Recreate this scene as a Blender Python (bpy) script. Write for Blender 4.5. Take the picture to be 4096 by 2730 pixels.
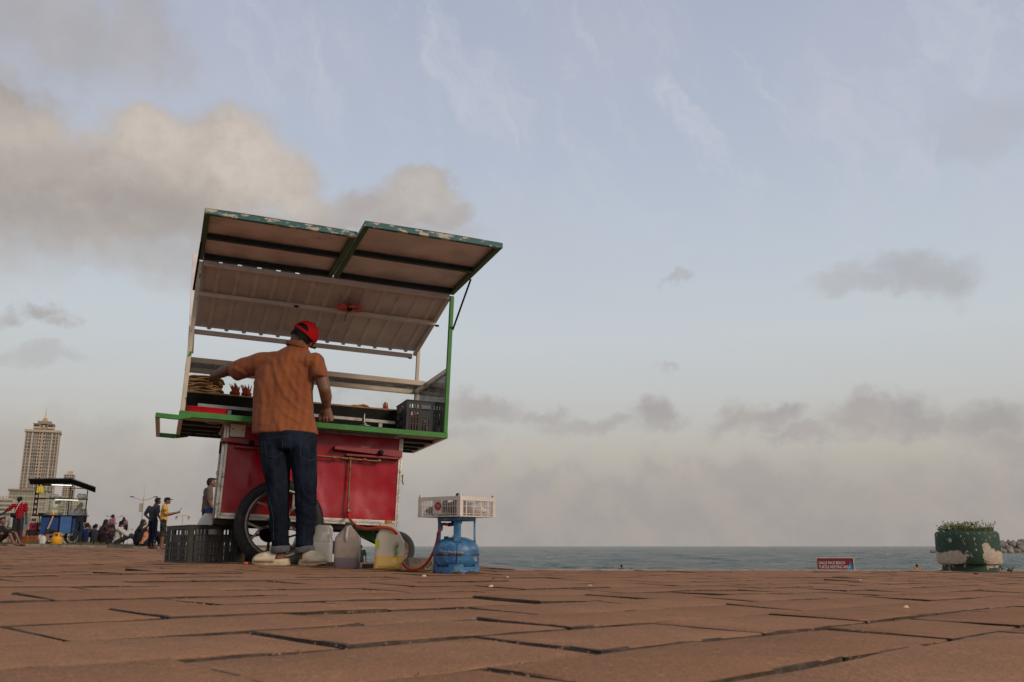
import bpy, bmesh, math, random
from math import sin, cos, tan, atan, atan2, radians as rad, pi, sqrt, exp, asin, degrees
from mathutils import Vector, Matrix, noise, Euler

SC = bpy.context.scene
COL = SC.collection
for o in list(bpy.data.objects):
    bpy.data.objects.remove(o)
random.seed(7)

# ------------------------------------------------------------------ camera
F, W, H, HOR, CH = 900.0, 1024, 682, 546.0, 0.17
TILT = atan((HOR - H / 2) / F)
cd = bpy.data.cameras.new('camera')
cam = bpy.data.objects.new('camera', cd)
COL.objects.link(cam)
cam.location = (0, 0, CH)
cam.rotation_euler = (pi / 2 + TILT, 0, 0)
cd.sensor_width = 36
cd.lens = F / W * 36
cd.clip_start = 0.05
cd.clip_end = 20000
cd.dof.use_dof = True
cd.dof.focus_distance = 6.3
cd.dof.aperture_fstop = 10
SC.camera = cam
SC.render.resolution_x, SC.render.resolution_y = W, H

SC.view_settings.view_transform = 'Standard'
SC.view_settings.look = 'None'
SC.view_settings.gamma = 1
SC.view_settings.use_curve_mapping = False
SC.view_settings.exposure = 0.07


def ray(px, py):
    x = (px - W / 2) / F
    y = -(py - H / 2) / F
    return Vector((x, cos(TILT) - y * sin(TILT), sin(TILT) + y * cos(TILT)))


def at(px, py, Y):
    d = ray(px, py)
    return Vector((0, 0, CH)) + d * (Y / d.y)


def to_px(p):
    q = Vector(p) - Vector((0, 0, CH))
    zc = q.y * cos(TILT) + q.z * sin(TILT)
    yc = -q.y * sin(TILT) + q.z * cos(TILT)
    if zc < 0.02:
        return None
    return (W / 2 + F * q.x / zc, H / 2 - F * yc / zc)


def lin(c):
    def f(v):
        v /= 255.0
        return v / 12.92 if v <= .04045 else ((v + .055) / 1.055) ** 2.4
    return (f(c[0]), f(c[1]), f(c[2]), 1)


# ------------------------------------------------------------------ sun and sky
SUN = Vector((0.70, -0.50, 0.42)).normalized()
sl = bpy.data.lights.new('sun', 'SUN')
so = bpy.data.objects.new('sun', sl)
COL.objects.link(so)
sl.energy = 1.9
sl.angle = rad(18)
sl.color = (1.0, 0.86, 0.70)
so.rotation_euler = SUN.to_track_quat('Z', 'Y').to_euler()

world = bpy.data.worlds.new('World')
SC.world = world
world.use_nodes = True
WN = world.node_tree
WN.nodes.clear()


class NT:
    """tiny helper for wiring nodes"""
    def __init__(s, t):
        s.t = t

    def n(s, typ, **kw):
        nd = s.t.nodes.new(typ)
        for k, v in kw.items():
            if k.startswith('i_'):
                key = k[2:]
                key = int(key) if key.isdigit() else key.replace('_', ' ')
                s.put(nd.inputs[key], v)
            else:
                setattr(nd, k, v)
        return nd

    def put(s, sock, v):
        if isinstance(v, bpy.types.NodeSocket):
            s.t.links.new(v, sock)
        elif isinstance(v, bpy.types.Node):
            s.t.links.new(v.outputs[0], sock)
        else:
            sock.default_value = v

    def math(s, op, a, b=0.0, c=None, clamp=False):
        nd = s.t.nodes.new('ShaderNodeMath')
        nd.operation = op
        nd.use_clamp = clamp
        s.put(nd.inputs[0], a)
        s.put(nd.inputs[1], b)
        if c is not None:
            s.put(nd.inputs[2], c)
        return nd.outputs[0]

    def vmath(s, op, a, b=(0, 0, 0)):
        nd = s.t.nodes.new('ShaderNodeVectorMath')
        nd.operation = op
        s.put(nd.inputs[0], a)
        s.put(nd.inputs[1], b)
        return nd.outputs['Value'] if op in ('LENGTH', 'DOT_PRODUCT') else nd.outputs[0]

    def mix(s, f, a, b, mode='MIX'):
        nd = s.t.nodes.new('ShaderNodeMix')
        nd.data_type = 'RGBA'
        nd.blend_type = mode
        s.put(nd.inputs[0], f)
        s.put(nd.inputs[6], a)
        s.put(nd.inputs[7], b)
        return nd.outputs[2]

    def smooth(s, v, a, b, lo=0.0, hi=1.0):
        nd = s.t.nodes.new('ShaderNodeMapRange')
        nd.interpolation_type = 'SMOOTHSTEP'
        s.put(nd.inputs[0], v)
        nd.inputs[1].default_value = a
        nd.inputs[2].default_value = b
        nd.inputs[3].default_value = lo
        nd.inputs[4].default_value = hi
        return nd.outputs[0]

    def noise(s, vec, scale, detail=4, rough=.55, dist=0.0):
        nd = s.t.nodes.new('ShaderNodeTexNoise')
        s.put(nd.inputs['Vector'], vec)
        nd.inputs['Scale'].default_value = scale
        nd.inputs['Detail'].default_value = detail
        nd.inputs['Roughness'].default_value = rough
        nd.inputs['Distortion'].default_value = dist
        return nd

    def ramp(s, v, stops, interp='LINEAR'):
        nd = s.t.nodes.new('ShaderNodeValToRGB')
        cr = nd.color_ramp
        cr.interpolation = interp
        while len(cr.elements) < len(stops):
            cr.elements.new(0.5)
        for e, (p, c) in zip(cr.elements, stops):
            e.position = p
            e.color = c
        s.put(nd.inputs[0], v)
        return nd.outputs[0]


def pxdir(x, y):
    """direction of a point of the sky, degrees of azimuth and height"""
    d = ray(x / 2.2979, y / 2.2979).normalized()
    return degrees(atan2(d.x, d.y)), degrees(asin(d.z))


N = NT(WN)
tc = N.n('ShaderNodeTexCoord')
sep = N.n('ShaderNodeSeparateXYZ', i_0=tc.outputs['Generated'])
az = N.math('MULTIPLY', N.math('ARCTAN2', sep.outputs[0], sep.outputs[1]), 180 / pi)
el = N.math('MULTIPLY', N.math('ARCSINE', sep.outputs[2]), 180 / pi)
P = N.n('ShaderNodeCombineXYZ', i_0=az, i_1=el).outputs[0]
base = N.ramp(N.math('DIVIDE', el, 60.0, clamp=True), [
    (0.0, lin((158, 153, 147))), (2.5 / 60, lin((162, 157, 151))), (5.5 / 60, lin((182, 176, 167))), (9 / 60, lin((190, 191, 189))),
    (13 / 60, lin((193, 199, 203))), (18 / 60, lin((186, 195, 205))), (24 / 60, lin((177, 186, 202))), (33 / 60, lin((168, 176, 195))), (1.0, lin((156, 166, 190)))])
# coarse and fine noise, in directions of the sky
n1 = N.noise(P, .16, 6, .58)
n2 = N.noise(N.vmath('ADD', P, (31.7, 11.3, 4.0)), .42, 5, .6)
warp = N.vmath('ADD', N.vmath('MULTIPLY', N.vmath('SUBTRACT', n1.outputs['Color'], (.5, .5, .5)), (9, 6, 0)),
               N.vmath('MULTIPLY', N.vmath('SUBTRACT', n2.outputs['Color'], (.5, .5, .5)), (3.6, 2.6, 0)))
PW = N.vmath('ADD', P, warp)


def blobs(lst, lo=1.25, hi=.35, src=None):
    m = None
    for (x, y, rx, ry, k) in lst:
        a, e = pxdir(x, y)
        v = N.vmath('MULTIPLY', N.vmath('SUBTRACT', src or PW, (a, e, 0)), (1 / (rx * .0272), 1 / (ry * .0272), 0))
        d = N.smooth(N.vmath('LENGTH', v), lo, hi, 0, k)
        m = d if m is None else N.math('MAXIMUM', m, d)
    return m


# streaky high veil
cirV = N.vmath('MULTIPLY', N.vmath('ADD', P, N.n('ShaderNodeCombineXYZ', i_0=N.math('MULTIPLY', el, .35)).outputs[0]), (.085, .042, 1))
cir = N.smooth(N.noise(N.vmath('ADD', cirV, N.vmath('MULTIPLY', warp, (.06, .05, 0))), 2.6, 8, .66, 1.1), .45, .76, 0, .72)
cirm = N.math('MULTIPLY', cir, blobs([(1120, 160, 560, 320, 1), (1560, 260, 420, 300, 1), (2100, 250, 420, 420, .8), (640, 80, 300, 200, .8), (1300, 420, 400, 150, .6)], 1.3, .2))
veil = N.smooth(N.noise(N.vmath('MULTIPLY', P, (.05, .09, 1)), 1.0, 4, .5), .40, .75, 0, .4)
c0 = N.mix(N.math('MULTIPLY', veil, N.smooth(el, 8, 20)), base, lin((186, 186, 196)))
c0 = N.mix(cirm, c0, lin((197, 198, 209)))
# warm cumulus on the left
n3 = N.noise(N.vmath('ADD', P, (7.7, 3.1, 9.0)), .20, 9, .60)
n4 = N.noise(P, .75, 6, .62)
PC = N.vmath('ADD', P, N.vmath('ADD', N.vmath('MULTIPLY', N.vmath('SUBTRACT', n3.outputs['Color'], (.5, .5, .5)), (5.5, 4.5, 0)),
                               N.vmath('MULTIPLY', N.vmath('SUBTRACT', n4.outputs['Color'], (.5, .5, .5)), (1.6, 1.3, 0))))
# crisp billows along the upper edge, soft spreading underside
bill = blobs([(345, 330, 120, 85, 1), (290, 370, 120, 80, 1), (470, 345, 95, 75, 1), (560, 370, 150, 110, 1), (640, 430, 110, 80, 1), (690, 490, 90, 60, .9), (40, 330, 150, 120, 1), (-60, 260, 150, 110, 1), (150, 400, 140, 90, 1), (430, 430, 240, 90, 1),
              (960, 440, 95, 60, .85), (900, 490, 150, 55, .85), (1010, 490, 90, 55, .75), (760, 510, 140, 45, .8)], 1.22, .62, PC)
soft = blobs([(300, 480, 420, 120, .95), (60, 430, 300, 150, .95), (620, 520, 300, 70, .85), (930, 520, 170, 50, .7), (330, 570, 260, 70, .6), (120, 60, 260, 110, .55), (330, 90, 100, 90, .5), (-150, 330, 220, 230, .9)], 1.45, .2)
cum = N.math('MAXIMUM', bill, soft)
lit = blobs([(360, 320, 170, 90, .9), (580, 370, 190, 130, 1), (660, 460, 120, 90, .8), (970, 440, 130, 60, .6), (60, 300, 170, 60, .5)], 1.5, .1, PC)
lit = N.math('MULTIPLY', lit, N.smooth(n4.outputs[0], .25, .62, .62, 1))
cumc = N.mix(lit, N.mix(N.smooth(n3.outputs[0], .35, .65), lin((163, 154, 147)), lin((176, 167, 160))), lin((203, 192, 182)))
c1 = N.mix(cum, c0, cumc)
# grey mauve clouds low over the sea and behind the tower
low = blobs([(1110, 940, 130, 45, .75), (1000, 1010, 120, 40, .6), (1330, 985, 120, 25, .55), (1495, 955, 75, 48, .85), (1250, 960, 60, 22, .6), (1745, 970, 105, 34, .8), (1850, 1010, 80, 26, .7),
             (2010, 970, 115, 46, .85), (2110, 990, 90, 40, .8), (2250, 985, 120, 52, .8), (2360, 1040, 120, 40, .8), (2080, 622, 150, 48, .5), (1960, 665, 110, 30, .4), (1560, 625, 60, 14, .4),
             (100, 700, 80, 22, .75), (150, 735, 45, 20, .6), (60, 820, 90, 22, .35), (270, 1010, 150, 60, .5), (420, 1040, 130, 60, .45), (50, 1020, 120, 70, .45), (1540, 828, 40, 12, .35), (2300, 300, 200, 60, .2)], 1.35, .25)
c2 = N.mix(low, c1, N.mix(N.smooth(n1.outputs[0], .3, .7), lin((156, 151, 152)), lin((172, 164, 159))))
bank = N.smooth(N.math('ADD', el, N.math('ADD', N.math('MULTIPLY', N.math('SUBTRACT', n1.outputs[0], .5), 13.0), N.math('MULTIPLY', N.math('SUBTRACT', n2.outputs[0], .5), 5.0))), 6.4, 3.0, 0, .60)
c3 = N.mix(bank, c2, N.mix(N.smooth(n2.outputs[0], .35, .7), lin((160, 153, 153)), lin((172, 163, 156))))
sky = N.n('ShaderNodeTexSky')
sky.sky_type = 'NISHITA'
sky.sun_disc = False
sky.sun_elevation = asin(SUN.z)
sky.sun_rotation = atan2(SUN.x, SUN.y)
sky.air_density = 1.2
sky.dust_density = 2.5
SKY_K = .1
scaled = N.vmath('MULTIPLY', c3, (1 / SKY_K,) * 3)
mixed = N.mix(.04, scaled, sky.outputs[0])
bg = N.n('ShaderNodeBackground', i_0=mixed, i_1=SKY_K)
wo = N.n('ShaderNodeOutputWorld', i_0=bg)
world.cycles.sampling_method = 'MANUAL'
world.cycles.sample_map_resolution = 512

# ------------------------------------------------------------------ materials
MATS = {}


def mat(name, col, rough=.6, metal=0.0, var=.18, scale=9.0, bump=0.0, bscale=60.0, spec=.32, col2=None, thr=None, sc2=8.0, soft=.04, det=5, space='Object', coat=0, stretch=None):
    """procedural material: base colour with slow mottling, optional second colour in patches, optional fine relief"""
    if name in MATS:
        return MATS[name]
    m = bpy.data.materials.new(name)
    m.use_nodes = True
    t = NT(m.node_tree)
    b = m.node_tree.nodes['Principled BSDF']
    c = t.n('ShaderNodeTexCoord')
    if space == 'World':
        vec = t.n('ShaderNodeNewGeometry').outputs['Position']
    else:
        vec = c.outputs['Object']
    if stretch:
        vec = t.vmath('MULTIPLY', vec, stretch)
    col = tuple(col) + (1,) if len(col) == 3 else col
    nz = t.noise(vec, scale, det)
    f = t.smooth(nz.outputs[0], .25, .75, 1 - var, 1 + var)
    cc = t.vmath('MULTIPLY', col[:3], (1, 1, 1))
    sc = t.n('ShaderNodeVectorMath')
    sc.operation = 'SCALE'
    sc.inputs[0].default_value = col[:3]
    t.put(sc.inputs['Scale'], f)
    out = sc.outputs[0]
    if col2 is not None:
        nb = t.noise(vec, sc2, 6, .6)
        mk = t.smooth(nb.outputs[0], thr - soft, thr + soft)
        out = t.mix(mk, out, tuple(col2) + (1,) if len(col2) == 3 else col2)
    t.put(b.inputs['Base Color'], out)
    b.inputs['Roughness'].default_value = rough
    t.put(b.inputs['Roughness'], t.smooth(nz.outputs[0], .2, .8, max(rough - .08, 0.02), min(rough + .1, 1)))
    b.inputs['Metallic'].default_value = metal
    b.inputs['Specular IOR Level'].default_value = spec
    if coat:
        b.inputs['Coat Weight'].default_value = coat
        b.inputs['Coat Roughness'].default_value = .12
    if bump:
        nb2 = t.noise(vec, bscale, 4)
        bp = t.n('ShaderNodeBump', i_Strength=1.0, i_Distance=bump, i_Height=nb2.outputs[0])
        t.put(b.inputs['Normal'], bp.outputs[0])
    m['nt'] = 1
    MATS[name] = m
    return m


def glass(name, tint=(.9, .95, .95), dirt=.10, rough=.03, ior=1.45):
    m = bpy.data.materials.new(name)
    m.use_nodes = True
    t = NT(m.node_tree)
    m.node_tree.nodes.clear()
    tr = t.n('ShaderNodeBsdfTransparent', i_0=tuple(tint) + (1,))
    gl = t.n('ShaderNodeBsdfGlossy', i_0=(1, 1, 1, 1), i_1=rough)
    fr = t.n('ShaderNodeFresnel', i_0=ior)
    a = t.n('ShaderNodeMixShader', i_0=fr.outputs[0], i_1=tr.outputs[0], i_2=gl.outputs[0])
    df = t.n('ShaderNodeBsdfDiffuse', i_0=(.6, .58, .53, 1))
    c = t.n('ShaderNodeTexCoord')
    nz = t.noise(c.outputs['Object'], 6, 5, .65)
    mk = t.smooth(nz.outputs[0], .42, .8, dirt * .4, dirt * 2.2)
    b = t.n('ShaderNodeMixShader', i_0=mk, i_1=a.outputs[0], i_2=df.outputs[0])
    t.n('ShaderNodeOutputMaterial', i_0=b.outputs[0])
    return m


# ------------------------------------------------------------------ mesh helpers
class MB:
    def __init__(s):
        s.v, s.f, s.mi, s.cur = [], [], [], 0

    def add(s, vs, fs):
        o = len(s.v)
        s.v += [tuple(v) for v in vs]
        for f in fs:
            s.f.append(tuple(i + o for i in f))
            s.mi.append(s.cur)
        return s

    def box(s, c, d, R=None):
        x, y, z = d[0] / 2, d[1] / 2, d[2] / 2
        vs = [Vector((a * x, b * y, e * z)) for a in (-1, 1) for b in (-1, 1) for e in (-1, 1)]
        if R is not None:
            vs = [R @ v for v in vs]
        c = Vector(c)
        return s.add([v + c for v in vs], [(0, 1, 3, 2), (4, 6, 7, 5), (0, 4, 5, 1), (2, 3, 7, 6), (0, 2, 6, 4), (1, 5, 7, 3)])

    def span(s, a, b):
        return s.box([(p + q) / 2 for p, q in zip(a, b)], [abs(q - p) for p, q in zip(a, b)])

    def bar(s, p, q, w, h, up=(0, 0, 1)):
        p, q = Vector(p), Vector(q)
        d = (q - p)
        L = d.length
        d.normalize()
        up = Vector(up)
        if abs(d.dot(up)) > .99:
            up = Vector((0, 1, 0))
        sx = d.cross(up).normalized()
        sz = sx.cross(d)
        R = Matrix((sx, d, sz)).transposed()
        return s.box((p + q) / 2, (w, L, h), R)

    def tube(s, pts, r, n=10, cap=True, closed=False):
        pts = [Vector(p) for p in pts]
        rs = r if isinstance(r, (list, tuple)) else [r] * len(pts)
        m = len(pts)
        rings = []
        prev = None
        for i, p in enumerate(pts):
            if closed:
                d = pts[(i + 1) % m] - pts[i - 1]
            else:
                d = pts[min(i + 1, m - 1)] - pts[max(i - 1, 0)]
            d.normalize()
            if prev is None:
                a = Vector((0, 0, 1)) if abs(d.z) < .9 else Vector((1, 0, 0))
                u = d.cross(a).normalized()
            else:
                u = (prev - d * prev.dot(d)).normalized()
            prev = u
            w = d.cross(u)
            rings.append([p + (u * cos(2 * pi * k / n) + w * sin(2 * pi * k / n)) * rs[i] for k in range(n)])
        vs = [v for rg in rings for v in rg]
        fs = []
        for i in range(m if closed else m - 1):
            a, b = i * n, ((i + 1) % m) * n
            for k in range(n):
                fs.append((a + k, a + (k + 1) % n, b + (k + 1) % n, b + k))
        if cap and not closed:
            fs.append(tuple(range(n - 1, -1, -1)))
            fs.append(tuple((m - 1) * n + k for k in range(n)))
        return s.add(vs, fs)

    def lathe(s, prof, n=32, c=(0, 0, 0), axis='z', cap=True, sq=None):
        """prof: list of (r, h). sq: superellipse exponent and y scale"""
        vs, fs = [], []
        c = Vector(c)
        for (r, h) in prof:
            for k in range(n):
                a = 2 * pi * k / n
                x, y = cos(a), sin(a)
                if sq:
                    e = 2 / sq[0]
                    x = math.copysign(abs(x) ** e, x)
                    y = math.copysign(abs(y) ** e, y) * sq[1]
                if axis == 'z':
                    v = Vector((r * x, r * y, h))
                elif axis == 'y':
                    v = Vector((r * x, h, r * y))
                else:
                    v = Vector((h, r * x, r * y))
                vs.append(v + c)
        m = len(prof)
        for i in range(m - 1):
            for k in range(n):
                a, b = i * n + k, i * n + (k + 1) % n
                fs.append((a, b, b + n, a + n))
        if cap:
            fs.append(tuple(range(n - 1, -1, -1)))
            fs.append(tuple((m - 1) * n + k for k in range(n)))
        return s.add(vs, fs)

    def ell(s, c, r, n=12, m=8, R=None):
        vs, fs = [], []
        c = Vector(c)
        for i in range(m + 1):
            t = pi * i / m
            for k in range(n):
                a = 2 * pi * k / n
                v = Vector((r[0] * sin(t) * cos(a), r[1] * sin(t) * sin(a), r[2] * cos(t)))
                if R is not None:
                    v = R @ v
                vs.append(c + v)
        for i in range(m):
            for k in range(n):
                fs.append((i * n + k, (i + 1) * n + k, (i + 1) * n + (k + 1) % n, i * n + (k + 1) % n))
        return s.add(vs, fs)

    def loft(s, secs, n=24, cap=True):
        """secs: list of (center, rx, ry, exponent) in xy planes, or lists of points"""
        vs, fs = [], []
        for c, rx, ry, e in secs:
            for k in range(n):
                a = 2 * pi * k / n
                x, y = cos(a), sin(a)
                x = math.copysign(abs(x) ** (2 / e), x)
                y = math.copysign(abs(y) ** (2 / e), y)
                vs.append((c[0] + rx * x, c[1] + ry * y, c[2]))
        m = len(secs)
        for i in range(m - 1):
            for k in range(n):
                fs.append((i * n + k, i * n + (k + 1) % n, (i + 1) * n + (k + 1) % n, (i + 1) * n + k))
        if cap:
            fs.append(tuple(range(n - 1, -1, -1)))
            fs.append(tuple((m - 1) * n + k for k in range(n)))
        return s.add(vs, fs)

    def prism(s, outline, p, ux, uy, depth):
        """outline 2d points extruded by vector depth"""
        p, ux, uy, dp = Vector(p), Vector(ux), Vector(uy), Vector(depth)
        n = len(outline)
        a = [p + ux * x + uy * y for x, y in outline]
        return s.add(a + [q + dp for q in a], [tuple(range(n - 1, -1, -1)), tuple(range(n, 2 * n))] + [(i, (i + 1) % n, n + (i + 1) % n, n + i) for i in range(n)])

    def mesh(s, name, smooth=35):
        me = bpy.data.meshes.new(name)
        me.from_pydata(s.v, [], s.f)
        me.polygons.foreach_set('material_index', s.mi)
        bm = bmesh.new()
        bm.from_mesh(me)
        bmesh.ops.recalc_face_normals(bm, faces=bm.faces)
        bm.to_mesh(me)
        bm.free()
        if smooth:
            me.polygons.foreach_set('use_smooth', [True] * len(me.polygons))
            me.set_sharp_from_angle(angle=rad(smooth))
        me.update()
        return me

    def build(s, name, m, parent=None, smooth=35, bev=0.0, seg=2):
        return link(name, s.mesh(name, smooth), m, parent, bev, seg)


def link(name, me, m, parent=None, bev=0.0, seg=2):
    o = bpy.data.objects.new(name, me)
    for q in (m if isinstance(m, (list, tuple)) else [m]):
        me.materials.append(q)
    COL.objects.link(o)
    if parent:
        o.parent = parent
    if bev:
        b = o.modifiers.new('bevel', 'BEVEL')
        b.width = bev
        b.segments = seg
        b.limit_method = 'ANGLE'
        b.angle_limit = rad(40)
    return o


def thing(name, label, cat, loc=(0, 0, 0), rz=0.0, group=None, M=None):
    o = bpy.data.objects.new(name, None)
    o.empty_display_size = .1
    COL.objects.link(o)
    if M is not None:
        o.matrix_world = M
    else:
        o.location = loc
        o.rotation_euler = (0, 0, rz)
    o['label'] = label
    o['category'] = cat
    if group:
        o['group'] = group
    return o


def tag(o, label=None, cat=None, group=None, kind=None):
    if label:
        o['label'] = label
    if cat:
        o['category'] = cat
    if group:
        o['group'] = group
    if kind:
        o['kind'] = kind
    return o


def copy_tree(o, parent=None):
    c = o.copy()
    COL.objects.link(c)
    if parent:
        c.parent = parent
    for ch in list(o.children):
        copy_tree(ch, c)
    return c


def spline(pts, k=8):
    pts = [Vector(p) for p in pts]
    q = [pts[0] * 2 - pts[1]] + pts + [pts[-1] * 2 - pts[-2]]
    out = []
    for i in range(1, len(q) - 2):
        a, b, c, d = q[i - 1:i + 3]
        for j in range(k):
            t = j / k
            out.append(.5 * ((2 * b) + (c - a) * t + (2 * a - 5 * b + 4 * c - d) * t * t + (3 * b - a - 3 * c + d) * t ** 3))
    out.append(pts[-1])
    return out


def text_mesh(body, size, depth=.001, align='LEFT', sx=1.0):
    cu = bpy.data.curves.new('text', 'FONT')
    cu.body = body
    cu.size = size
    cu.extrude = depth
    cu.align_x = align
    cu.resolution_u = 2
    o = bpy.data.objects.new('text', cu)
    COL.objects.link(o)
    dg = bpy.context.evaluated_depsgraph_get()
    me = bpy.data.meshes.new_from_object(o.evaluated_get(dg))
    bpy.data.objects.remove(o)
    if sx != 1:
        for v in me.vertices:
            v.co.x *= sx
    me.materials.clear()
    return me


def fused(chains, voxel, smooth=6, fac=.5, name='body'):
    """one continuous skin over chains of ellipsoids: neighbours in a chain are joined by their hull, then all is remeshed as one"""
    me = bpy.data.meshes.new(name)
    vs, fs = [], []
    ico = [(a, b, c) for a, b, c in SPH]
    for ch in chains:
        for i in range(max(len(ch) - 1, 1)):
            bm = bmesh.new()
            for (p, r) in (ch[i:i + 2] if len(ch) > 1 else ch):
                p = Vector(p)
                R = None
                if isinstance(r, (int, float)):
                    r = (r, r, r)
                elif len(r) == 4:
                    R = r[3]
                for q in ico:
                    v = Vector((q[0] * r[0], q[1] * r[1], q[2] * r[2]))
                    if R is not None:
                        v = R @ v
                    bm.verts.new(p + v)
            res = bmesh.ops.convex_hull(bm, input=bm.verts)
            dead = [g for g in res['geom_interior'] if isinstance(g, bmesh.types.BMVert)]
            bmesh.ops.delete(bm, geom=dead, context='VERTS')
            bm.verts.index_update()
            o = len(vs)
            vs += [v.co[:] for v in bm.verts]
            fs += [tuple(v.index + o for v in f.verts) for f in bm.faces]
            bm.free()
    me.from_pydata(vs, [], fs)
    o = bpy.data.objects.new(name, me)
    COL.objects.link(o)
    r = o.modifiers.new('r', 'REMESH')
    r.mode = 'VOXEL'
    r.voxel_size = voxel
    if smooth:
        sm = o.modifiers.new('s', 'SMOOTH')
        sm.factor = fac
        sm.iterations = smooth
    dg = bpy.context.evaluated_depsgraph_get()
    out = bpy.data.meshes.new_from_object(o.evaluated_get(dg))
    out.name = name
    bpy.data.objects.remove(o)
    bpy.data.meshes.remove(me)
    out.polygons.foreach_set('use_smooth', [True] * len(out.polygons))
    out.materials.clear()
    return out


_b = bmesh.new()
bmesh.ops.create_icosphere(_b, subdivisions=2, radius=1)
SPH = [v.co[:] for v in _b.verts]
_b.free()
# ------------------------------------------------------------------ ground
A49 = rad(49)
CA, SA = cos(A49), sin(A49)


def to_uv(x, y):
    return x * CA + y * SA, x * SA - y * CA


def to_xy(u, v):
    return u * CA + v * SA, u * SA - v * CA


def gz(x, y):
    if x > 14:
        z = -.42
    elif x > -1.7:
        z = -.03 * x
    elif x > -10:
        z = .051
    else:
        z = min(.051 + .018 * (-10 - x), .19)
    v = to_uv(x, y)[1]
    if v < -6.05 and y < 20:
        z -= .15 * min(-6.05 - v, .6) * min(max((20 - y) / 8, 0), 1)
    return z


def on_land(x, y):
    u, v = to_uv(x, y)
    return v > -4.5 or (v > -6.5 and u < 5.3 + .55 * (-4.5 - v)) or x + .24 * y < .32


def gp(px, py, Y):
    p = at(px, py, Y)
    return Vector((p.x, Y, gz(p.x, Y)))


# paving stone, joint sand
def paver_material(name, far=False):
    m = bpy.data.materials.new(name)
    m.use_nodes = True
    t = NT(m.node_tree)
    b = m.node_tree.nodes['Principled BSDF']
    pos = t.n('ShaderNodeNewGeometry').outputs['Position']
    oi = t.n('ShaderNodeObjectInfo')
    big = t.noise(pos, 2.2, 5, .6)
    mid = t.noise(pos, 14, 6, .65)
    fine = t.noise(pos, 190, 3, .6)
    c = t.mix(t.smooth(big.outputs[0], .3, .7), (.315, .155, .083, 1), (.395, .203, .112, 1))
    c = t.mix(t.smooth(mid.outputs[0], .40, .72, 0, .55), c, (.265, .150, .080, 1))
    c = t.mix(t.smooth(oi.outputs['Random'], 0, 1, 0, .50), c, (.27, .128, .064, 1))
    c = t.mix(t.smooth(t.noise(pos, 46, 4, .7).outputs[0], .60, .70, 0, .6), c, (.55, .33, .19, 1))
    c = t.mix(t.smooth(t.noise(pos, 70, 3, .6).outputs[0], .66, .74, 0, .6), c, (.10, .065, .05, 1))
    c = t.mix(t.smooth(fine.outputs[0], .35, .70, 0, .55), c, (.16, .09, .055, 1))
    c = t.mix(t.smooth(t.noise(pos, .9, 4, .6).outputs[0], .58, .72, 0, .35), c, (.19, .115, .075, 1))
    t.put(b.inputs['Base Color'], c)
    b.inputs['Roughness'].default_value = .95
    b.inputs['Specular IOR Level'].default_value = .04
    h = t.math('ADD', t.math('MULTIPLY', fine.outputs[0], .35), t.math('MULTIPLY', t.noise(pos, 60, 4, .6).outputs[0], .8))
    bp = t.n('ShaderNodeBump', i_Strength=1.0, i_Distance=.007, i_Height=h)
    t.put(b.inputs['Normal'], bp.outputs[0])
    return m


M_PAVE = paver_material('paver clay')
M_SAND = mat('joint dirt', (.068, .044, .030), .95, var=.5, scale=25, bump=.004, bscale=120, space='World', col2=(.10, .07, .048), thr=.66, sc2=40)
M_CONC = mat('kerb concrete', (.26, .22, .18), .9, var=.3, scale=7, bump=.004, bscale=40, space='World', col2=(.12, .11, .08), thr=.6, sc2=5, soft=.15)

LP, WP, GAP = .616, .30, .015
EDGE = [to_xy(70, -4.5), to_xy(5.3, -4.5), to_xy(6.4, -6.5), (-1.61, 8.05), (.32 - .24 * 60, 60), (.32 - .24 * 420, 420)]

# the bed under the stones, and the plain paving far off
bed = MB()
ys = [-3 + .5 * i for i in range(64)] + [30 + 2 * i for i in range(1, 20)] + [75, 90, 120, 160, 220, 300, 420]
xs = [-160, -120, -90, -70, -55, -45, -36, -30, -26, -22, -19, -16, -14, -12, -10] + [-9.5 + .5 * i for i in range(60)] + [21, 23, 26, 30, 36, 44]
idx = {}


def bv(i, j, drop):
    k = (i, j, drop)
    if k not in idx:
        idx[k] = len(bed.v)
        bed.v.append((xs[i], ys[j], gz(xs[i], ys[j]) - drop))
    return idx[k]


for j in range(len(ys) - 1):
    for i in range(len(xs) - 1):
        cx, cy = (xs[i] + xs[i + 1]) / 2, (ys[j] + ys[j + 1]) / 2
        if all(on_land(a, b) for a in (xs[i], xs[i + 1]) for b in (ys[j], ys[j + 1])) or (on_land(cx, cy) and xs[i + 1] - xs[i] < .6 and ys[j + 1] - ys[j] < .6 and False):
            far = cy > 29 or cx < -20 or cx > 21
            bed.f.append((bv(i, j, .004 if far else .015), bv(i + 1, j, .004 if far else .015), bv(i + 1, j + 1, .004 if far else .015), bv(i, j + 1, .004 if far else .015)))
            bed.mi.append(1 if far else 0)
promenade = bed.build('promenade', [M_SAND, M_PAVE], smooth=0)
tag(promenade, 'brown paved seaside promenade of large oblong paving stones', kind='structure')


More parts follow.
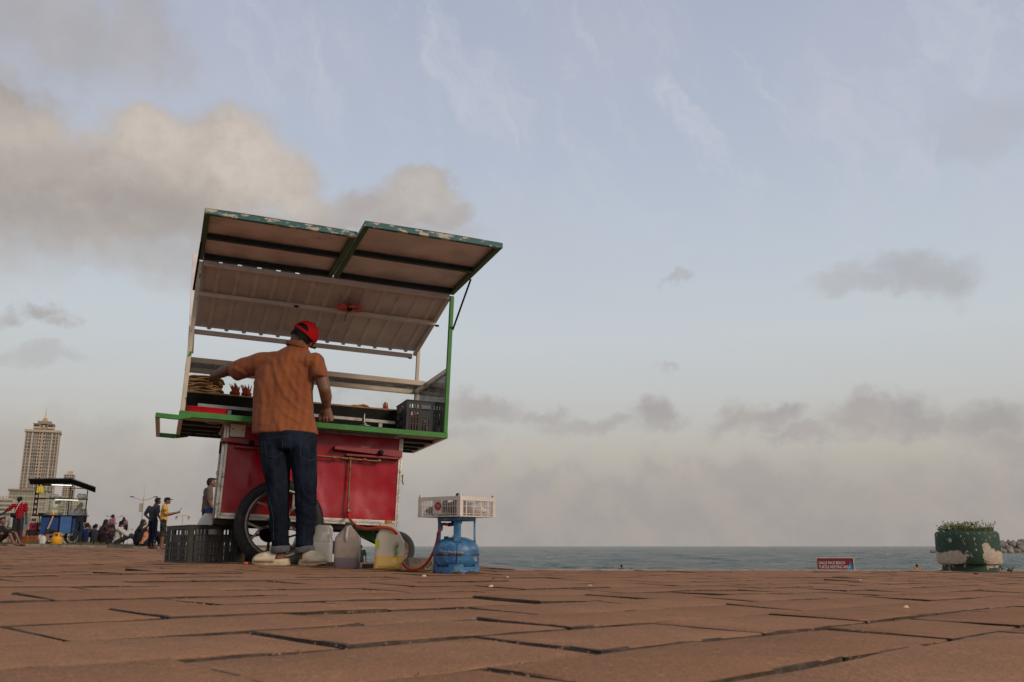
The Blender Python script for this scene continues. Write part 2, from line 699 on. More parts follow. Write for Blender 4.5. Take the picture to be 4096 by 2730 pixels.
def paver_mesh(seed):
    rnd = random.Random(seed)
    l, w, h = LP - GAP, WP - GAP, .05
    bm = bmesh.new()
    n_x, n_y = 7, 4
    ed = .0045

    def ring(inset, z, jit):
        pts = []
        for i in range(n_x):
            pts.append((-l / 2 + l * i / n_x, -w / 2))
        for i in range(n_y):
            pts.append((l / 2, -w / 2 + w * i / n_y))
        for i in range(n_x):
            pts.append((l / 2 - l * i / n_x, w / 2))
        for i in range(n_y):
            pts.append((-l / 2, w / 2 - w * i / n_y))
        out = []
        for x, y in pts:
            sx, sy = (l / 2 - inset) / (l / 2), (w / 2 - inset) / (w / 2)
            out.append(bm.verts.new((x * sx + rnd.uniform(-jit, jit), y * sy + rnd.uniform(-jit, jit), z + rnd.uniform(-jit, jit) * .25)))
        return out
    rs = [ring(0, -h, 0), ring(.0, -ed, .004), ring(ed * .35, -ed * .3, .004), ring(ed * 1.3, 0, .004)]
    for a, b in zip(rs, rs[1:]):
        k = len(a)
        for i in range(k):
            bm.faces.new((a[i], a[(i + 1) % k], b[(i + 1) % k], b[i]))
    bm.faces.new(rs[-1])
    me = bpy.data.meshes.new('paver')
    bm.to_mesh(me)
    bm.free()
    me.polygons.foreach_set('use_smooth', [True] * len(me.polygons))
    me.set_sharp_from_angle(angle=rad(50))
    me.materials.append(M_PAVE)
    me.materials.append(M_SAND)
    for p_ in me.polygons:
        if sum(me.vertices[i].co.z for i in p_.vertices) / len(p_.vertices) < -.0011:
            p_.material_index = 1
    return me


PVM = [paver_mesh(s) for s in range(8)]
rnd = random.Random(11)
cells = []
for k in range(-25, 125):
    v = -1.233 - WP * (k + .5)
    off = 1.015 + (LP / 2 if k % 2 else 0) + rnd.uniform(-.025, .025)
    for i in range(-45, 60):
        u = off + LP * (i + .5)
        x, y = to_xy(u, v)
        if -1.5 < y < 29.2 and abs(x) < .85 * max(y, 0) + 2.6 and -20.2 < x < 21.4:
            if all(on_land(*to_xy(u + a, v + b)) for a in (-.2, .2) for b in (-.1, .1)):
                p = to_px((x, y, gz(x, y)))
                vis = p is not None and -70 < p[0] < 1094 and p[1] < 740
                cells.append((not vis, x * x + y * y, x, y))
cells.sort()
far = MB()
for n, (inv, d2, x, y) in enumerate(cells):
    e = .05
    z = gz(x, y)
    sx = (gz(x + CA * e, y + SA * e) - gz(x - CA * e, y - SA * e)) / (2 * e) + rnd.gauss(0, .0045)
    sy = (gz(x - SA * e, y + CA * e) - gz(x + SA * e, y - CA * e)) / (2 * e) + rnd.gauss(0, .008)
    dz = rnd.gauss(0, .0017)
    X = Vector((CA, SA, sx)).normalized()
    Y = Vector((-SA, CA, sy)).normalized()
    Z = X.cross(Y).normalized()
    R = Matrix((X, Y, Z)).transposed()
    a = rnd.uniform(-.006, .006)
    M = Matrix.Translation((x, y, z + dz)) @ R.to_4x4() @ Matrix.Rotation(a + (pi if rnd.random() < .5 else 0), 4, 'Z')
    if n < 300:
        o = bpy.data.objects.new('paver', PVM[rnd.randrange(8)])
        COL.objects.link(o)
        o.parent = promenade
        o.matrix_world = M
    else:
        l, w = (LP - GAP) / 2, (WP - GAP) / 2
        r = .004
        vs = [M @ Vector(q) for q in ((-l, -w, -.03), (l, -w, -.03), (l, w, -.03), (-l, w, -.03), (-l, -w, -r), (l, -w, -r), (l, w, -r), (-l, w, -r), (r - l, r - w, 0), (l - r, r - w, 0), (l - r, w - r, 0), (r - l, w - r, 0))]
        far.add(vs, [(8, 9, 10, 11)] + [(4 + i, 4 + (i + 1) % 4, 8 + (i + 1) % 4, 8 + i) for i in range(4)])
        far.f += [tuple(len(far.v) - 12 + q for q in (i, (i + 1) % 4, 4 + (i + 1) % 4, 4 + i)) for i in range(4)]
        far.mi[-4:] = [1 if n % 3 else 0] * 4
        far.mi += [1] * 4
tag(far.build('far_pavers', [M_PAVE, M_SAND], promenade, smooth=0), kind='stuff')

# grit lying in the joints of the nearer stones
grit = MB()
for n, (inv, d2, x, y) in enumerate(cells[:240]):
    for k in range(26 if n < 90 else 12):
        if rnd.random() < .66:
            a_, b_ = rnd.uniform(-LP / 2, LP / 2), (WP / 2) * rnd.choice((-1, 1))
        else:
            a_, b_ = (LP / 2) * rnd.choice((-1, 1)), rnd.uniform(-WP / 2, WP / 2)
        if noise.noise(Vector((x + a_, y + b_, 0)) * 3) < -.05:
            continue
        gx, gy = x + CA * a_ - SA * b_ + rnd.gauss(0, .003), y + SA * a_ + CA * b_ + rnd.gauss(0, .003)
        r = rnd.uniform(.0018, .0052)
        zz = gz(gx, gy) - rnd.uniform(.002, .007)
        grit.add([(gx + r, gy, zz), (gx, gy + r * .9, zz), (gx - r, gy, zz), (gx, gy - r * 1.1, zz), (gx + r * .2, gy, zz + r * .9)], [(0, 1, 4), (1, 2, 4), (2, 3, 4), (3, 0, 4)])
M_GRIT = mat('joint grit', (.20, .115, .068), .95, var=.5, scale=90, space='World', col2=(.36, .26, .18), thr=.62, sc2=70)
tag(grit.build('grit', M_GRIT, promenade, smooth=0), kind='stuff')

# coping along the sea edge
cop = MB()


def strip(pts, w, top, bot, mb, step=.6):
    path = []
    for a, b in zip(pts, pts[1:]):
        a, b = Vector(a), Vector(b)
        L = (b - a).length
        st = step if L < 80 else 4
        n = max(int(L / st), 1)
        path += [a + (b - a) * (i / n) for i in range(n)]
    path.append(Vector(pts[-1]))
    vs, fs = [], []
    for i, p in enumerate(path):
        d = (path[min(i + 1, len(path) - 1)] - path[max(i - 1, 0)]).normalized()
        nrm = Vector((-d.y, d.x))
        a, b = p + nrm * (w / 2), p - nrm * (w / 2)
        z = gz(p.x, p.y)
        vs += [(a.x, a.y, bot), (a.x, a.y, z + top), (b.x, b.y, z + top), (b.x, b.y, bot)]
    for i in range(len(path) - 1):
        o = i * 4
        for k in range(4):
            fs.append((o + k, o + (k + 1) % 4, o + 4 + (k + 1) % 4, o + 4 + k))
    fs.append((0, 1, 2, 3))
    fs.append(tuple(len(vs) - 4 + k for k in range(4)))
    mb.add(vs, fs)


strip(EDGE, .34, .006, -3.0, cop)
tag(cop.build('seawall', M_CONC, smooth=0), 'weathered concrete seawall edge of the promenade', kind='structure')

# beach and sea
M_BEACH = mat('beach sand', (.36, .27, .19), .95, var=.2, scale=.6, bump=.02, bscale=3, space='World')
bp_ = MB()
prof = [(4, -1.0), (10, -1.0), (30, -1.15), (52, -1.42), (66, -2.85), (85, -3.05), (110, -3.4), (150, -4.2)]
for i, (y, z) in enumerate(prof):
    bp_.v += [(-90, y, z), (140, y, z)]
    if i:
        bp_.f.append((2 * i - 2, 2 * i - 1, 2 * i + 1, 2 * i))
        bp_.mi.append(0)
tag(bp_.build('beach', M_BEACH, smooth=0), 'sandy beach below the seawall', kind='structure')

SEA_Z = -3.2
sm = bpy.data.materials.new('sea water')
sm.use_nodes = True
t = NT(sm.node_tree)
b = sm.node_tree.nodes['Principled BSDF']
pos = t.n('ShaderNodeNewGeometry').outputs['Position']
st = t.vmath('MULTIPLY', pos, (.55, 1.0, 1))
w1 = t.noise(st, .09, 5, .6)
w2 = t.noise(st, .45, 5, .65)
w3 = t.noise(st, 1.8, 3, .6)
cc = t.mix(t.smooth(w1.outputs[0], .35, .65), (.030, .056, .048, 1), (.080, .106, .088, 1))
chop = t.noise(t.vmath('MULTIPLY', pos, (.22, .55, 1)), .30, 6, .68)  # dark troughs and paler wave faces are painted into the water colour
cc = t.mix(t.smooth(chop.outputs[0], .50, .66, 0, .75), cc, (.010, .026, .023, 1))
cc = t.mix(t.smooth(chop.outputs[0], .44, .30, 0, .6), cc, (.150, .172, .145, 1))
d = t.vmath('LENGTH', t.vmath('MULTIPLY', t.vmath('SUBTRACT', pos, (-27, 163, 0)), (1 / 19, 1 / 16, 0)))
fo = t.math('MULTIPLY', t.smooth(d, 1.15, .3), t.smooth(t.noise(st, .16, 6, .7).outputs[0], .42, .52))
caps = t.smooth(t.math('ADD', t.noise(t.vmath('MULTIPLY', pos, (.35, 1, 1)), .30, 7, .72).outputs[0], t.math('MULTIPLY', w1.outputs[0], .25)), .80, .86, 0, .8)
fm = t.math('MAXIMUM', fo, caps)
t.put(b.inputs['Base Color'], t.mix(fm, cc, (.75, .75, .72, 1)))
t.put(b.inputs['Roughness'], t.smooth(fm, 0, 1, .16, .9))
b.inputs['IOR'].default_value = 1.33
b.inputs['Specular Tint'].default_value = (.86, .93, .86, 1)
hh = t.math('ADD', t.math('MULTIPLY', w2.outputs[0], 1.6), t.math('MULTIPLY', w3.outputs[0], .5))
t.put(b.inputs['Normal'], t.n('ShaderNodeBump', i_Strength=1.0, i_Distance=1.6, i_Height=hh).outputs[0])
sea = MB()
NY, NX = 330, 230
row = []
for j in range(NY):
    y = 96 * (9000 / 96) ** ((j / (NY - 1)) ** 1.25)
    for i in range(NX):
        x = y * (-.42 + 1.32 * i / (NX - 1))
        q = Vector((x * .5, y, 0))
        k = 1 if y < 900 else 900 / y
        a = noise.noise(q * .055) * .75 + noise.noise(q * .16 + Vector((9, 2, 0))) * .62 + noise.noise(q * .4 + Vector((4, 7, 0))) * .34
        sea.v.append((x, y, SEA_Z + a * k))
for j in range(NY - 1):
    for i in range(NX - 1):
        q = j * NX + i
        sea.f.append((q, q + 1, q + NX + 1, q + NX))
        sea.mi.append(0)
o = sea.mesh('sea', 0)
o.polygons.foreach_set('use_smooth', [True] * len(o.polygons))
so_ = link('sea', o, sm)
tag(so_, 'choppy grey green sea with small whitecaps', kind='structure')
wide = MB()
wide.add([(-9000, 9000, SEA_Z - .6), (9000, 9000, SEA_Z - .6), (9000, 16000, SEA_Z - .6), (-9000, 16000, SEA_Z - .6)], [(0, 1, 2, 3)])
wide.add([(86, 96, SEA_Z - .5), (9000, 96, SEA_Z - .5), (9000, 9000, SEA_Z - .5), (8100, 9000, SEA_Z - .5)], [(0, 1, 2, 3)])
tag(wide.build('open_sea', sm, smooth=0), 'open sea out to the horizon', kind='structure')

# land behind the promenade
M_GRASS = mat('lawn turf', (.060, .075, .022), .95, var=.45, scale=.9, bump=.03, bscale=9, space='World', col2=(.17, .125, .06), thr=.50, sc2=1.6, soft=.12)
lawn = MB()
lx = [-900, -500, -300, -150, -80, -50] + [-38 + 1.5 * i for i in range(22)]
LAWN_Y = 30.6


def kerb_y(x):
    return LAWN_Y + (1.6 if x < -13 else 0) + .05 * (x + 12)


def lz(x, y):
    return gz(x, min(y, 60)) + .055


for i, x in enumerate(lx):
    for yy in (0, .8, 3, 8, 20, 60, 160, 420, 1400):
        y = kerb_y(max(x, -40)) + yy
        xx = min(x, .1 - .24 * y)
        lawn.v.append((xx, y, lz(max(xx, -40), y) + (.05 * noise.noise(Vector((xx, y, 0)) * .7) if yy < 25 else 0)))
for i in range(len(lx) - 1):
    for j in range(8):
        q = i * 9 + j
        lawn.f.append((q, q + 9, q + 10, q + 1))
        lawn.mi.append(0)
tag(lawn.build('lawn', M_GRASS, smooth=60), 'worn green lawn beside the promenade', kind='structure')
kb = MB()
kp = [Vector((x, kerb_y(x), 0)) for x in lx if -40 <= x < -7.2]
for a, b2 in zip(kp, kp[1:]):
    kb.bar((a.x, a.y - .06, gz(a.x, a.y) + .02), (b2.x, b2.y - .06, gz(b2.x, b2.y) + .02), .12, .09)
tag(kb.build('lawn_kerb', M_CONC, smooth=0), 'low stone kerb between paving and lawn', kind='structure')
gb = MB()
rg = random.Random(3)
for i in range(9000):
    x = rg.uniform(-30, -7.4)
    y = kerb_y(x) + abs(rg.gauss(0, 1.3)) + .02
    if x > .1 - .24 * y:
        continue
    h = rg.uniform(.03, .10) * (1.6 if noise.noise(Vector((x * .6, y * .6, 4))) > .1 else .7)
    a = rg.uniform(0, pi)
    w = .012
    z = lz(x, y)
    gb.add([(x - w * cos(a), y - w * sin(a), z), (x + w * cos(a), y + w * sin(a), z), (x + rg.uniform(-.05, .05), y + rg.uniform(-.04, .04), z + h)], [(0, 1, 2)])
tag(gb.build('grass', M_GRASS, smooth=0), 'short grass growing along the edge of the lawn', kind='stuff')

# ------------------------------------------------------------------ breakwater
M_ROCK = mat('breakwater rock', (.19, .155, .13), .9, var=.4, scale=.5, bump=.12, bscale=1.2, space='World', col2=(.30, .24, .19), thr=.55, sc2=.3, soft=.1)
brk = thing('breakwater', 'breakwater of brown boulders in the sea behind the peeling green planter', 'breakwater', (203, 440, SEA_Z))
rr = random.Random(5)
RM = []
for s in range(6):
    bm = bmesh.new()
    bmesh.ops.create_icosphere(bm, subdivisions=2, radius=1)
    for v in bm.verts:
        q = v.co.copy()
        f = 1 + .35 * noise.noise(q * 1.1 + Vector((s * 7, 0, 0)))
        v.co = Vector([math.copysign(abs(k) ** .7, k) for k in q]) * f
    me = bpy.data.meshes.new('boulder')
    bm.to_mesh(me)
    bm.free()
    me.materials.append(M_ROCK)
    RM.append(me)
for row_, (y0, z0) in enumerate(((0, .2), (2.2, 1.6), (4.6, 3.0), (7.2, 4.2), (9.5, 4.9))):
    x0 = -2 + row_ * 4.2
    x = x0
    while x < 62:
        s = rr.uniform(1.1, 2.1) * (1 if x < 18 or rr.random() < .6 else 1.2)
        env = min(1, .35 + (x + 4) / 34)
        o = bpy.data.objects.new('boulder', RM[rr.randrange(6)])
        COL.objects.link(o)
        o.parent = brk
        o.location = (x + rr.uniform(-.4, .4), y0 + rr.uniform(-.6, .6), z0 * env + rr.uniform(-.3, .3))
        o.rotation_euler = (rr.uniform(0, 6), rr.uniform(0, 6), rr.uniform(0, 6))
        o.scale = (s, s * rr.uniform(.7, 1), s * rr.uniform(.6, .85))
        x += s * 1.45
core = MB()
core.add([(6, 4, -1.0), (64, 4, -1.0), (64, 18, -1.0), (6, 18, -1.0), (30, 9, 3.6), (64, 8, 4.2), (64, 14, 4.2), (30, 14, 3.6)], [(0, 1, 5, 4), (1, 2, 6, 5), (2, 3, 7, 6), (3, 0, 4, 7), (4, 5, 6, 7)])
core.build('core', M_ROCK, brk, smooth=0)

# ------------------------------------------------------------------ planter
mp = bpy.data.materials.new('peeling green paint')
mp.use_nodes = True
t = NT(mp.node_tree)
b = mp.node_tree.nodes['Principled BSDF']
oc = t.n('ShaderNodeTexCoord').outputs['Object']
na = t.noise(oc, 4.6, 9, .72)
nb = t.noise(t.vmath('MULTIPLY', oc, (1, 1, .75)), 13, 4, .6)
so2 = t.n('ShaderNodeSeparateXYZ', i_0=oc)


def patch(cx, cz, rx, rz):
    dd = t.vmath('LENGTH', t.vmath('MULTIPLY', t.vmath('SUBTRACT', oc, (cx, -.46, cz)), (1 / rx, .4, 1 / rz)))
    return t.smooth(dd, 1.2, .2, 0, .42)


big = t.math('MAXIMUM', t.math('MAXIMUM', patch(.16, .20, .32, .20), patch(-.40, .20, .14, .17)), t.math('MAXIMUM', patch(.02, .33, .10, .14), patch(.33, .17, .14, .12)))
bare = t.smooth(t.math('ADD', na.outputs[0], big), .72, .735)
chips = t.math('MAXIMUM', t.smooth(nb.outputs[0], .615, .63), t.smooth(t.noise(t.vmath('MULTIPLY', oc, (1, 1, .6)), 26, 3, .6).outputs[0], .655, .67))
bare = t.math('MAXIMUM', bare, chips)
gcol = t.mix(t.smooth(na.outputs[0], .3, .7), (.008, .034, .017, 1), (.018, .050, .026, 1))
gcol = t.mix(t.smooth(t.noise(oc, 30, 3).outputs[0], .5, .8, 0, .5), gcol, (.05, .085, .05, 1))
ccol = t.mix(t.smooth(t.noise(oc, 22, 5, .6).outputs[0], .35, .7), (.47, .375, .285, 1), (.34, .27, .205, 1))
t.put(b.inputs['Base Color'], t.mix(bare, gcol, ccol))
b.inputs['Roughness'].default_value = .75
hh = t.math('ADD', t.math('MULTIPLY', bare, -.6), t.math('MULTIPLY', t.noise(oc, 60, 4).outputs[0], .25))
t.put(b.inputs['Normal'], t.n('ShaderNodeBump', i_Strength=1, i_Distance=.006, i_Height=hh).outputs[0])
PY = 14.2
pl = gp(970.3, 570.6, PY)
PR = 0.455
planter = thing('planter', 'round concrete planter with peeling dark green paint and weeds', 'planter', pl, rz=.10)
pm = MB()
pm.lathe([(PR * .85, -.05), (PR * .85, .105), (PR * .90, .108), (PR * .965, .118), (PR * 1.0, .150), (PR * 1.0, .30), (PR * .99, .44), (PR * .985, .560), (PR * .975, .570), (PR * .92, .598), (PR * .86, .60), (PR * .84, .56)], 56)
pm.build('pot', mp, planter, smooth=28)
ms = mat('planter soil', (.06, .045, .03), .95, bump=.01)
sb = MB()
sb.lathe([(PR * .84, .56), (PR * .5, .585), (.02, .60)], 24)
sb.build('soil', ms, planter)
M_LEAF = mat('weed leaf', (.11, .155, .030), .7, var=.5, scale=14, col2=(.16, .15, .045), thr=.55, sc2=11)
M_STALK = mat('dry stalk', (.20, .14, .085), .8, var=.4, scale=20)
wd, sd = MB(), MB()
rg = random.Random(21)
for i in range(1700):
    a = rg.uniform(0, 2 * pi)
    r = PR * .84 * sqrt(rg.random())
    x, y = r * cos(a), r * sin(a)
    hump = .022 + .13 * exp(-((x + .10) / .17) ** 2) + .05 * exp(-((x + .34) / .1) ** 2) + .045 * exp(-((x - .25) / .12) ** 2)
    h = hump * rg.uniform(.15, 1.0)
    L = rg.uniform(.016, .040)
    d = Vector((rg.uniform(-1, 1), rg.uniform(-1, 1), rg.uniform(-.3, .9))).normalized()
    w = d.cross(Vector((rg.uniform(-1, 1), rg.uniform(-1, 1), rg.uniform(-1, 1)))).normalized() * L * .38
    p = Vector((x, y, .58 + h))
    wd.add([p, p + d * L * .5 + w, p + d * L, p + d * L * .5 - w], [(0, 1, 2, 3)])
for i in range(130):
    a = rg.uniform(0, 2 * pi)
    r = PR * .84 * sqrt(rg.random())
    x, y = r * cos(a), r * sin(a)
    h = rg.uniform(.07, .19)
    bend = Vector((rg.gauss(.03, .05), rg.gauss(0, .03), 0))
    pts = [Vector((x, y, .57)), Vector((x, y, .57 + h * .6)) + bend * .4, Vector((x, y, .57 + h)) + bend * 1.2]
    (sd if i % 2 else wd).tube(pts, [.0022, .0017, .001], 4)
    if i % 2:
        sd.ell(pts[-1], (.006, .006, .014), 5, 4)
tag(wd.build('weeds', M_LEAF, planter, smooth=0), kind='stuff')
tag(sd.build('dry_stalks', M_STALK, planter, smooth=0), kind='stuff')
# weeds rooted at the planter's foot
for k, (dx, dy, s, lab) in enumerate(((.50, .12, 1.0, 'dense clump of green weeds at the right foot of the planter'), (.66, .10, .5, 'small lone leafy sprout on the seawall right of the planter'))):
    q = Vector((pl.x + dx, pl.y + dy, gz(pl.x + dx, pl.y + dy)))
    wt = thing('weed', lab, 'weed', q, group='weeds at the foot of the planter')
    lf, stx = MB(), MB()
    for i in range(int(90 * s)):
        r = .09 * s * sqrt(rg.random())
        a = rg.uniform(0, 2 * pi)
        p = Vector((r * cos(a), r * sin(a), rg.uniform(.0, .11) * s * 1.2))
        d = Vector((rg.uniform(-1, 1), rg.uniform(-1, 1), rg.uniform(0, 1))).normalized()
        w = d.cross(Vector((0, 0, 1))).normalized() * .012
        lf.add([p, p + d * .018 + w, p + d * .038, p + d * .018 - w], [(0, 1, 2, 3)])
    stx.tube([(0, 0, 0), (.01, 0, .06 * s), (.0, .01, .1 * s)], .004, 5)
    tag(lf.build('leaves', M_LEAF, wt, smooth=0), kind='stuff')
    stx.build('stem', M_LEAF, wt)

# ------------------------------------------------------------------ sign on the beach
SY = 17.0
s0, s1 = at(817, 558.2, SY), at(852.5, 557.4, SY)
sw = s1.x - s0.x
sign = thing('beach_sign', 'dark red beach notice board with white lettering beyond the edge', 'sign', (s0.x, SY, s0.z), rz=-.02)
hgt = sw * .46
M_SRED = mat('sign red', (.16, .006, .012), .5, var=.08)
M_SWHITE = mat('sign white', (.62, .60, .55), .6, var=.08)
M_SBLUE = mat('sign blue', (.008, .16, .30), .5, var=.08)
M_SYEL = mat('sign yellow', (.50, .28, .03), .5, var=.15)
M_POST = mat('sign post', (.5, .42, .32), .7)
MB().span((0, 0, -hgt), (sw, .012, 0)).build('board', M_SRED, sign)
fr = MB()
fr.span((-.006, -.012, 0.001), (sw + .012, .02, .012))
fr.span((sw + .001, -.012, -hgt), (sw + .016, .02, 0))
fr.build('frame', M_POST, sign)
for x in (.06, sw - .06):
    MB().span((x - .02, .022, -2.3), (x + .02, .06, -.02)).build('post', M_POST, sign)
for k, (tx, zz, sz) in enumerate((('GALLE FACE BEACH', -.114, .062), ('TURTLE NESTING AREA', -.188, .062))):
    me = text_mesh(tx, sz * 1.30 * .92, .001, sx=.73)
    o = link('lettering', me, M_SWHITE, sign)
    o.rotation_euler = (pi / 2, 0, 0)
    o.location = (.022, -.003, zz + .008)
tri = MB()
tri.prism([(.515, -.27), (.60, -.058), (.662, -.19), (.662, -.27)], (0, -.0035, 0), (1, 0, 0), (0, 0, 1), (0, .003, 0))
tri.build('blue_triangle', M_SBLUE, sign, smooth=0)
ylw = MB()
ylw.prism([(.405, -.28), (.405, -.205), (.44, -.225), (.48, -.28)], (0, -.0035, 0), (1, 0, 0), (0, 0, 1), (0, .003, 0))
ylw.build('yellow_shape', M_SYEL, sign, smooth=0)

# ------------------------------------------------------------------ city; its distance haze is toned into the muted material colours
M_CREAM = mat('cream render', (.43, .335, .245), .85, var=.08, scale=.05, space='World')
M_CREAM2 = mat('pale concrete', (.40, .32, .245), .85, var=.1, scale=.05, space='World')
M_TAUPE = mat('taupe cladding', (.25, .195, .155), .85, var=.1, scale=.05, space='World')
M_WIN = mat('tower glazing', (.115, .115, .105), .35, var=.5, scale=.12, space='World', spec=.4)
M_WDK = mat('dark opening', (.040, .038, .036), .6, var=.3, scale=.2, space='World')
M_GREENW = mat('green glazing', (.20, .215, .15), .4, var=.2, scale=.1, space='World')
M_ROOFR = mat('red roof tile', (.22, .10, .08), .9, var=.2, scale=.1, space='World')
M_SKYL = mat('far masonry', (.30, .26, .23), .9, var=.2, scale=.03, space='World')


def px_m(Y):
    return Y / F * 1.025


def bld(name, label, px, py_base, Y, rz=0.0, group=None):
    p = at(px, py_base, Y)
    return thing(name, label, 'building', (p.x, p.y, -3.0), rz=rz, group=group), px_m(Y)


def facade(b, w, h, d, z0, cols, floors, wall=M_CREAM, win=M_WIN, inset=.35, name='window', slab=.22, mull=0, x0=0.0):
    """wall body with piers between columns of windows; every column is a part: panes set back between slabs"""
    body = MB()
    body.span((x0 - w / 2, .0, z0), (x0 + w / 2, d, z0 + h))
    body.build('wall', wall, b, smooth=0)
    tot = sum(c[0] for c in cols)
    x = x0 - w / 2
    piers, slabs = MB(), MB()
    fh = h / floors
    for (cw, kind) in cols:
        ww = cw / tot * w
        if kind == 'p':
            piers.span((x, -inset * 2.2, z0), (x + ww, -.02, z0 + h))
        elif kind in 'gd':
            pane = MB()
            pane.span((x, -.12, z0 + .2), (x + ww, -.02, z0 + h - .2))
            pane.build(name, win if kind == 'g' else M_WDK, b, smooth=0)
            for k in range(floors + 1):
                hh = fh * (slab if kind == 'g' else .42)
                slabs.span((x, -inset, z0 + k * fh - hh / 2), (x + ww, -.13, z0 + k * fh + hh / 2))
            if mull and kind == 'g':
                n = max(int(ww / mull), 1)
                for k in range(1, n):
                    slabs.span((x + ww * k / n - .18, -.3, z0), (x + ww * k / n + .18, -.125, z0 + h))
        x += ww
    if piers.v:
        piers.build('pier', wall, b, smooth=0)
    tag(slabs.build('floor_slabs', wall, b, smooth=0), kind='stuff')


# main tower
TY_ = 1000
tw, pm_ = bld('hotel_tower', 'tall cream hotel tower with dark window bands and a golden spire', 29.5, 546, TY_, rz=.40)
cxm = pm_
Htow = (546 - 434) * pm_ * .97 + 3
Wt = 29.5 * pm_
Dt = Wt * .7
facade(tw, Wt, Htow, Dt, 0, [(.5, 'p'), (1.1, 'g'), (.45, 'p'), (1.5, 'g'), (1.0, 'p'), (3.3, 'g'), (.45, 'p'), (.9, 'd'), (.55, 'p'), (.12, 'd'), (.45, 'p'), (.9, 'd'), (.4, 'p'), (3.3, 'g'), (.95, 'p'), (1.5, 'g'), (.45, 'p'), (1.1, 'g'), (.5, 'p')], 34, slab=.16, mull=1.75)
mb = MB()
mb.span((-Wt / 2 - 1, -2, Htow), (Wt / 2 + 1, Dt + 1, Htow + 2.6))
mb.build('cornice', M_CREAM, tw, smooth=0)
mb = MB()
mb.span((-Wt * .29, 3, Htow + 2.60), (Wt * .29, Dt - 3, Htow + 4.62))
mb.build('setback', M_TAUPE, tw, smooth=0)
mb = MB()
for a, b2 in ((-.30, -.10), (.12, .30)):
    mb.span((Wt * a, 1.6, Htow + 4.16), (Wt * b2, Dt - 2, Htow + 9.45))
mb.span((-Wt * .10, 3.0, Htow + 4.39), (Wt * .12, Dt - 4, Htow + 8.76))
mb.build('crown_wall', M_CREAM, tw, smooth=0)
mb = MB()
for a, b2 in ((-.285, -.12), (.135, .29)):
    for k in range(7):
        x = Wt * (a + (b2 - a) * (k + .5) / 7)
        mb.span((x - .45, 1.45, Htow + 6.46), (x + .45, 1.62, Htow + 8.76))
for k in (-.07, -.04, .05, .085):
    mb.span((Wt * k - .4, 2.85, Htow + 6.00), (Wt * k + .4, 3.02, Htow + 8.07))
tag(mb.build('louvre', M_WDK, tw, smooth=0), kind='stuff')
mb = MB()
mb.span((-Wt * .30 - .6, 1.0, Htow + 9.45), (Wt * .30 + .6, Dt - 1.5, Htow + 9.96))
mb.span((-Wt * .02, 0, Htow + 2.70), (Wt * .035, 3, Htow + 5.31))
mb.build('crown_cornice', M_TAUPE, tw, smooth=0)
mb = MB()
mb.span((-Wt * .19, 5, Htow + 9.96), (Wt * .21, Dt - 6, Htow + 13.13))
mb.build('plant_room', M_TAUPE, tw, smooth=0)
M_GOLD = mat('gilded metal', (.50, .33, .13), .5, metal=.3, var=.1)
mb = MB()
mb.span((-2.6, 8, Htow + 13.13), (2.9, 14, Htow + 14.51))
for k in range(6):
    a = k * pi / 3
    mb.tube([(.2 + 1.6 * cos(a), 11 + 1.6 * sin(a), Htow + 14.28), (.2 + 2.4 * cos(a), 11 + 2.4 * sin(a), Htow + 17.50)], [.6, .1], 6)
mb.tube([(.2, 11, Htow + 14.28), (.2, 11, Htow + 17.96), (.2, 11, Htow + 29.00)], [1.2, .6, .15], 8)
mb.build('spire', M_GOLD, tw)
# light panels half way up
mb = MB()
for k in (-.185, -.10, .125, .20):
    mb.span((Wt * k - 1.1, -.75, Htow * .585), (Wt * k + 1.1, -.45, Htow * .585 + 2.4))
mb.build('vent_panel', M_CREAM, tw, smooth=0)

pod, u = bld('podium_block', 'wide cream podium block with green glazing in front of the tower', 22, 546, 900, rz=.42)
Wp, Hp = 33 * u, (546 - 494) * u + 3
facade(pod, Wp, Hp, 30, 0, [(.3, 'p'), (1.6, 'g'), (.15, 'p'), (1.6, 'g'), (.15, 'p'), (1.6, 'g'), (.15, 'p'), (1.6, 'g'), (.25, 'p'), (1.4, 'd'), (.25, 'p'), (1.8, 'g'), (.3, 'p')], 11, wall=M_CREAM2, win=M_GREENW, mull=2.2)
mb = MB()
mb.span((-Wp / 2 - 1, -1.5, Hp), (Wp / 2 + 1, 31, Hp + 1.6))
mb.span((-Wp * .20, 6, Hp + 1.6), (Wp * .08, 22, Hp + 3.4))
mb.build('parapet', M_TAUPE, pod, smooth=0)

he, u = bld('hotel_block', 'pale hotel block with roof letters at the far left edge', 0, 546, 840, rz=.42)
Wh, Hh = 17 * u, (546 - 502.0) * u + 3
facade(he, Wh, Hh, 26, 0, [(1, 'p'), (5, 'g'), (1, 'p')], 12, wall=M_CREAM2, slab=.5)
me = text_mesh('SHERATON', 4.2, .3, 'CENTER')
o = link('roof_lettering', me, M_TAUPE, he)
o.rotation_euler = (pi / 2, 0, 0)
o.location = (-2.6, 0, Hh + .2)

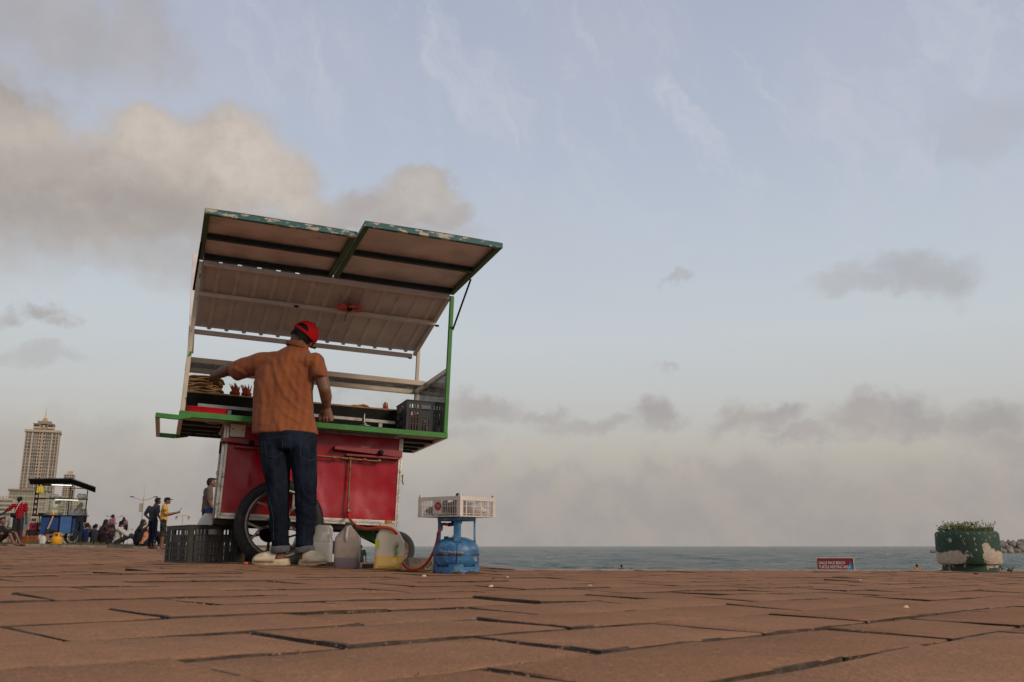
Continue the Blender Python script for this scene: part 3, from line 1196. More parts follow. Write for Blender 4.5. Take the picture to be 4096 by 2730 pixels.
# scaffolded blue frame and low houses along the bottom
sc, u = bld('glass_annexe', 'low glass annexe with a grid of blue grey frames', 6, 546, 800)
facade(sc, 22 * u, (546 - 517) * u + 3, 14, 0, [(1, 'g'), (.2, 'p'), (1, 'g'), (.2, 'p'), (1, 'g')], 6, wall=mat('blue grey frame', (.15, .16, .17), .7), win=M_CREAM2, slab=.12, mull=4)
for px, wpx, top, lab in ((-2, 16, 531.5, 'long cream house with a faded red tiled roof at the left edge'), (21, 26, 530.0, 'cream house with red tiled roof behind the man in the checked shirt'), (44, 22, 533, 'cream house with red tiled roof behind the blue food cart')):
    hs, u = bld('tiled_house', lab, px, 546, 560, group='low tiled houses at the edge of the lawn')
    w, hh = wpx * u, (546 - top) * u + 3
    MB().span((-w / 2, 0, 0), (w / 2, 9, hh * .62)).build('wall', M_CREAM, hs, smooth=0)
    rf = MB()
    rf.add([(-w / 2 - .5, -.6, hh * .62), (w / 2 + .5, -.6, hh * .62), (w / 2 + .5, 9.6, hh * .62), (-w / 2 - .5, 9.6, hh * .62), (-w / 2 + 2, 4.5, hh), (w / 2 - 2, 4.5, hh)], [(0, 1, 5, 4), (1, 2, 5), (2, 3, 4, 5), (3, 0, 4), (0, 3, 2, 1)])
    rf.build('roof', M_ROOFR, hs, smooth=0)
    for k in range(5):
        x = -w / 2 + w * (k + .5) / 5
        MB().span((x - .7, -.08, 2.2), (x + .7, -.005, 4.6)).build('window', M_WDK, hs, smooth=0)

st_, u = bld('apartment_tower', 'slim pale apartment tower with many balconies beside the hotel tower', 61.5, 546, 1250, rz=.36)
Ws, Hs = 9.3 * u, (546 - 478.5) * u + 3
facade(st_, Ws, Hs, 16, 0, [(.3, 'p'), (1, 'd'), (.3, 'p'), (.8, 'd'), (.5, 'p'), (.8, 'd'), (.3, 'p'), (1, 'd'), (.3, 'p')], 34, wall=M_CREAM2)
MB().span((-Ws * .22, 3, Hs), (Ws * .25, 12, Hs + 5)).build('plant_room', M_CREAM2, st_, smooth=0)
st2, u = bld('glass_office', 'grey glazed office block behind the blue food cart', 59, 546, 1100, rz=.38)
facade(st2, 10 * u, (546 - 500) * u + 3, 14, 0, [(.3, 'p'), (1, 'g'), (.3, 'p'), (1, 'g'), (.3, 'p'), (1, 'g'), (.3, 'p')], 18, wall=M_CREAM2, win=M_WIN, mull=3)
cr, u = bld('apartment_block', 'cream apartment slab with rows of small dark windows right of the blue cart', 74.0, 546, 820, rz=.38)
Wc, Hc = 13.5 * u, (546 - 504.5) * u + 3
facade(cr, Wc, Hc, 14, 0, [(.5, 'p'), (.5, 'd'), (.45, 'p'), (.5, 'd'), (.6, 'p'), (.5, 'd'), (.9, 'p'), (.35, 'd'), (2.6, 'p')], 16, wall=M_CREAM)
mb = MB()
mb.span((-Wc * .35, 2, Hc), (Wc * .2, 10, Hc + 2.4))
mb.build('roof_hut', M_CREAM2, cr, smooth=0)
bs, u = bld('brown_block', 'small brown block with a reddish top beyond the lawn', 82.5, 546, 700)
MB().span((-2.7 * u, 0, 0), (2.7 * u, 9, (546 - 528.6) * u + 3)).build('wall', M_TAUPE, bs, smooth=0)
MB().span((-2.2 * u, 1, (546 - 528.6) * u + 3), (2.2 * u, 8, (546 - 526.6) * u + 3)).build('roof', M_ROOFR, bs, smooth=0)
for k in range(6):
    MB().span((-2.0 * u + (k % 3) * 1.6 * u, -.1, 4 + (k // 3) * 5), (-1.2 * u + (k % 3) * 1.6 * u, -.01, 6.4 + (k // 3) * 5)).build('window', M_WDK, bs, smooth=0)
fb, u = bld('stepped_block', 'distant pale block with a stepped top behind the street lamps', 97.5, 546, 900)
facade(fb, 5.6 * u, (546 - 531) * u + 3, 12, 0, [(.3, 'p'), (.5, 'd'), (.4, 'p'), (.5, 'd'), (.3, 'p')], 8, wall=M_CREAM2)
MB().span((-1.6 * u, 2, (546 - 531) * u + 3), (1.2 * u, 9, (546 - 527.2) * u + 3)).build('upper_storey', M_CREAM2, fb, smooth=0)
rk = random.Random(9)
labs = ['low hazy building just right of the brown block', 'flat grey building between the brown and the stepped block', 'pale low building before the stepped block', 'small grey building left of the street lamps', 'low hazy shed behind the seated crowd', 'last low pale building at the end of the skyline']
for k, (px, wd_, top) in enumerate(((86.5, 4, 536), (89.5, 3.5, 533.6), (92.6, 4, 535), (101.5, 4, 538.5), (105.5, 5, 540), (110.5, 5.5, 541.5))):
    q, u = bld('low_building', labs[k], px, 546, 950 + 12 * k, group='low buildings at the end of the skyline')
    hh = (546 - top) * u + 3
    MB().span((-wd_ / 2 * u, 0, 0), (wd_ / 2 * u, 8, hh)).build('wall', M_SKYL, q, smooth=0)
    wn = MB()
    for i in range(3):
        for j in range(2):
            wn.span((-wd_ / 2 * u + (i + .3) * wd_ * u / 3, -.1, hh * .3 + j * hh * .3), (-wd_ / 2 * u + (i + .7) * wd_ * u / 3, -.01, hh * .45 + j * hh * .3))
    wn.build('window', M_WDK, q, smooth=0)
# trees in front of the skyline
M_TREE = mat('far foliage', (.040, .055, .022), .9, var=.5, scale=.6, space='World', col2=(.085, .095, .04), thr=.55, sc2=.8)
rt = random.Random(14)
tl = ['bushy dark tree beside the blue cart wheel', 'round tree left of the brown block', 'low tree below the pale skyline', 'small tree near the stepped block', 'wide low tree before the far skyline']
for k, (px, s) in enumerate(((74, .75), (80, .6), (88, .8), (92, .7), (101, .6))):
    p = at(px, 546, 430)
    tr = thing('park_tree', tl[k], 'tree', (p.x, 430, .2), group='trees beyond the lawn')
    MB().tube([(0, 0, 0), (.1, 0, 2 * s), (0, .1, 3.2 * s)], [.3 * s, .24 * s, .15 * s], 7).build('trunk', M_TAUPE, tr)
    cw = MB()
    for i in range(420):
        a, zz = rt.uniform(0, 2 * pi), rt.uniform(-1, 1)
        r = sqrt(1 - zz * zz) * rt.uniform(.55, 1.05)
        q = Vector((r * cos(a) * 3.0 * s, r * sin(a) * 3 * s, 4.2 * s + zz * 1.8 * s))
        dd = Vector((rt.uniform(-1, 1), rt.uniform(-1, 1), rt.uniform(-.4, .8))).normalized()
        w = dd.cross(Vector((rt.uniform(-1, 1), rt.uniform(-1, 1), rt.uniform(-1, 1)))).normalized() * .3
        cw.add([q - dd * .4, q + w, q + dd * .5, q - w], [(0, 1, 2, 3)])
    tag(cw.build('crown', M_TREE, tr, smooth=0), kind='stuff')

# ------------------------------------------------------------------ lamps
M_LAMP = mat('lamp post paint', (.38, .32, .25), .6, var=.1)
M_LDK = mat('lamp head', (.12, .11, .10), .5, var=.1)
M_LGL = mat('lantern glass', (.55, .52, .45), .3, var=.05)
lab = ['nearest tall street lamp with two curved arms behind the standing men', 'second tall street lamp above the girl in pink', 'third tall street lamp left of the girl in pink', 'farthest and smallest tall street lamp by the stepped block']
for k, (px, py) in enumerate(((143.9, 497), (114.6, 516.2), (102.6, 525.0), (96.4, 529.6))):
    hpx = HOR - py
    Hl = 10.0
    Y = (Hl - .0) * F * 1.04 / hpx
    p = at(px, py, Y)
    lp = thing('street_lamp', lab[k], 'street lamp', (p.x, Y, p.z - Hl), group='tall street lamps along the lawn')
    MB().tube([(0, 0, -.5), (0, 0, 3), (0, 0, Hl)], [.17, .14, .10], 10).build('post', M_LAMP, lp)
    MB().tube([(0, 0, Hl), (0, 0, Hl + 3.0)], [.03, .015], 6).build('rod', M_LAMP, lp)
    MB().span((-.75, -.2, Hl - 3.1), (-.18, .2, Hl - 1.3)).build('control_box', M_LAMP, lp)
    for s in (-1, 1):
        MB().tube(spline([(0, 0, Hl - .7), (s * 1.0, 0, Hl - .45), (s * 2.2, 0, Hl - .02)]), .07, 6).build('arm', M_LAMP, lp)
        MB().ell((s * 2.5, 0, Hl + .05), (.5, .16, .13), 10, 6).build('lamp_head', M_LDK, lp)
lab = ['nearest twin lantern lamp between the yellow shirt and the cart', 'twin lantern lamp left of the two seated women', 'twin lantern lamp behind the woman in white', 'smallest twin lantern lamp by the girl in pink']
for k, (px, py) in enumerate(((183.0, 514.6), (128.9, 528.0), (122.0, 530.2), (117.2, 532.2))):
    hpx = HOR - py
    Y = 4.6 * F * 1.02 / hpx
    p = at(px, py, Y)
    lp = thing('lantern_lamp', lab[k], 'lantern lamp', (p.x, Y, p.z - 4.6), group='twin lantern lamps along the promenade')
    MB().tube([(0, 0, -.3), (0, 0, 4.6)], [.075, .05], 8).build('post', M_LAMP, lp)
    MB().bar((-.95, 0, 4.42), (.95, 0, 4.42), .06, .07).build('arm', M_LAMP, lp)
    for s in (-1, 1):
        MB().lathe([(.03, .1), (.10, .02), (.20, -.12), (.20, -.16)], 10, (s * .9, 0, 4.3)).build('lantern_cap', M_LDK, lp)
        MB().lathe([(.19, -.16), (.15, -.34), (.05, -.52)], 10, (s * .9, 0, 4.3)).build('lantern_glass', M_LGL, lp)
ma = at(75.4, 481, 700)
mast = thing('antenna_mast', 'thin antenna mast rising behind the roof of the blue cart', 'mast', (ma.x, 700, 0))
MB().tube([(0, 0, 0), (0, 0, ma.z)], [.5, .25], 6).build('pole', M_TAUPE, mast)
MB().span((-.6, -.6, ma.z - 1.5), (.6, .6, ma.z)).build('antenna', M_LDK, mast)
# ------------------------------------------------------------------ the food cart
MC = Matrix(((0.9331476, -0.35842994, 0.027632, -2.25091), (0.35755981, 0.93334411, 0.03193369, 6.05), (-0.03723616, -0.01991875, 0.99910796, 1.027227), (0, 0, 0, 1)))
CW, CDP = 1.892, .97
ROOT = thing('food_cart', 'red street food cart with propped up roof flaps and green counter rail', 'food cart', M=MC)


def cw_(x, y, z):
    return MC @ Vector((x, y, z))


def red_panel():
    m = bpy.data.materials.new('red lacquered sheet')
    m.use_nodes = True
    t = NT(m.node_tree)
    b = m.node_tree.nodes['Principled BSDF']
    oc = t.n('ShaderNodeTexCoord').outputs['Object']
    nz = t.noise(oc, 5, 5, .6)
    c = t.mix(t.smooth(nz.outputs[0], .3, .7), (.29, .006, .014, 1), (.36, .009, .019, 1))
    c = t.mix(t.smooth(t.noise(oc, 60, 3).outputs[0], .68, .75, 0, .5), c, (.08, .006, .01, 1))
    c = t.mix(t.smooth(t.noise(oc, 14, 5, .7).outputs[0], .58, .75, 0, .12), c, (.36, .2, .16, 1))
    t.put(b.inputs['Base Color'], c)
    t.put(b.inputs['Roughness'], t.smooth(t.noise(oc, 8, 4).outputs[0], .3, .7, .20, .36))
    b.inputs['Specular IOR Level'].default_value = .40
    hh = t.math('ADD', t.noise(t.vmath('MULTIPLY', oc, (1.6, 1, 1.0)), 2.0, 2, .4).outputs[0], t.math('MULTIPLY', t.noise(oc, 90, 2).outputs[0], .006))
    t.put(b.inputs['Normal'], t.n('ShaderNodeBump', i_Strength=1, i_Distance=.07, i_Height=hh).outputs[0])
    return m


M_RED = red_panel()
M_RED2 = mat('red cover paint', (.20, .006, .010), .42, var=.15, scale=8, spec=.5)
M_ALU = mat('tread plate', (.50, .46, .40), .34, metal=.75, var=.2, scale=12, col2=(.20, .16, .12), thr=.64, sc2=14, bump=.001, bscale=90)
M_GREEN = mat('green rail paint', (.042, .175, .030), .5, var=.18, scale=10, col2=(.45, .40, .30), thr=.74, sc2=26, bump=.0012, bscale=70)
M_GREEN2 = mat('olive green paint', (.050, .105, .035), .55, var=.2, scale=8)
M_PEEL = mat('cream paint peeling over green', (.50, .42, .31), .65, var=.15, scale=9, col2=(.05, .19, .035), thr=.60, sc2=20, soft=.02, bump=.002, bscale=40)
M_TEALP = mat('teal paint worn through', (.035, .105, .10), .6, var=.25, scale=12, col2=(.42, .35, .26), thr=.545, sc2=17, soft=.03, stretch=(.8, 1, 1.6), det=8)
M_DARKT = mat('dark green steel', (.010, .022, .022), .5, var=.3)
M_CREAMB = mat('cream aluminium', (.43, .35, .26), .5, metal=.1, var=.12, scale=7)
M_UNDER = mat('brown grey underside', (.66, .57, .53), .38, var=.2, scale=3.5, col2=(.52, .43, .39), thr=.62, sc2=5, soft=.1)
M_RIB = mat('ribbed roof steel', (.62, .55, .50), .45, var=.12, scale=2.5, col2=(.50, .43, .38), thr=.62, sc2=3.2, soft=.12)
M_BLACK = mat('black paint', (.009, .009, .009), .55, var=.4, spec=.15)
M_RUB = mat('tyre rubber', (.018, .017, .016), .72, var=.35, scale=14, col2=(.06, .05, .042), thr=.66, sc2=9, soft=.1, bump=.0015, bscale=60)
M_RIM = mat('worn alloy rim', (.25, .215, .18), .45, metal=.7, var=.25, scale=14, col2=(.09, .06, .045), thr=.58, sc2=13, soft=.08)
M_BRASS = mat('old brass pipe', (.20, .125, .055), .45, metal=.7, var=.3, scale=20, col2=(.07, .05, .03), thr=.6, sc2=25)
M_PLASTW = mat('white switch plastic', (.66, .60, .50), .4, var=.06)
M_WOODE = mat('plywood edge', (.26, .15, .075), .8, var=.25, scale=20)
M_BOARD = mat('black board with faint print', (.007, .007, .006), .5, spec=.08, var=.4, col2=(.042, .036, .020), thr=.66, sc2=9, soft=.08)
M_STEEL = mat('scratched steel', (.27, .25, .22), .4, metal=.8, var=.2, scale=14)
M_PANE = glass('cart glass', (.97, .985, .985), .06, .02, 1.16)
M_PANE2 = glass('shelf glass', (.98, .99, .99), .06, .05, 1.03)


def cbox(name, a, b, m, bev=.003, parent=ROOT):
    return MB().span(a, b).build(name, m, parent, bev=bev)


def cbar(name, p, q, w, h, m, bev=.003, parent=ROOT, up=(0, 0, 1)):
    return MB().bar(p, q, w, h, up).build(name, m, parent, bev=bev)


BX0, BX1, BY0, BY1, BZ0 = .313, 1.600, .20, .44, -.655
# body: panels of a box
body = cbox('body', (BX0 + .004, BY0 + .004, BZ0 + .004), (BX1 - .004, BY1, -.003), M_RED, .004)
fp = MB()
nx, nz = 26, 14
for j in range(nz + 1):
    for i in range(nx + 1):
        x = BX0 + .03 + (BX1 - BX0 - .05) * i / nx
        z = BZ0 + .04 + (-.012 - BZ0 - .04) * j / nz
        e = sin(pi * i / nx) * sin(pi * j / nz)
        d_ = .010 * e * noise.noise(Vector((x * 2.1, 3.1, z * 1.6))) + .012 * exp(-((x - 1.17 - .14 * (z + .35)) / .10) ** 2) * e
        fp.v.append((x, BY0 - .006 - d_, z))
for j in range(nz):
    for i in range(nx):
        q = j * (nx + 1) + i
        fp.f.append((q, q + 1, q + nx + 2, q + nx + 1))
        fp.mi.append(0)
fp.build('front_panel', M_RED, ROOT, smooth=80)
# tread-plate edging with raised bars
rt_ = random.Random(2)


def tread(name, x0, x1, z0, z1):
    cbox(name, (x0, BY0 - .012, z0), (x1, BY0 - .0005, z1), M_ALU, .0015)
    t_ = MB()
    vert = (z1 - z0) > (x1 - x0)
    L = (z1 - z0) if vert else (x1 - x0)
    wd = (x1 - x0) if vert else (z1 - z0)
    n = int(L / .0115)
    for k in range(n):
        grp = (k // 4) % 2
        a = .9 if grp else -.9
        s = (k + .5) / n * L
        c = Vector((x0 + wd / 2, BY0 - .0128, z0 + s)) if vert else Vector((x0 + s, BY0 - .0128, z0 + wd / 2))
        dx, dz = (cos(a), sin(a)) if vert else (sin(a), cos(a))
        hl = wd * .36
        p, q = c - Vector((dx, 0, dz)) * hl, c + Vector((dx, 0, dz)) * hl
        nr = Vector((-dz, 0, dx)) * .0026
        t_.add([p, c + nr, q, c - nr, c + Vector((0, -.003, 0))], [(0, 1, 4), (1, 2, 4), (2, 3, 4), (3, 0, 4)])
    tag(t_.build('tread_bars', M_ALU, ROOT, smooth=0), kind='stuff')


tread('corner_trim', BX0 - .006, BX0 + .030, BZ0, -.004)
tread('corner_trim', BX1 - .024, BX1 + .006, BZ0, -.004)
tread('bottom_trim', BX0 + .0305, BX1 - .0245, BZ0, BZ0 + .040)
cbox('side_trim', (BX0 - .010, BY0 + .03, BZ0), (BX0 - .0065, BY1, -.004), mat('dull side sheet', (.20, .14, .12), .5, metal=.2))
latch = MB()
latch.span((BX0 - .022, BY0 + .03, -.205), (BX0 - .0105, BY0 + .05, -.12))
latch.build('hinge', M_BLACK, ROOT, bev=.002)
lk = MB()
lk.tube([(BX0 - .010, BY0 + .02, -.34), (BX0 - .022, BY0 + .02, -.33), (BX0 - .026, BY0 + .02, -.35), (BX0 - .012, BY0 + .02, -.36)], .003, 6)
lk.ell((BX0 - .020, BY0 + .01, -.385), (.008, .004, .010))
lk.build('latch', M_STEEL, ROOT)
lk = MB()
lk.tube([(BX1 + .008, BY0 + .01, -.29), (BX1 + .022, BY0 + .01, -.27), (BX1 + .018, BY0, -.32), (BX1 + .028, BY0, -.345)], .004, 6)
lk.build('latch', M_BLACK, ROOT)
# chassis
for y in (BY0 + .03, .64):
    cbar('chassis_rail', (BX0 - .01, y, BZ0 - .022), (BX1, y, BZ0 - .022), .04, .036, M_BLACK)
for x in (BX0 + .02, .95, BX1 - .03):
    cbar('chassis_rail', (x, BY0 + .06, BZ0 - .022), (x, .61, BZ0 - .022), .04, .034, M_BLACK)

# counter
cbox('counter_rail', (-.004, -.004, -.003), (CW + .004, .028, .038), M_GREEN, .004)
cbox('counter_rail', (-.002, CDP - .03, -.003), (CW + .002, CDP, .036), M_DARKT, .003)
cbox('side_rail', (-.003, .029, -.003), (.026, CDP - .031, .036), M_UNDER, .003)
cbox('side_rail', (CW - .026, .029, -.003), (CW + .003, CDP - .031, .036), M_UNDER, .003)
cbox('counter_top', (.027, .029, .020), (CW - .027, CDP - .031, .034), M_UNDER, 0)
for y, w in ((.30, .055), (.55, .05), (.74, .05)):
    for a, b2 in ((.027, BX0 - .013), (BX1 + .008, CW - .027)):
        cbox('cross_bar', (a, y, -.006), (b2, y + w, .0195), M_DARKT, .002)
# handle, a loop sticking out on the left
h_ = MB()
h_.bar((-.15, -.003, -.006), (-.005, -.003, -.010), .026, .032)
h_.bar((-.006, -.003, -.010), (.075, -.003, .008), .026, .032)
h_.build('handle_arm', M_GREEN, ROOT, bev=.003)
h_ = MB()
h_.bar((-.145, .985, -.006), (-.005, .985, -.008), .026, .032)
h_.bar((-.006, .985, -.008), (.085, .985, .01), .026, .032)
h_.build('handle_arm', M_GREEN, ROOT, bev=.003)
cbar('handle_bar', (-.137, .012, -.006), (-.132, .970, -.006), .028, .030, M_UNDER)

# posts
cbar('post', (.016, .012, .038), (.014, .012, 1.112), .030, .030, M_PEEL)
cbar('post', (CW - .014, .012, .038), (CW - .010, .012, 1.112), .030, .030, M_GREEN)
cbar('post', (.022, CDP - .02, .036), (.022, CDP - .02, .875), .026, .026, M_CREAMB)
cbar('post', (CW - .012, CDP - .02, .036), (CW - .012, CDP - .02, .905), .028, .028, M_CREAMB)
# plank standing behind the left post
sp = MB()
sp.bar((.030, CDP + .02, .66), (-.022, CDP + .02, 1.49), .045, .016, (0, 1, 0))
sp.build('side_plank', M_UNDER, ROOT, bev=.002)

# roof: ribbed sheet sloping to the back
RY0, RZ0, RY1, RZ1 = .02, 1.108, 1.035, .862


def rz_(y):
    return RZ0 + (RZ1 - RZ0) * (y - RY0) / (RY1 - RY0)


sheet = MB()
nxr = 0
prof_ = []
x = .035
while x < CW - .035:
    prof_ += [(x, .015), (x + .094, .015), (x + .101, 0), (x + .124, 0), (x + .131, .015)]
    x += .136
rows_ = [RY0 - .01, RY0 + .2, .42, .46, .75, RY1 - .030]
th = .0012
for yy in rows_:
    for (xx, up) in prof_:
        sag = 0
        sheet.v.append((min(xx, CW - .03), yy, rz_(yy) + .0065 + up + sag + .001 * noise.noise(Vector((xx * 3, yy * 4, 0)))))
n_ = len(prof_)
for j in range(len(rows_) - 1):
    for i in range(n_ - 1):
        q = j * n_ + i
        sheet.f.append((q, q + 1, q + n_ + 1, q + n_))
        sheet.mi.append(0)
rs = sheet.build('roof_sheet', M_RIB, ROOT, smooth=25)
s_ = rs.modifiers.new('thick', 'SOLIDIFY')
s_.thickness = .0015
cbar('roof_bar', (.03, RY0, rz_(RY0) - .004), (CW - .03, RY0, rz_(RY0) - .004), .026, .034, M_RIB)
cbox('flashing', (.80, RY0 - .016, rz_(RY0) + .006), (CW - .03, RY0 - .012, rz_(RY0) + .026), M_RIB, 0)
cbox('flashing', (.03, RY0 - .016, rz_(RY0) + .006), (.14, RY0 - .012, rz_(RY0) + .026), M_RIB, 0)
cbar('roof_bar', (.03, .43, rz_(.43) - .012), (CW - .02, .43, rz_(.43) - .012), .040, .030, M_RIB)
cbar('roof_bar', (.03, RY1 - .012, rz_(RY1) - .013), (CW - .05, RY1 - .012, rz_(RY1) - .013), .040, .034, M_RIB)
cbar('roof_side_bar', (CW - .028, RY0 + .014, rz_(RY0) + .002), (CW - .028, RY1 - .02, rz_(RY1) + .002), .030, .030, M_RIB)
cbar('roof_side_bar', (.022, RY0 + .014, rz_(RY0) + .002), (.022, RY1 - .02, rz_(RY1) + .002), .028, .028, M_RIB)
clip = mat('blue rubber clip', (.012, .022, .06), .6)
for (x, y) in ((CW - .005, .43), (CW - .065, RY1), (1.0, RY1 + .012), (.75, .405)):
    MB().ell((x, y - .01, rz_(y) - .03), (.02, .012, .010)).build('clip', clip, ROOT)
soot = mat('soot and marker smears', (.030, .020, .016), .8)
smm = bpy.data.materials.new('soot stain')
smm.use_nodes = True
t = NT(smm.node_tree)
b = smm.node_tree.nodes['Principled BSDF']

# two awning halves hinged at the front of the roof
def awning(x0, x1, dep, rise, lab):
    root = thing('awning', lab, 'awning')
    del root['category']
    root.parent = ROOT
    root.location = (0, 0, 1.124)
    root.rotation_euler = (-atan(rise / dep), 0, 0)
    L = sqrt(dep ** 2 + rise ** 2)
    w = .036
    MB().span((x0, -L, 0), (x1, -L + .030, .036)).build('front_bar', M_TEALP, root, bev=.003)
    for xa in (x0, x1 - w):
        MB().span((xa, -L + .031, .001), (xa + w, .014, .034)).build('side_bar', M_GREEN2, root, bev=.003)
    for ya in (-L * .5, -.035):
        MB().span((x0 + w + .001, ya - .020, -.004 if ya > -.1 else .001), (x1 - w - .001, ya + .022, .033)).build('cross_bar', M_DARKT, root, bev=.003)
    sh = MB()
    n1_, n2_ = 12, 8
    for k in range(2):
        for j in range(n2_ + 1):
            for i in range(n1_ + 1):
                xx = x0 + .004 + (x1 - x0 - .008) * i / n1_
                yy = -L + .006 + (L - .02) * j / n2_
                sh.v.append((xx, yy, .0375 + k * .002 + .004 * noise.noise(Vector((xx * 3, yy * 3, 2))) * sin(pi * i / n1_) + .004 * sin(pi * i / n1_)))
        for j in range(n2_):
            for i in range(n1_):
                q = k * (n1_ + 1) * (n2_ + 1) + j * (n1_ + 1) + i
                sh.f.append((q, q + 1, q + n1_ + 2, q + n1_ + 1))
                sh.mi.append(0)
    sh.build('sheet', M_UNDER, root, smooth=60)
    return root


awning(-.004, CW / 2 - .002, .93, -.006, 'left roof flap hanging slightly lower')
awning(CW / 2 + .010, CW + .004, 1.085, .018, 'right roof flap propped up level')
MB().tube([(CW - .004, -.43, 1.118), (CW + .008, .010, .845)], .0075, 8).build('strut', M_BLACK, ROOT)
MB().tube([(.002, -.40, 1.112), (-.008, .012, .90)], .0075, 8).build('strut', M_BLACK, ROOT)

# glass case over the back of the counter
SH = .506
cbar('case_rail', (.030, .60, SH + .018), (CW - .03, .60, SH + .018), .030, .040, M_CREAMB)
cbar('case_rail', (.036, CDP - .02, SH + .012), (CW - .028, CDP - .02, SH + .012), .026, .038, M_CREAMB)
for x in (.016, CW - .014):
    cbar('case_side_rail', (x, .030, SH + .015), (x, CDP - .036, SH + .015), .026, .036, M_UNDER)
cbox('shelf_glass', (.034, .617, SH + .010), (CW - .032, CDP - .036, SH + .014), M_PANE2, 0)
cbox('back_glass', (.040, CDP - .012, .040), (CW - .030, CDP - .007, SH - .008), M_PANE, 0)
cbox('side_glass', (CW - .012, .032, .040), (CW - .007, CDP - .038, SH - .005), M_PANE, 0)
cbox('side_glass', (.008, .032, .040), (.013, CDP - .038, SH - .005), M_PANE, 0)
# raised display shelf with black front
cbox('display_front', (.036, .452, .036), (1.700, .462, .248), M_BOARD, .001)
cbox('display_shelf', (.030, .445, .249), (1.705, CDP - .04, .262), M_WOODE, .002)
cbox('griddle', (.10, .12, .0345), (1.50, .42, .060), M_BLACK, .006)
cbar('steel_bar', (.115, .30, .136), (1.56, .30, .130), .022, .026, M_STEEL)
for x in (.32, 1.43):
    cbox('bar_foot', (x, .289, .061), (x + .03, .311, .118), M_STEEL, .002)
MB().lathe([(.05, .061), (.05, .066), (.012, .07), (.012, .085), (.004, .088)], 18, (1.30, .16, 0)).build('burner_lid', M_STEEL, ROOT)

# gas taps, pipe and hose tail
for (x0, x1, xk, xs) in ((.302, .640, .497, .36), (1.083, 1.588, 1.424, 1.33)):
    cv = thing('burner_cover', '', 'x')
    for k in list(cv.keys()):
        del cv[k]
    cv.parent = ROOT
    mb = MB()
    mb.add([(x0, .188, -.100), (x1, .188, -.100), (x1, .188, -.150), (x0, .188, -.138), (x0, .128, -.104), (x1, .128, -.102), (x1, .128, -.153), (x0, .128, -.128)], [(0, 1, 2, 3), (4, 5, 6, 7), (0, 1, 5, 4), (1, 2, 6, 5), (2, 3, 7, 6), (3, 0, 4, 7)])
    mb.build('cover', M_RED2, cv, bev=.002)
    mb = MB()
    mb.span((x0 + .09, .135, -.168), (x1 - .012, .187, -.1515))
    mb.build('under_tray', M_RED2, cv, bev=.002)
    kb_ = MB()
    kb_.lathe([(.020, .128), (.020, .118), (.0165, .103), (.014, .099)], 16, (xk, 0, -.128), 'y')
    kb_.bar((xk - .014, .098, -.120), (xk + .014, .098, -.136), .008, .012)
    kb_.build('knob', M_BLACK, cv)
    MB().ell((xs, .126, -.126), (.004, .003, .004)).build('screw', M_STEEL, cv)
gpx = MB()
gpx.tube([(.55, .15, -.180), (1.10, .15, -.184), (1.215, .15, -.188), (1.43, .15, -.192)], .0075, 10)
gpx.tube([(1.208, .15, -.190), (1.212, .150, -.40), (1.216, .145, -.552)], .0075, 10)
for x in (1.085, 1.208, 1.31, 1.42):
    gpx.lathe([(.011, -.012), (.013, 0), (.011, .012)], 8, (x, .15, -.187), 'x')
gpx.build('gas_pipe', M_BRASS, ROOT)
MB().lathe([(.0125, -.568), (.0125, -.552)], 12, (1.216, .145, 0)).span((1.222, .132, -.565), (1.236, .158, -.555)).build('hose_clamp', M_STEEL, ROOT)

# power socket
ps = thing('power_socket', '', 'x')
for k in list(ps.keys()):
    del ps[k]
ps.parent = ROOT
MB().span((.349, .172, -.088), (.452, .199, .002)).build('plate', M_PLASTW, ps, bev=.004)
for x, z in ((.402, -.018), (.381, -.052), (.419, -.052)):
    MB().span((x - .010, .1685, z - .010), (x + .010, .1718, z + .010)).build('shutter', M_PLASTW, ps, bev=.003)
for x, z in ((.366, -.034), (.434, -.034)):
    MB().lathe([(.0048, .1700), (.0048, .1725)], 12, (x, 0, z), 'y').build('screw', M_BLACK, ps)

# cable under the left end
MB().tube(spline([(.040, .60, -.004), (.10, .52, -.035), (.18, .44, -.068), (.24, .36, -.055), (.292, .26, -.022)]), .0042, 7).build('cable', M_BLACK, ROOT)
MB().tube(spline([(.14, .03, -.012), (.22, .08, -.022), (.30, .17, .000), (.36, .19, .006)]), .003, 6).build('cable', M_CREAMB, ROOT)


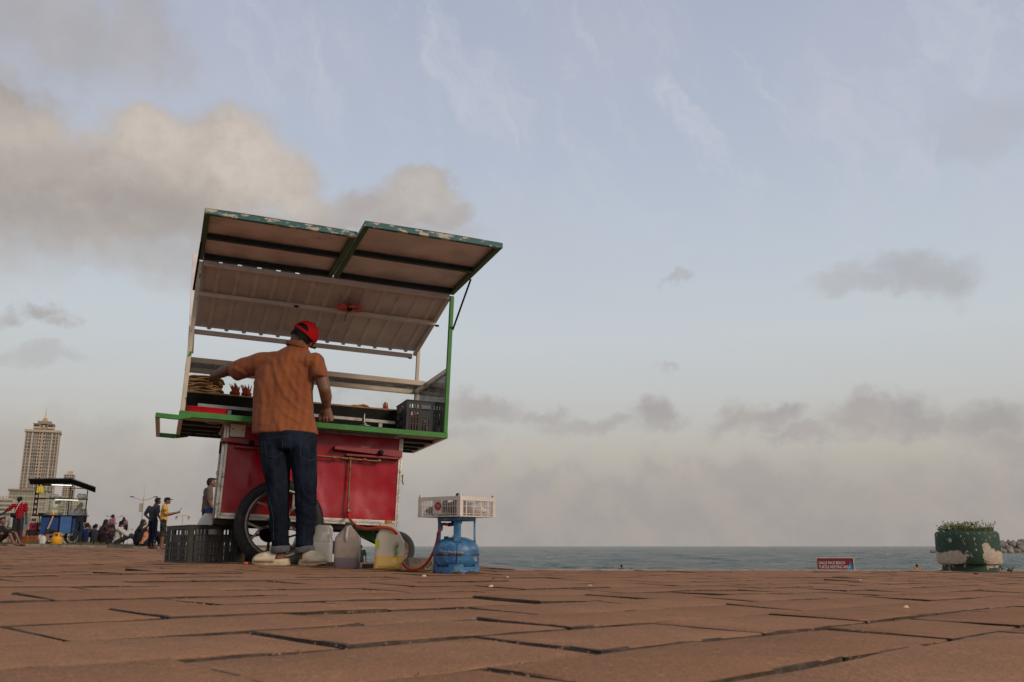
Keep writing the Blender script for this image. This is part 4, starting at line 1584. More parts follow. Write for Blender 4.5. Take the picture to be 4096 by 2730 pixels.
# wheels
def wheel(cx, y0, cz, R, wdt, spokes=True):
    w = thing('wheel', '', 'x')
    for k in list(w.keys()):
        del w[k]
    w.parent = ROOT
    w.location = (cx, y0, cz)
    r = R * .775
    ty = MB()
    hw = wdt / 2
    ty.lathe([(r, -hw * .72), (r + .006, -hw * .86), (R * .86, -hw * 1.0), (R * .93, -hw * .93), (R * .975, -hw * .68), (R, -hw * .3), (R * 1.003, 0), (R, hw * .3), (R * .975, hw * .68), (R * .93, hw * .93), (R * .86, hw), (r + .006, hw * .86), (r, hw * .72)], 72, axis='y', cap=False)
    nb = 84
    for k in range(nb):
        for s in (-1, 1):
            a = 2 * pi * (k + (.5 if s > 0 else 0)) / nb
            c = Vector((cos(a), 0, sin(a)))
            tn = Vector((-sin(a), 0, cos(a)))
            p = c * (R * .976) + Vector((0, s * hw * .55, 0))
            ty.bar(p - tn * .004 - Vector((0, s * hw * .30, 0)) + c * .004, p + tn * .005 + Vector((0, s * hw * .24, 0)) - c * .006, .009, .013, c)
    ty.build('tyre', M_RUB, w, smooth=40)
    rm = MB()
    rm.lathe([(r * 1.01, -hw * .78), (r * .985, -hw * .84), (r * .955, -hw * .80), (r * .93, -hw * .55), (r * .90, -hw * .3), (r * .90, hw * .3), (r * .93, hw * .6), (r * 1.01, hw * .78)], 72, axis='y', cap=False)
    rm.build('rim', M_RIM, w, smooth=40)
    MB().lathe([(.020, -hw * 1.25), (.062, -hw * 1.05), (.075, -hw * .7), (.078, hw * .7), (.05, hw * 1.1)], 28, axis='y').build('hub', M_BLACK, w)
    MB().lathe([(.015, -hw * 1.45), (.015, hw * 1.5)], 12, axis='y').build('axle_nut', M_STEEL, w)
    sme = MB()
    # a Y-shaped alloy spoke
    p0, p1 = Vector((.07, -hw * .35, 0)), Vector((r * .60, -hw * .42, 0))
    sme.bar(p0, p1, .017, .020)
    for s in (-1, 1):
        a = s * .27
        sme.bar(p1 - Vector((.006, 0, 0)), Vector((r * .925 * cos(a), -hw * .40, r * .925 * sin(a))), .014, .015)
    me_ = sme.mesh('spoke')
    me_.materials.append(M_RIM)
    for k in range(5):
        o = bpy.data.objects.new('spoke', me_)
        COL.objects.link(o)
        o.parent = w
        o.rotation_euler = (0, 2 * pi * k / 5 + .33, 0)
    return w


wheel(.738, .105, -.676, .302, .092)
wheel(.742, .72, -.712, .284, .088)
MB().tube([(.742, .15, -.695), (.742, .70, -.708)], .020, 10).build('axle', M_BLACK, ROOT)
for y in (BY0 + .03, .62):
    cbox('axle_bracket', (.715, y - .02, -.722), (.770, y + .02, BZ0 - .041), M_BLACK, .002)
# front castor wheel on a slanting green arm
fw = thing('castor_wheel', '', 'x')
for k in list(fw.keys()):
    del fw[k]
fw.parent = ROOT
fw.location = (1.685, .53, -.815)
ty = MB()
ty.lathe([(.090, -.028), (.105, -.036), (.128, -.036), (.140, -.022), (.143, 0), (.140, .022), (.128, .036), (.105, .036), (.090, .028)], 48, axis='y', cap=False)
ty.build('tyre', mat('grey castor rubber', (.035, .034, .034), .75, var=.3, bump=.002, bscale=40), fw)
M_HUBR = mat('rusty pressed rim', (.20, .145, .11), .7, metal=.2, var=.3, scale=18, col2=(.10, .06, .045), thr=.56, sc2=14)
rm = MB()
rm.lathe([(.092, -.030), (.086, -.026), (.080, -.016), (.04, -.012), (.030, -.030), (.012, -.034)], 32, axis='y')
rm.lathe([(.092, .030), (.080, .016), (.03, .020)], 32, axis='y')
rm.build('rim', M_HUBR, fw)
for k in range(4):
    a = k * pi / 2 + .4
    MB().bar((.032 * cos(a), -.016, .032 * sin(a)), (.080 * cos(a), -.018, .080 * sin(a)), .010, .012, (0, 1, 0)).build('spoke', M_HUBR, fw)
for y in (.47, .59):
    cbar('fork_arm', (1.315, y, -.655), (1.695, y, -.815), .012, .060, M_GREEN, up=(0, 1, 0) if False else (0, 0, 1))
cbar('fork_plate', (1.30, .53, -.690), (1.60, .53, -.775), .10, .010, M_GREEN)
cbar('fork_stem', (1.575, .50, BZ0 - .04), (1.60, .50, -.79), .012, .012, M_BLACK)

# ------------------------------------------------------------------ things on and around the cart


def on_cart(name, label, cat, x, y, z, rz=0.0, group=None):
    return thing(name, label, cat, M=MC @ Matrix.Translation((x, y, z)) @ Matrix.Rotation(rz, 4, 'Z'), group=group)


# small red ceiling fan under the roof
M_FAN = mat('red fan plastic', (.68, .012, .010), .4, var=.1)
fan = on_cart('ceiling_fan', 'small red four bladed fan hanging under the ribbed roof', 'fan', 1.150, .33, 1.000)
for k in range(4):
    a = 2 * pi * k / 4 + .35
    bl = MB()
    pts = []
    for s, wv in ((.02, .014), (.045, .036), (.085, .058), (.104, .050), (.112, .02)):
        pts.append((s, wv))
    vs = [(s, -w_, -.004) for s, w_ in pts] + [(s, w_, .006) for s, w_ in reversed(pts)]
    n = len(vs)
    bl.add(vs + [(x, y, z + .003) for x, y, z in vs], [tuple(range(n)), tuple(range(n, 2 * n))] + [(i, (i + 1) % n, n + (i + 1) % n, n + i) for i in range(n)])
    o = bl.build('blade', M_FAN, fan)
    o.rotation_euler = (0, 0, a)
MB().lathe([(.004, -.018), (.020, -.012), (.022, .012), (.012, .03), (.004, .034)], 16).build('motor', M_BLACK, fan)
MB().tube([(0, 0, .03), (0, 0, .062)], .004, 6).build('stem', M_BLACK, fan)
MB().tube(spline([(-.005, 0, -.016), (-.022, 0, -.045), (-.030, 0, -.070), (-.030, 0, -.100)]), [.004] * 24 + [.008], 6).build('pull_cord', mat('cord twist', (.22, .05, .03), .7), fan)

# flatbreads
M_ROTI = mat('flatbread', (.58, .37, .17), .8, var=.22, scale=14, col2=(.30, .135, .045), thr=.60, sc2=13, soft=.06, bump=.004, bscale=35)
rr = random.Random(4)


def roti(R, seed, curl=.01):
    mb = MB()
    rings, n = 6, 36
    for k in (0, 1):
        for i in range(rings + 1):
            for j in range(n):
                a = 2 * pi * j / n
                q = Vector((cos(a), sin(a), seed * 3.3))
                r = R * i / rings * (1 + .06 * noise.noise(q * 1.3))
                z = curl * (i / rings) ** 2 * (noise.noise(q * 1.1 + Vector((5, 0, 0))) * 1.2 - .2) + .0025 * noise.noise(Vector((r * cos(a) * 30, r * sin(a) * 30, seed)))
                th_ = .0042 * (1 - .4 * (i == rings))
                mb.v.append((r * cos(a), r * sin(a), z + (th_ if k else -th_)))
        o = k * (rings + 1) * n
        for i in range(rings):
            for j in range(n):
                mb.f.append((o + i * n + j, o + i * n + (j + 1) % n, o + (i + 1) * n + (j + 1) % n, o + (i + 1) * n + j))
                mb.mi.append(0)
    o = (rings + 1) * n
    for j in range(n):
        a, b2 = rings * n + j, rings * n + (j + 1) % n
        mb.f.append((a, b2, o + b2, o + a))
        mb.mi.append(0)
    return mb.mesh('flatbread', 60)


RT = [roti(.128, s, .016) for s in range(5)]
for m_ in RT:
    m_.materials.append(M_ROTI)
NST = 12
ordn = ['bottom', 'second', 'third', 'fourth', 'fifth', 'sixth', 'seventh', 'eighth', 'ninth', 'tenth', 'eleventh', 'top']
for k in range(NST):
    lab = 'golden flatbread, %s in the tall stack under the left hand' % ('%s from the bottom' % ordn[k] if 0 < k < NST - 1 else ('lowest' if k == 0 else 'topmost'))
    o = bpy.data.objects.new('flatbread', RT[k % 5])
    COL.objects.link(o)
    o.matrix_world = MC @ Matrix.Translation((.165 + rr.uniform(-.012, .012) - .0006 * k, .585 + rr.uniform(-.012, .012), .270 + .0102 * k)) @ Euler((rr.uniform(-.05, .05), rr.uniform(-.05, .05) + .006 * k, rr.uniform(0, 6))).to_matrix().to_4x4()
    tag(o, lab, 'flatbread', 'flatbreads in the tall stack')
for k in range(3):
    o = bpy.data.objects.new('flatbread', RT[k])
    COL.objects.link(o)
    o.matrix_world = MC @ Matrix.Translation((1.318 + .004 * k, .60, .270 + .010 * k)) @ Euler((0, 0, k * 2.0)).to_matrix().to_4x4()
    o.scale = (.62, .62, 1)
    tag(o, ('lowest', 'middle', 'topmost')[k] + ' flatbread of the small low pile right of the man', 'flatbread', 'flatbreads in the low pile')

# prawn patties
M_PATTY = mat('fried patty', (.30, .030, .010), .6, var=.4, scale=30, col2=(.42, .12, .03), thr=.58, sc2=26, bump=.006, bscale=50)
M_PRAWN = mat('fried prawn', (.38, .075, .018), .6, var=.45, scale=40)
labs = ['spiky red prawn patty nearest the flatbread stack', 'spiky red prawn patty, middle one of the row on the shelf', 'prawn patty half hidden by the man in the orange shirt', 'small prawn patty by the black crate on the shelf']


def patty(M, lab, s=1.0):
    p = thing('prawn_patty', lab, 'snack', M=M, group='prawn patties on the display shelf')
    pb = MB()
    pb.ell((0, 0, .020), (.040 * s, .040 * s, .020), 16, 8)
    pb.build('patty', M_PATTY, p)
    pr = MB()
    for k in range(24):
        a, l = rr.uniform(0, 2 * pi), rr.uniform(.035, .072) * s
        r0 = rr.uniform(0, .026) * s
        b0 = Vector((r0 * cos(a), r0 * sin(a), .030))
        d = Vector((cos(a) * rr.uniform(-.1, .5) - .16, sin(a) * rr.uniform(-.2, .4), 1)).normalized()
        pr.tube([b0, b0 + d * l * .6, b0 + d * l + Vector((rr.uniform(-.008, .008), 0, 0))], [.0075 * s, .0045 * s, .0012], 5)
    tag(pr.build('prawns', M_PRAWN, p), kind='stuff')


for k, (x, y, s) in enumerate(((.372, .50, 1.0), (.456, .50, 1.0), (.535, .50, .85), (1.535, .56, .6))):
    patty(MC @ Matrix.Translation((x, y, .263)) @ Matrix.Rotation(rr.uniform(0, 6) if False else .2 * k, 4, 'Z'), labs[k], s)

# red tray
tray = on_cart('tray', 'flat red plastic tray on the left end of the counter', 'tray', .175, .175, .0385, rz=-.02)
M_TRAY = mat('red tray plastic', (.42, .006, .016), .32, var=.08)
tb = MB()
tb.loft([((0, 0, 0), .128, .105, 7), ((0, 0, .004), .130, .108, 7), ((0, 0, .042), .138, .116, 7), ((0, 0, .046), .143, .121, 7), ((0, 0, .049), .142, .120, 7), ((0, 0, .048), .133, .111, 7), ((0, 0, .008), .124, .102, 7)], 48)
tb.build('tray_body', M_TRAY, tray, smooth=50)
# tongs
tg = on_cart('tongs', 'small dark tongs standing against the steel bar', 'tongs', 1.284, .19, .061)
MB().tube(spline([(0, 0, 0), (.004, .01, .05), (.012, .02, .10), (.02, .02, .118)]), .007, 7).build('arm', M_BLACK, tg)
MB().tube(spline([(.018, 0, 0), (.016, .01, .05), (.016, .02, .10), (.02, .02, .118)]), .006, 7).build('arm', M_STEEL, tg)


# plastic crates
def crate(root, w, d, h, m, cols=3, rows=4, slat=4, th=.004, post=.022, rim=.03, handle=True, solid_side=None):
    """open-topped crate; each wall is a lattice of bars, with posts at the corners"""
    for sx in (-1, 1):
        for sy in (-1, 1):
            pb = MB()
            pb.span((sx * w / 2, sy * d / 2, 0), (sx * (w / 2 - post), sy * (d / 2 - th * 1.6), h))
            pb.span((sx * w / 2, sy * (d / 2 - th * 1.6), 0), (sx * (w / 2 - th * 1.6), sy * (d / 2 - post), h))
            pb.build('corner_post', m, root, smooth=0)
    for axis in (0, 1):
        for s in (-1, 1):
            L = (w if axis == 0 else d) - 2 * post
            mb = MB()

            def put(a0, a1, z0, z1, t=th, out=0.0):
                o0, o1 = (d if axis == 0 else w) / 2 - t - .0005 + out, (d if axis == 0 else w) / 2 - .0005 + out
                if axis == 0:
                    mb.span((a0, s * o0, z0), (a1, s * o1, z1))
                else:
                    mb.span((s * o0, a0, z0), (s * o1, a1, z1))
            put(-L / 2 - post, L / 2 + post, h - rim, h - .002, th, .0012)
            put(-L / 2 - post - .004, L / 2 + post + .004, h - .006, h, th * 1.5, .005)
            put(-L / 2, L / 2, .001, rim * .55)
            for k in range(1, rows):
                z = rim * .4 + (h - rim * 1.2) * k / rows
                put(-L / 2, L / 2, z - .0042, z + .0042, th * 1.3, .001)
            for k in range(1, cols):
                a = -L / 2 + L * k / cols
                put(a - .004, a + .004, rim * .5, h - rim, th * 1.4, .0014)
            n = cols * slat
            for k in range(n):
                a = -L / 2 + L * (k + .5) / n
                mid = cols % 2 == 1 and (n - slat) / 2 <= k < (n + slat) / 2
                top = h - rim
                if handle and mid:
                    top = rim * .4 + (h - rim * 1.2) * (rows - 2) / rows
                sw = L / n * .27
                put(a - sw, a + sw, rim * .5, top, th * .9)
            if handle and cols % 2 == 1:
                z0 = rim * .4 + (h - rim * 1.2) * (rows - 2) / rows
                z1 = rim * .4 + (h - rim * 1.2) * (rows - 1) / rows
                a = L / cols / 2
                put(-a, a, z0, z0 + (z1 - z0) * (.95 if rows > 3 else .5), th * .8)
            mb.build('wall', m, root, smooth=0)
    fl = MB()
    n = 9
    for k in range(n):
        x = -w / 2 + post + (w - 2 * post) * k / (n - 1)
        fl.span((x - .008, -d / 2 + .004, .002), (x + .008, d / 2 - .004, .007))
    for k in range(5):
        y = -d / 2 + post + (d - 2 * post) * k / 4
        fl.span((-w / 2 + .004, y - .008, .0075), (w / 2 - .004, y + .008, .012))
    fl.build('floor', m, root, smooth=0)


M_CRB = mat('black crate plastic', (.022, .021, .020), .55, var=.3, scale=12)
M_CRD = mat('dusty dark crate plastic', (.036, .034, .028), .6, var=.4, scale=8, col2=(.085, .075, .055), thr=.6, sc2=7, soft=.1)
ck = on_cart('crate', 'black plastic crate at the right end of the counter', 'crate', 1.745, .262, .0385)
crate(ck, .300, .33, .245, M_CRB)
# red prawn shells in the counter crate
pg = on_cart('prawn_heap', 'bright red fried prawns inside the black counter crate', 'snack', 1.72, .30, .055)
ph = MB()
for k in range(60):
    a = rr.uniform(0, 6.28)
    c = Vector((rr.uniform(-.08, .06), rr.uniform(-.09, .09), rr.uniform(.02, .165)))
    d = Vector((cos(a), rr.uniform(-1, 1), sin(a))).normalized()
    ph.tube([c, c + d * .02 + Vector((0, 0, .008)), c + d * .035], [.007, .008, .001], 5)
ph.build('prawns', mat('red fried prawns', (.42, .035, .012), .5, var=.4, scale=40), pg)
MB().ell((0, 0, .05), (.085, .095, .05), 14, 8).build('base_heap', M_PATTY, pg)


# ------------------------------------------------------------------ things standing on the paving
def mat_milky(name, col, alpha=.62, rough=.35, stain=None, level=None, liquid=None):
    m = bpy.data.materials.new(name)
    m.use_nodes = True
    t = NT(m.node_tree)
    b = m.node_tree.nodes['Principled BSDF']
    oc = t.n('ShaderNodeTexCoord').outputs['Object']
    c = (tuple(col) + (1,))
    if stain:
        c = t.mix(t.smooth(t.noise(oc, 9, 6, .65).outputs[0], .40, .68, 0, .8), c, tuple(stain) + (1,))
    if level:
        zz = t.n('ShaderNodeSeparateXYZ', i_0=oc).outputs[2]
        full = t.math('LESS_THAN', zz, level)
        c = t.mix(full, c, t.mix(t.smooth(zz, level, 0, 0, .35), tuple(liquid) + (1,), tuple(v * .8 for v in liquid) + (1,)))
        t.put(b.inputs['Alpha'], t.math('MULTIPLY_ADD', full, .97 - alpha, alpha))
    t.put(b.inputs['Base Color'], c)
    b.inputs['Roughness'].default_value = rough
    if not level:
        b.inputs['Alpha'].default_value = alpha
    b.inputs['Subsurface Weight'].default_value = 0
    return m


def outline_solid(pts, hole, th, bevel, name):
    """rounded flat bottle body: outline with a hole, thickened and bevelled"""
    cu = bpy.data.curves.new('outline', 'CURVE')
    cu.dimensions = '2D'
    cu.fill_mode = 'BOTH'
    cu.extrude = th / 2 - bevel
    cu.bevel_depth = bevel
    cu.bevel_resolution = 3
    cu.offset = -bevel
    for lst in [pts] + ([hole] if hole else []):
        sp_ = cu.splines.new('POLY')
        sp_.points.add(len(lst) - 1)
        for q, (x, y) in zip(sp_.points, lst):
            q.co = (x, y, 0, 1)
        sp_.use_cyclic_u = True
    o = bpy.data.objects.new('outline', cu)
    COL.objects.link(o)
    dg = bpy.context.evaluated_depsgraph_get()
    me = bpy.data.meshes.new_from_object(o.evaluated_get(dg))
    bpy.data.objects.remove(o)
    me.transform(Matrix.Rotation(pi / 2, 4, 'X'))
    me.name = name
    me.materials.clear()
    me.polygons.foreach_set('use_smooth', [True] * len(me.polygons))
    me.set_sharp_from_angle(angle=rad(50))
    return me


def rounded(pts, r, k=5):
    out = []
    n = len(pts)
    for i in range(n):
        p, a, c = Vector(pts[i]), Vector(pts[i - 1]), Vector(pts[(i + 1) % n])
        ra = min(r, (a - p).length * .45, (c - p).length * .45)
        s, e = p + (a - p).normalized() * ra, p + (c - p).normalized() * ra
        for j in range(k + 1):
            q = j / k
            out.append(tuple((s * (1 - q) ** 2 + p * 2 * q * (1 - q) + e * q * q)))
    return out


def clip_below(pts, z, inset=.004):
    cx = sum(p[0] for p in pts) / len(pts)
    out = []
    n = len(pts)
    for i in range(n):
        a, b2 = pts[i], pts[(i + 1) % n]
        if a[1] <= z:
            out.append(a)
        if (a[1] - z) * (b2[1] - z) < 0:
            q = (z - a[1]) / (b2[1] - a[1])
            out.append((a[0] + (b2[0] - a[0]) * q, z))
    return [(cx + (x - cx) * (1 - inset / .08), max(y, .006)) for x, y in out]


# jug with yellow liquid and a grip hole
J3 = gp(387.0, 570.6, 5.72)
u5 = 5.72 / F * 1.035
jug3 = thing('oil_jug', 'tall milky jug half full of yellow oil with orange cap', 'jug', J3, rz=.06)
ox = (1408 + 1565) / 2


def j3(x, y):
    return ((x - 1487) * .1594 * u5, (1072 - y) * .1594 * u5)


out3 = rounded([j3(1409, 1070), j3(1566, 1072), j3(1580, 1000), j3(1582, 905), j3(1540, 830), j3(1515, 806), j3(1458, 806), j3(1440, 835), j3(1418, 880), j3(1414, 950)], .012)
hole3 = rounded([j3(1536, 1005), j3(1558, 1005), j3(1562, 940), j3(1550, 930), j3(1538, 945)][::-1], .006)
link('bottle', outline_solid(out3, hole3, .098, .028, 'bottle'), mat_milky('milky jug plastic', (.60, .51, .38), .88, .35, None, 83 * .1594 * u5, (.66, .41, .10)), jug3)
lv = j3(0, 990)[1]
oil = [q for q in clip_below(out3, lv)]
hl = rounded([j3(1530, 1011), j3(1562, 1011), j3(1566, 985), j3(1530, 985)][::-1], .004)
link('oil', outline_solid(oil, None, .084, .020, 'oil'), mat('yellow oil', (.70, .42, .012), .3, var=.08), jug3)
nk = MB()
nk.lathe([(.021, .0), (.021, .010)], 20, (j3(1487, 0)[0], 0, j3(0, 806)[1] - .002))
nk.build('neck', mat_milky('jug neck', (.60, .50, .36), .85), jug3)
cp = MB()
cp.lathe([(.024, .0), (.0245, .013), (.022, .016)], 24, (j3(1487, 0)[0], 0, j3(0, 806)[1] + .006))
cp.build('cap', mat('orange cap', (.52, .22, .03), .45), jug3)
lbm = MB()
a, c = j3(1414, 945), j3(1441, 896)
lbm.span((a[0] + .003, -.0512, a[1]), (c[0], -.0500, c[1]))
lbm.build('sticker', mat('yellow green sticker', (.34, .38, .02), .6, var=.1, scale=80), jug3)

# square shouldered jug with grey water
J2 = gp(346.8, 570.0, 5.85)
u6 = 5.85 / F * 1.035
jug2 = thing('water_jug', 'brown stained square jug with green cap and grey water inside', 'jug', J2, rz=.03)


def k2(y):
    return (1061 - y) * .1594 * u6


hw = 73 * .1594 * u6
shell = MB()
shell.loft([((0, 0, .0), hw * .93, hw * .80, 6), ((0, 0, .006), hw * .98, hw * .84, 6), ((0, 0, k2(1000)), hw, hw * .86, 6), ((0, 0, k2(905)), hw, hw * .86, 6), ((0, 0, k2(884)), hw * .97, hw * .84, 5), ((0, 0, k2(850)), hw * .66, hw * .60, 3), ((0, 0, k2(828)), hw * .36, hw * .36, 2), ((0, 0, k2(820)), hw * .30, hw * .30, 2), ((0, 0, k2(812)), hw * .30, hw * .30, 2)], 48)
shell.build('bottle', mat_milky('stained jug plastic', (.31, .235, .18), .84, .35, (.21, .13, .09), k2(997), (.15, .125, .13)), jug2, smooth=50)
wt = MB()
wt.loft([((0, 0, .006), hw * .90, hw * .76, 6), ((0, 0, k2(1000)), hw * .955, hw * .82, 6), ((0, 0, k2(994)), hw * .955, hw * .82, 6)], 40)
wt.build('water', mat('grey water', (.06, .055, .065), .3, var=.06), jug2, smooth=50)
gr = MB()
gr.tube(spline([(0, -hw * .84, k2(905)), (0, -hw * .93, k2(880)), (0, -hw * .70, k2(850)), (0, -hw * .40, k2(826))]), .0085, 9)
gr.build('grip', mat_milky('grip plastic', (.42, .34, .27), .95), jug2)
cp = MB()
cp.lathe([(.0235, k2(815)), (.0235, k2(811)), (.0215, k2(809)), (.0215, k2(797)), (.019, k2(795))], 24)
for k in range(20):
    a = 2 * pi * k / 20
    cp.bar((.0215 * cos(a), .0215 * sin(a), k2(809)), (.0215 * cos(a), .0215 * sin(a), k2(798)), .002, .002)
cp.build('cap', mat('dark green cap', (.008, .055, .022), .45), jug2)

# translucent jug with clear water behind the man's foot
J1 = gp(321.0, 569.2, 6.36)
jug1 = thing('clear_jug', 'cloudy white jug of clear water behind the right shoe', 'jug', J1, rz=.15)
u7 = 6.36 / F * 1.035


def k1(y):
    return (1058 - y) * .1594 * u7


h1 = 62 * .1594 * u7
shell = MB()
shell.loft([((0, 0, 0), h1 * .92, h1 * .62, 5), ((0, 0, .006), h1 * .97, h1 * .68, 5), ((0, 0, k1(940)), h1, h1 * .7, 5), ((0, 0, k1(905)), h1 * .99, h1 * .7, 5), ((0, 0, k1(890)), h1 * .86, h1 * .6, 3.5), ((0, 0, k1(870)), h1 * .80, h1 * .42, 3), ((0, 0, k1(835)), h1 * .74, h1 * .36, 2.6), ((0, 0, k1(824)), h1 * .55, h1 * .26, 2.2)], 40)
shell.build('bottle', mat_milky('cloudy jug plastic', (.36, .335, .29), .62, .35, None, k1(925), (.36, .345, .31)), jug1, smooth=50)
wt = MB()
wt.loft([((0, 0, .006), h1 * .9, h1 * .6, 5), ((0, 0, k1(926)), h1 * .95, h1 * .65, 5), ((0, 0, k1(922)), h1 * .95, h1 * .65, 5)], 36)
wt.build('water', mat('cloudy water', (.34, .33, .295), .25, var=.04), jug1, smooth=50)
gr = MB()
gr.tube(spline([(h1 * .55, 0, k1(830)), (h1 * .80, 0, k1(845)), (h1 * .82, 0, k1(880)), (h1 * .72, 0, k1(900))]), .010, 9)
gr.build('grip', mat_milky('cloudy grip', (.46, .42, .36), .9), jug1)

# crate on the left with a white bottle in it
CR = gp(187.5, 563.7, 6.4)
cw3, cd3, ca3 = .345, .59, .62
lc = thing('crate', 'dark dusty plastic crate on the paving left of the wheel', 'crate', CR + Vector((cos(ca3) * cw3 / 2 - sin(ca3) * cd3 / 2, sin(ca3) * cw3 / 2 + cos(ca3) * cd3 / 2, 0)), rz=ca3)
crate(lc, cw3, cd3, .264, M_CRD, cols=3, rows=5, slat=4, post=.03, rim=.03)
WB = at(208.2, 537, 6.62)
jug4 = thing('white_jug', 'white jug with blue lid and red ring standing inside the left crate', 'jug', (WB.x, 6.62, gz(WB.x, 6.62) + .014), rz=.1)
M_WJ = mat_milky('white bottle plastic', (.62, .56, .47), .93)
sh4 = MB()
sh4.loft([((0, 0, 0), .078, .07, 4), ((0, 0, .19), .08, .072, 4), ((0, 0, .23), .078, .07, 3.4), ((0, 0, .265), .066, .06, 2.6), ((0, 0, .292), .040, .040, 2), ((0, 0, .300), .037, .037, 2)], 36)
jug4.scale = (1, 1, 1.12)
sh4.build('bottle', M_WJ, jug4, smooth=50)
MB().lathe([(.0385, .2905), (.0385, .299)], 26).build('ring', mat('red ring', (.45, .012, .014), .45), jug4)
lid = MB()
lid.lathe([(.034, .2995), (.034, .333), (.031, .335)], 26)
for k in range(26):
    a = 2 * pi * k / 26
    lid.bar((.034 * cos(a), .034 * sin(a), .301), (.034 * cos(a), .034 * sin(a), .331), .003, .003)
lid.build('lid', mat('blue lid', (.010, .065, .20), .45), jug4)
MB().tube(spline([(.040, 0, .290), (.072, 0, .288), (.098, 0, .265), (.10, 0, .21), (.080, 0, .175)]), .012, 10).build('grip', M_WJ, jug4)

# stone block and planks used as wedges
M_BLK = mat('stone wedge', (.115, .085, .062), .92, var=.35, scale=10, bump=.006, bscale=40)
q = gp(236.5, 563.5, 6.72)
ob = MB().span((-.05, -.05, 0), (.05, .05, .082)).build('stone_block', M_BLK, None, bev=.008)
ob.location = q
ob.rotation_euler = (0, 0, .1)
tag(ob, 'dark stone block wedged behind the big wheel beside the crate', 'block', 'stone wedges under the cart')
q = gp(421, 570.0, 6.0)
ob = MB().span((-.085, -.05, 0), (.085, .05, .078)).build('stone_block', mat('pale stone wedge', (.20, .155, .115), .92, var=.4, scale=12, bump=.006, bscale=50, col2=(.09, .07, .05), thr=.58, sc2=14), None, bev=.006)
ob.location = q
ob.rotation_euler = (0, 0, .12)
tag(ob, 'pale stone block in front of the small castor wheel behind the hose', 'block', 'stone wedges under the cart')
M_PLK = mat('dark weathered plank', (.045, .033, .026), .9, var=.4, scale=14, stretch=(.3, 2, 2))
for k, (px, py, Y, L, rz, lab) in enumerate(((327, 567.5, 6.30, .22, -.05, 'dark plank lying between the wheel and the square jug'), (374, 568.8, 6.15, .15, -.25, 'short plank lying behind the square brown jug'))):
    q = gp(px, py, Y)
    ob = MB().span((-L / 2, -.03, 0), (L / 2, .03, .026)).build('plank', M_PLK, None, bev=.003)
    ob.location = q
    ob.rotation_euler = (0, 0, rz)
    tag(ob, lab, 'plank', 'planks under the cart')

# ------------------------------------------------------------------ gas cylinder with a white crate on top
CY = 5.5
cyl0 = gp(456.0, 573.3, CY)
cyl = thing('gas_cylinder', 'squat scratched blue gas cylinder with rusty foot ring', 'gas cylinder', cyl0)
kk = .2869 / 4 * CY / F * 1.035


def mat_cyl():
    m = bpy.data.materials.new('scratched blue paint')
    m.use_nodes = True
    t = NT(m.node_tree)
    b = m.node_tree.nodes['Principled BSDF']
    oc = t.n('ShaderNodeTexCoord').outputs['Object']
    zz = t.n('ShaderNodeSeparateXYZ', i_0=oc).outputs[2]
    nz = t.noise(oc, 10, 6, .65)
    c = t.mix(t.smooth(nz.outputs[0], .3, .7), (.012, .078, .19, 1), (.030, .135, .27, 1))
    c = t.mix(t.smooth(t.noise(oc, 22, 6, .7).outputs[0], .50, .64, 0, .65), c, (.14, .235, .33, 1))
    band = t.smooth(t.math('ABSOLUTE', t.math('SUBTRACT', zz, .1115)), .010, .004, 0, .20)
    low = t.smooth(zz, .030, .004, 0, .26)
    rust = t.smooth(t.math('ADD', t.noise(oc, 15, 6, .68).outputs[0], t.math('ADD', band, low)), .66, .72)
    c = t.mix(rust, c, t.mix(t.smooth(t.noise(oc, 40, 3).outputs[0], .4, .6), (.035, .018, .012, 1), (.10, .05, .03, 1)))
    t.put(b.inputs['Base Color'], c)
    t.put(b.inputs['Roughness'], t.smooth(rust, 0, 1, .42, .9))
    t.put(b.inputs['Normal'], t.n('ShaderNodeBump', i_Strength=.7, i_Distance=.003, i_Height=t.noise(oc, 45, 4).outputs[0]).outputs[0])
    return m


M_CYL = mat_cyl()
R0 = .138
b_ = MB()
b_.lathe([(.02, .030), (.085, .032), (.118, .042), (.132, .058), (.1365, .075), (.1365, .104), (.1385, .107), (.1385, .1155), (.1365, .118), (.1365, .138), (.131, .158), (.118, .178), (.095, .196), (.06, .209), (.025, .214), (.02, .222)], 64)
b_.build('tank', M_CYL, cyl, smooth=30)
ft = MB()
nf = 96
for k in range(nf):
    a0, a1 = 2 * pi * k / nf, 2 * pi * (k + 1) / nf
    a = (a0 + a1) / 2
    up = .057 if cos(a * 5 + pi * .5 - .2) > -.05 else .042
    ri, ro = .128, .1385
    ft.add([(ro * cos(a0), ro * sin(a0), 0), (ro * cos(a1), ro * sin(a1), 0), (ro * cos(a1), ro * sin(a1), up), (ro * cos(a0), ro * sin(a0), up), (ri * cos(a0), ri * sin(a0), 0), (ri * cos(a1), ri * sin(a1), 0), (ri * cos(a1), ri * sin(a1), up), (ri * cos(a0), ri * sin(a0), up)],
           [(0, 1, 2, 3), (4, 5, 6, 7), (3, 2, 6, 7), (0, 3, 7, 4), (1, 2, 6, 5)])
ft.build('foot_ring', M_CYL, cyl, smooth=25)
RH = .113
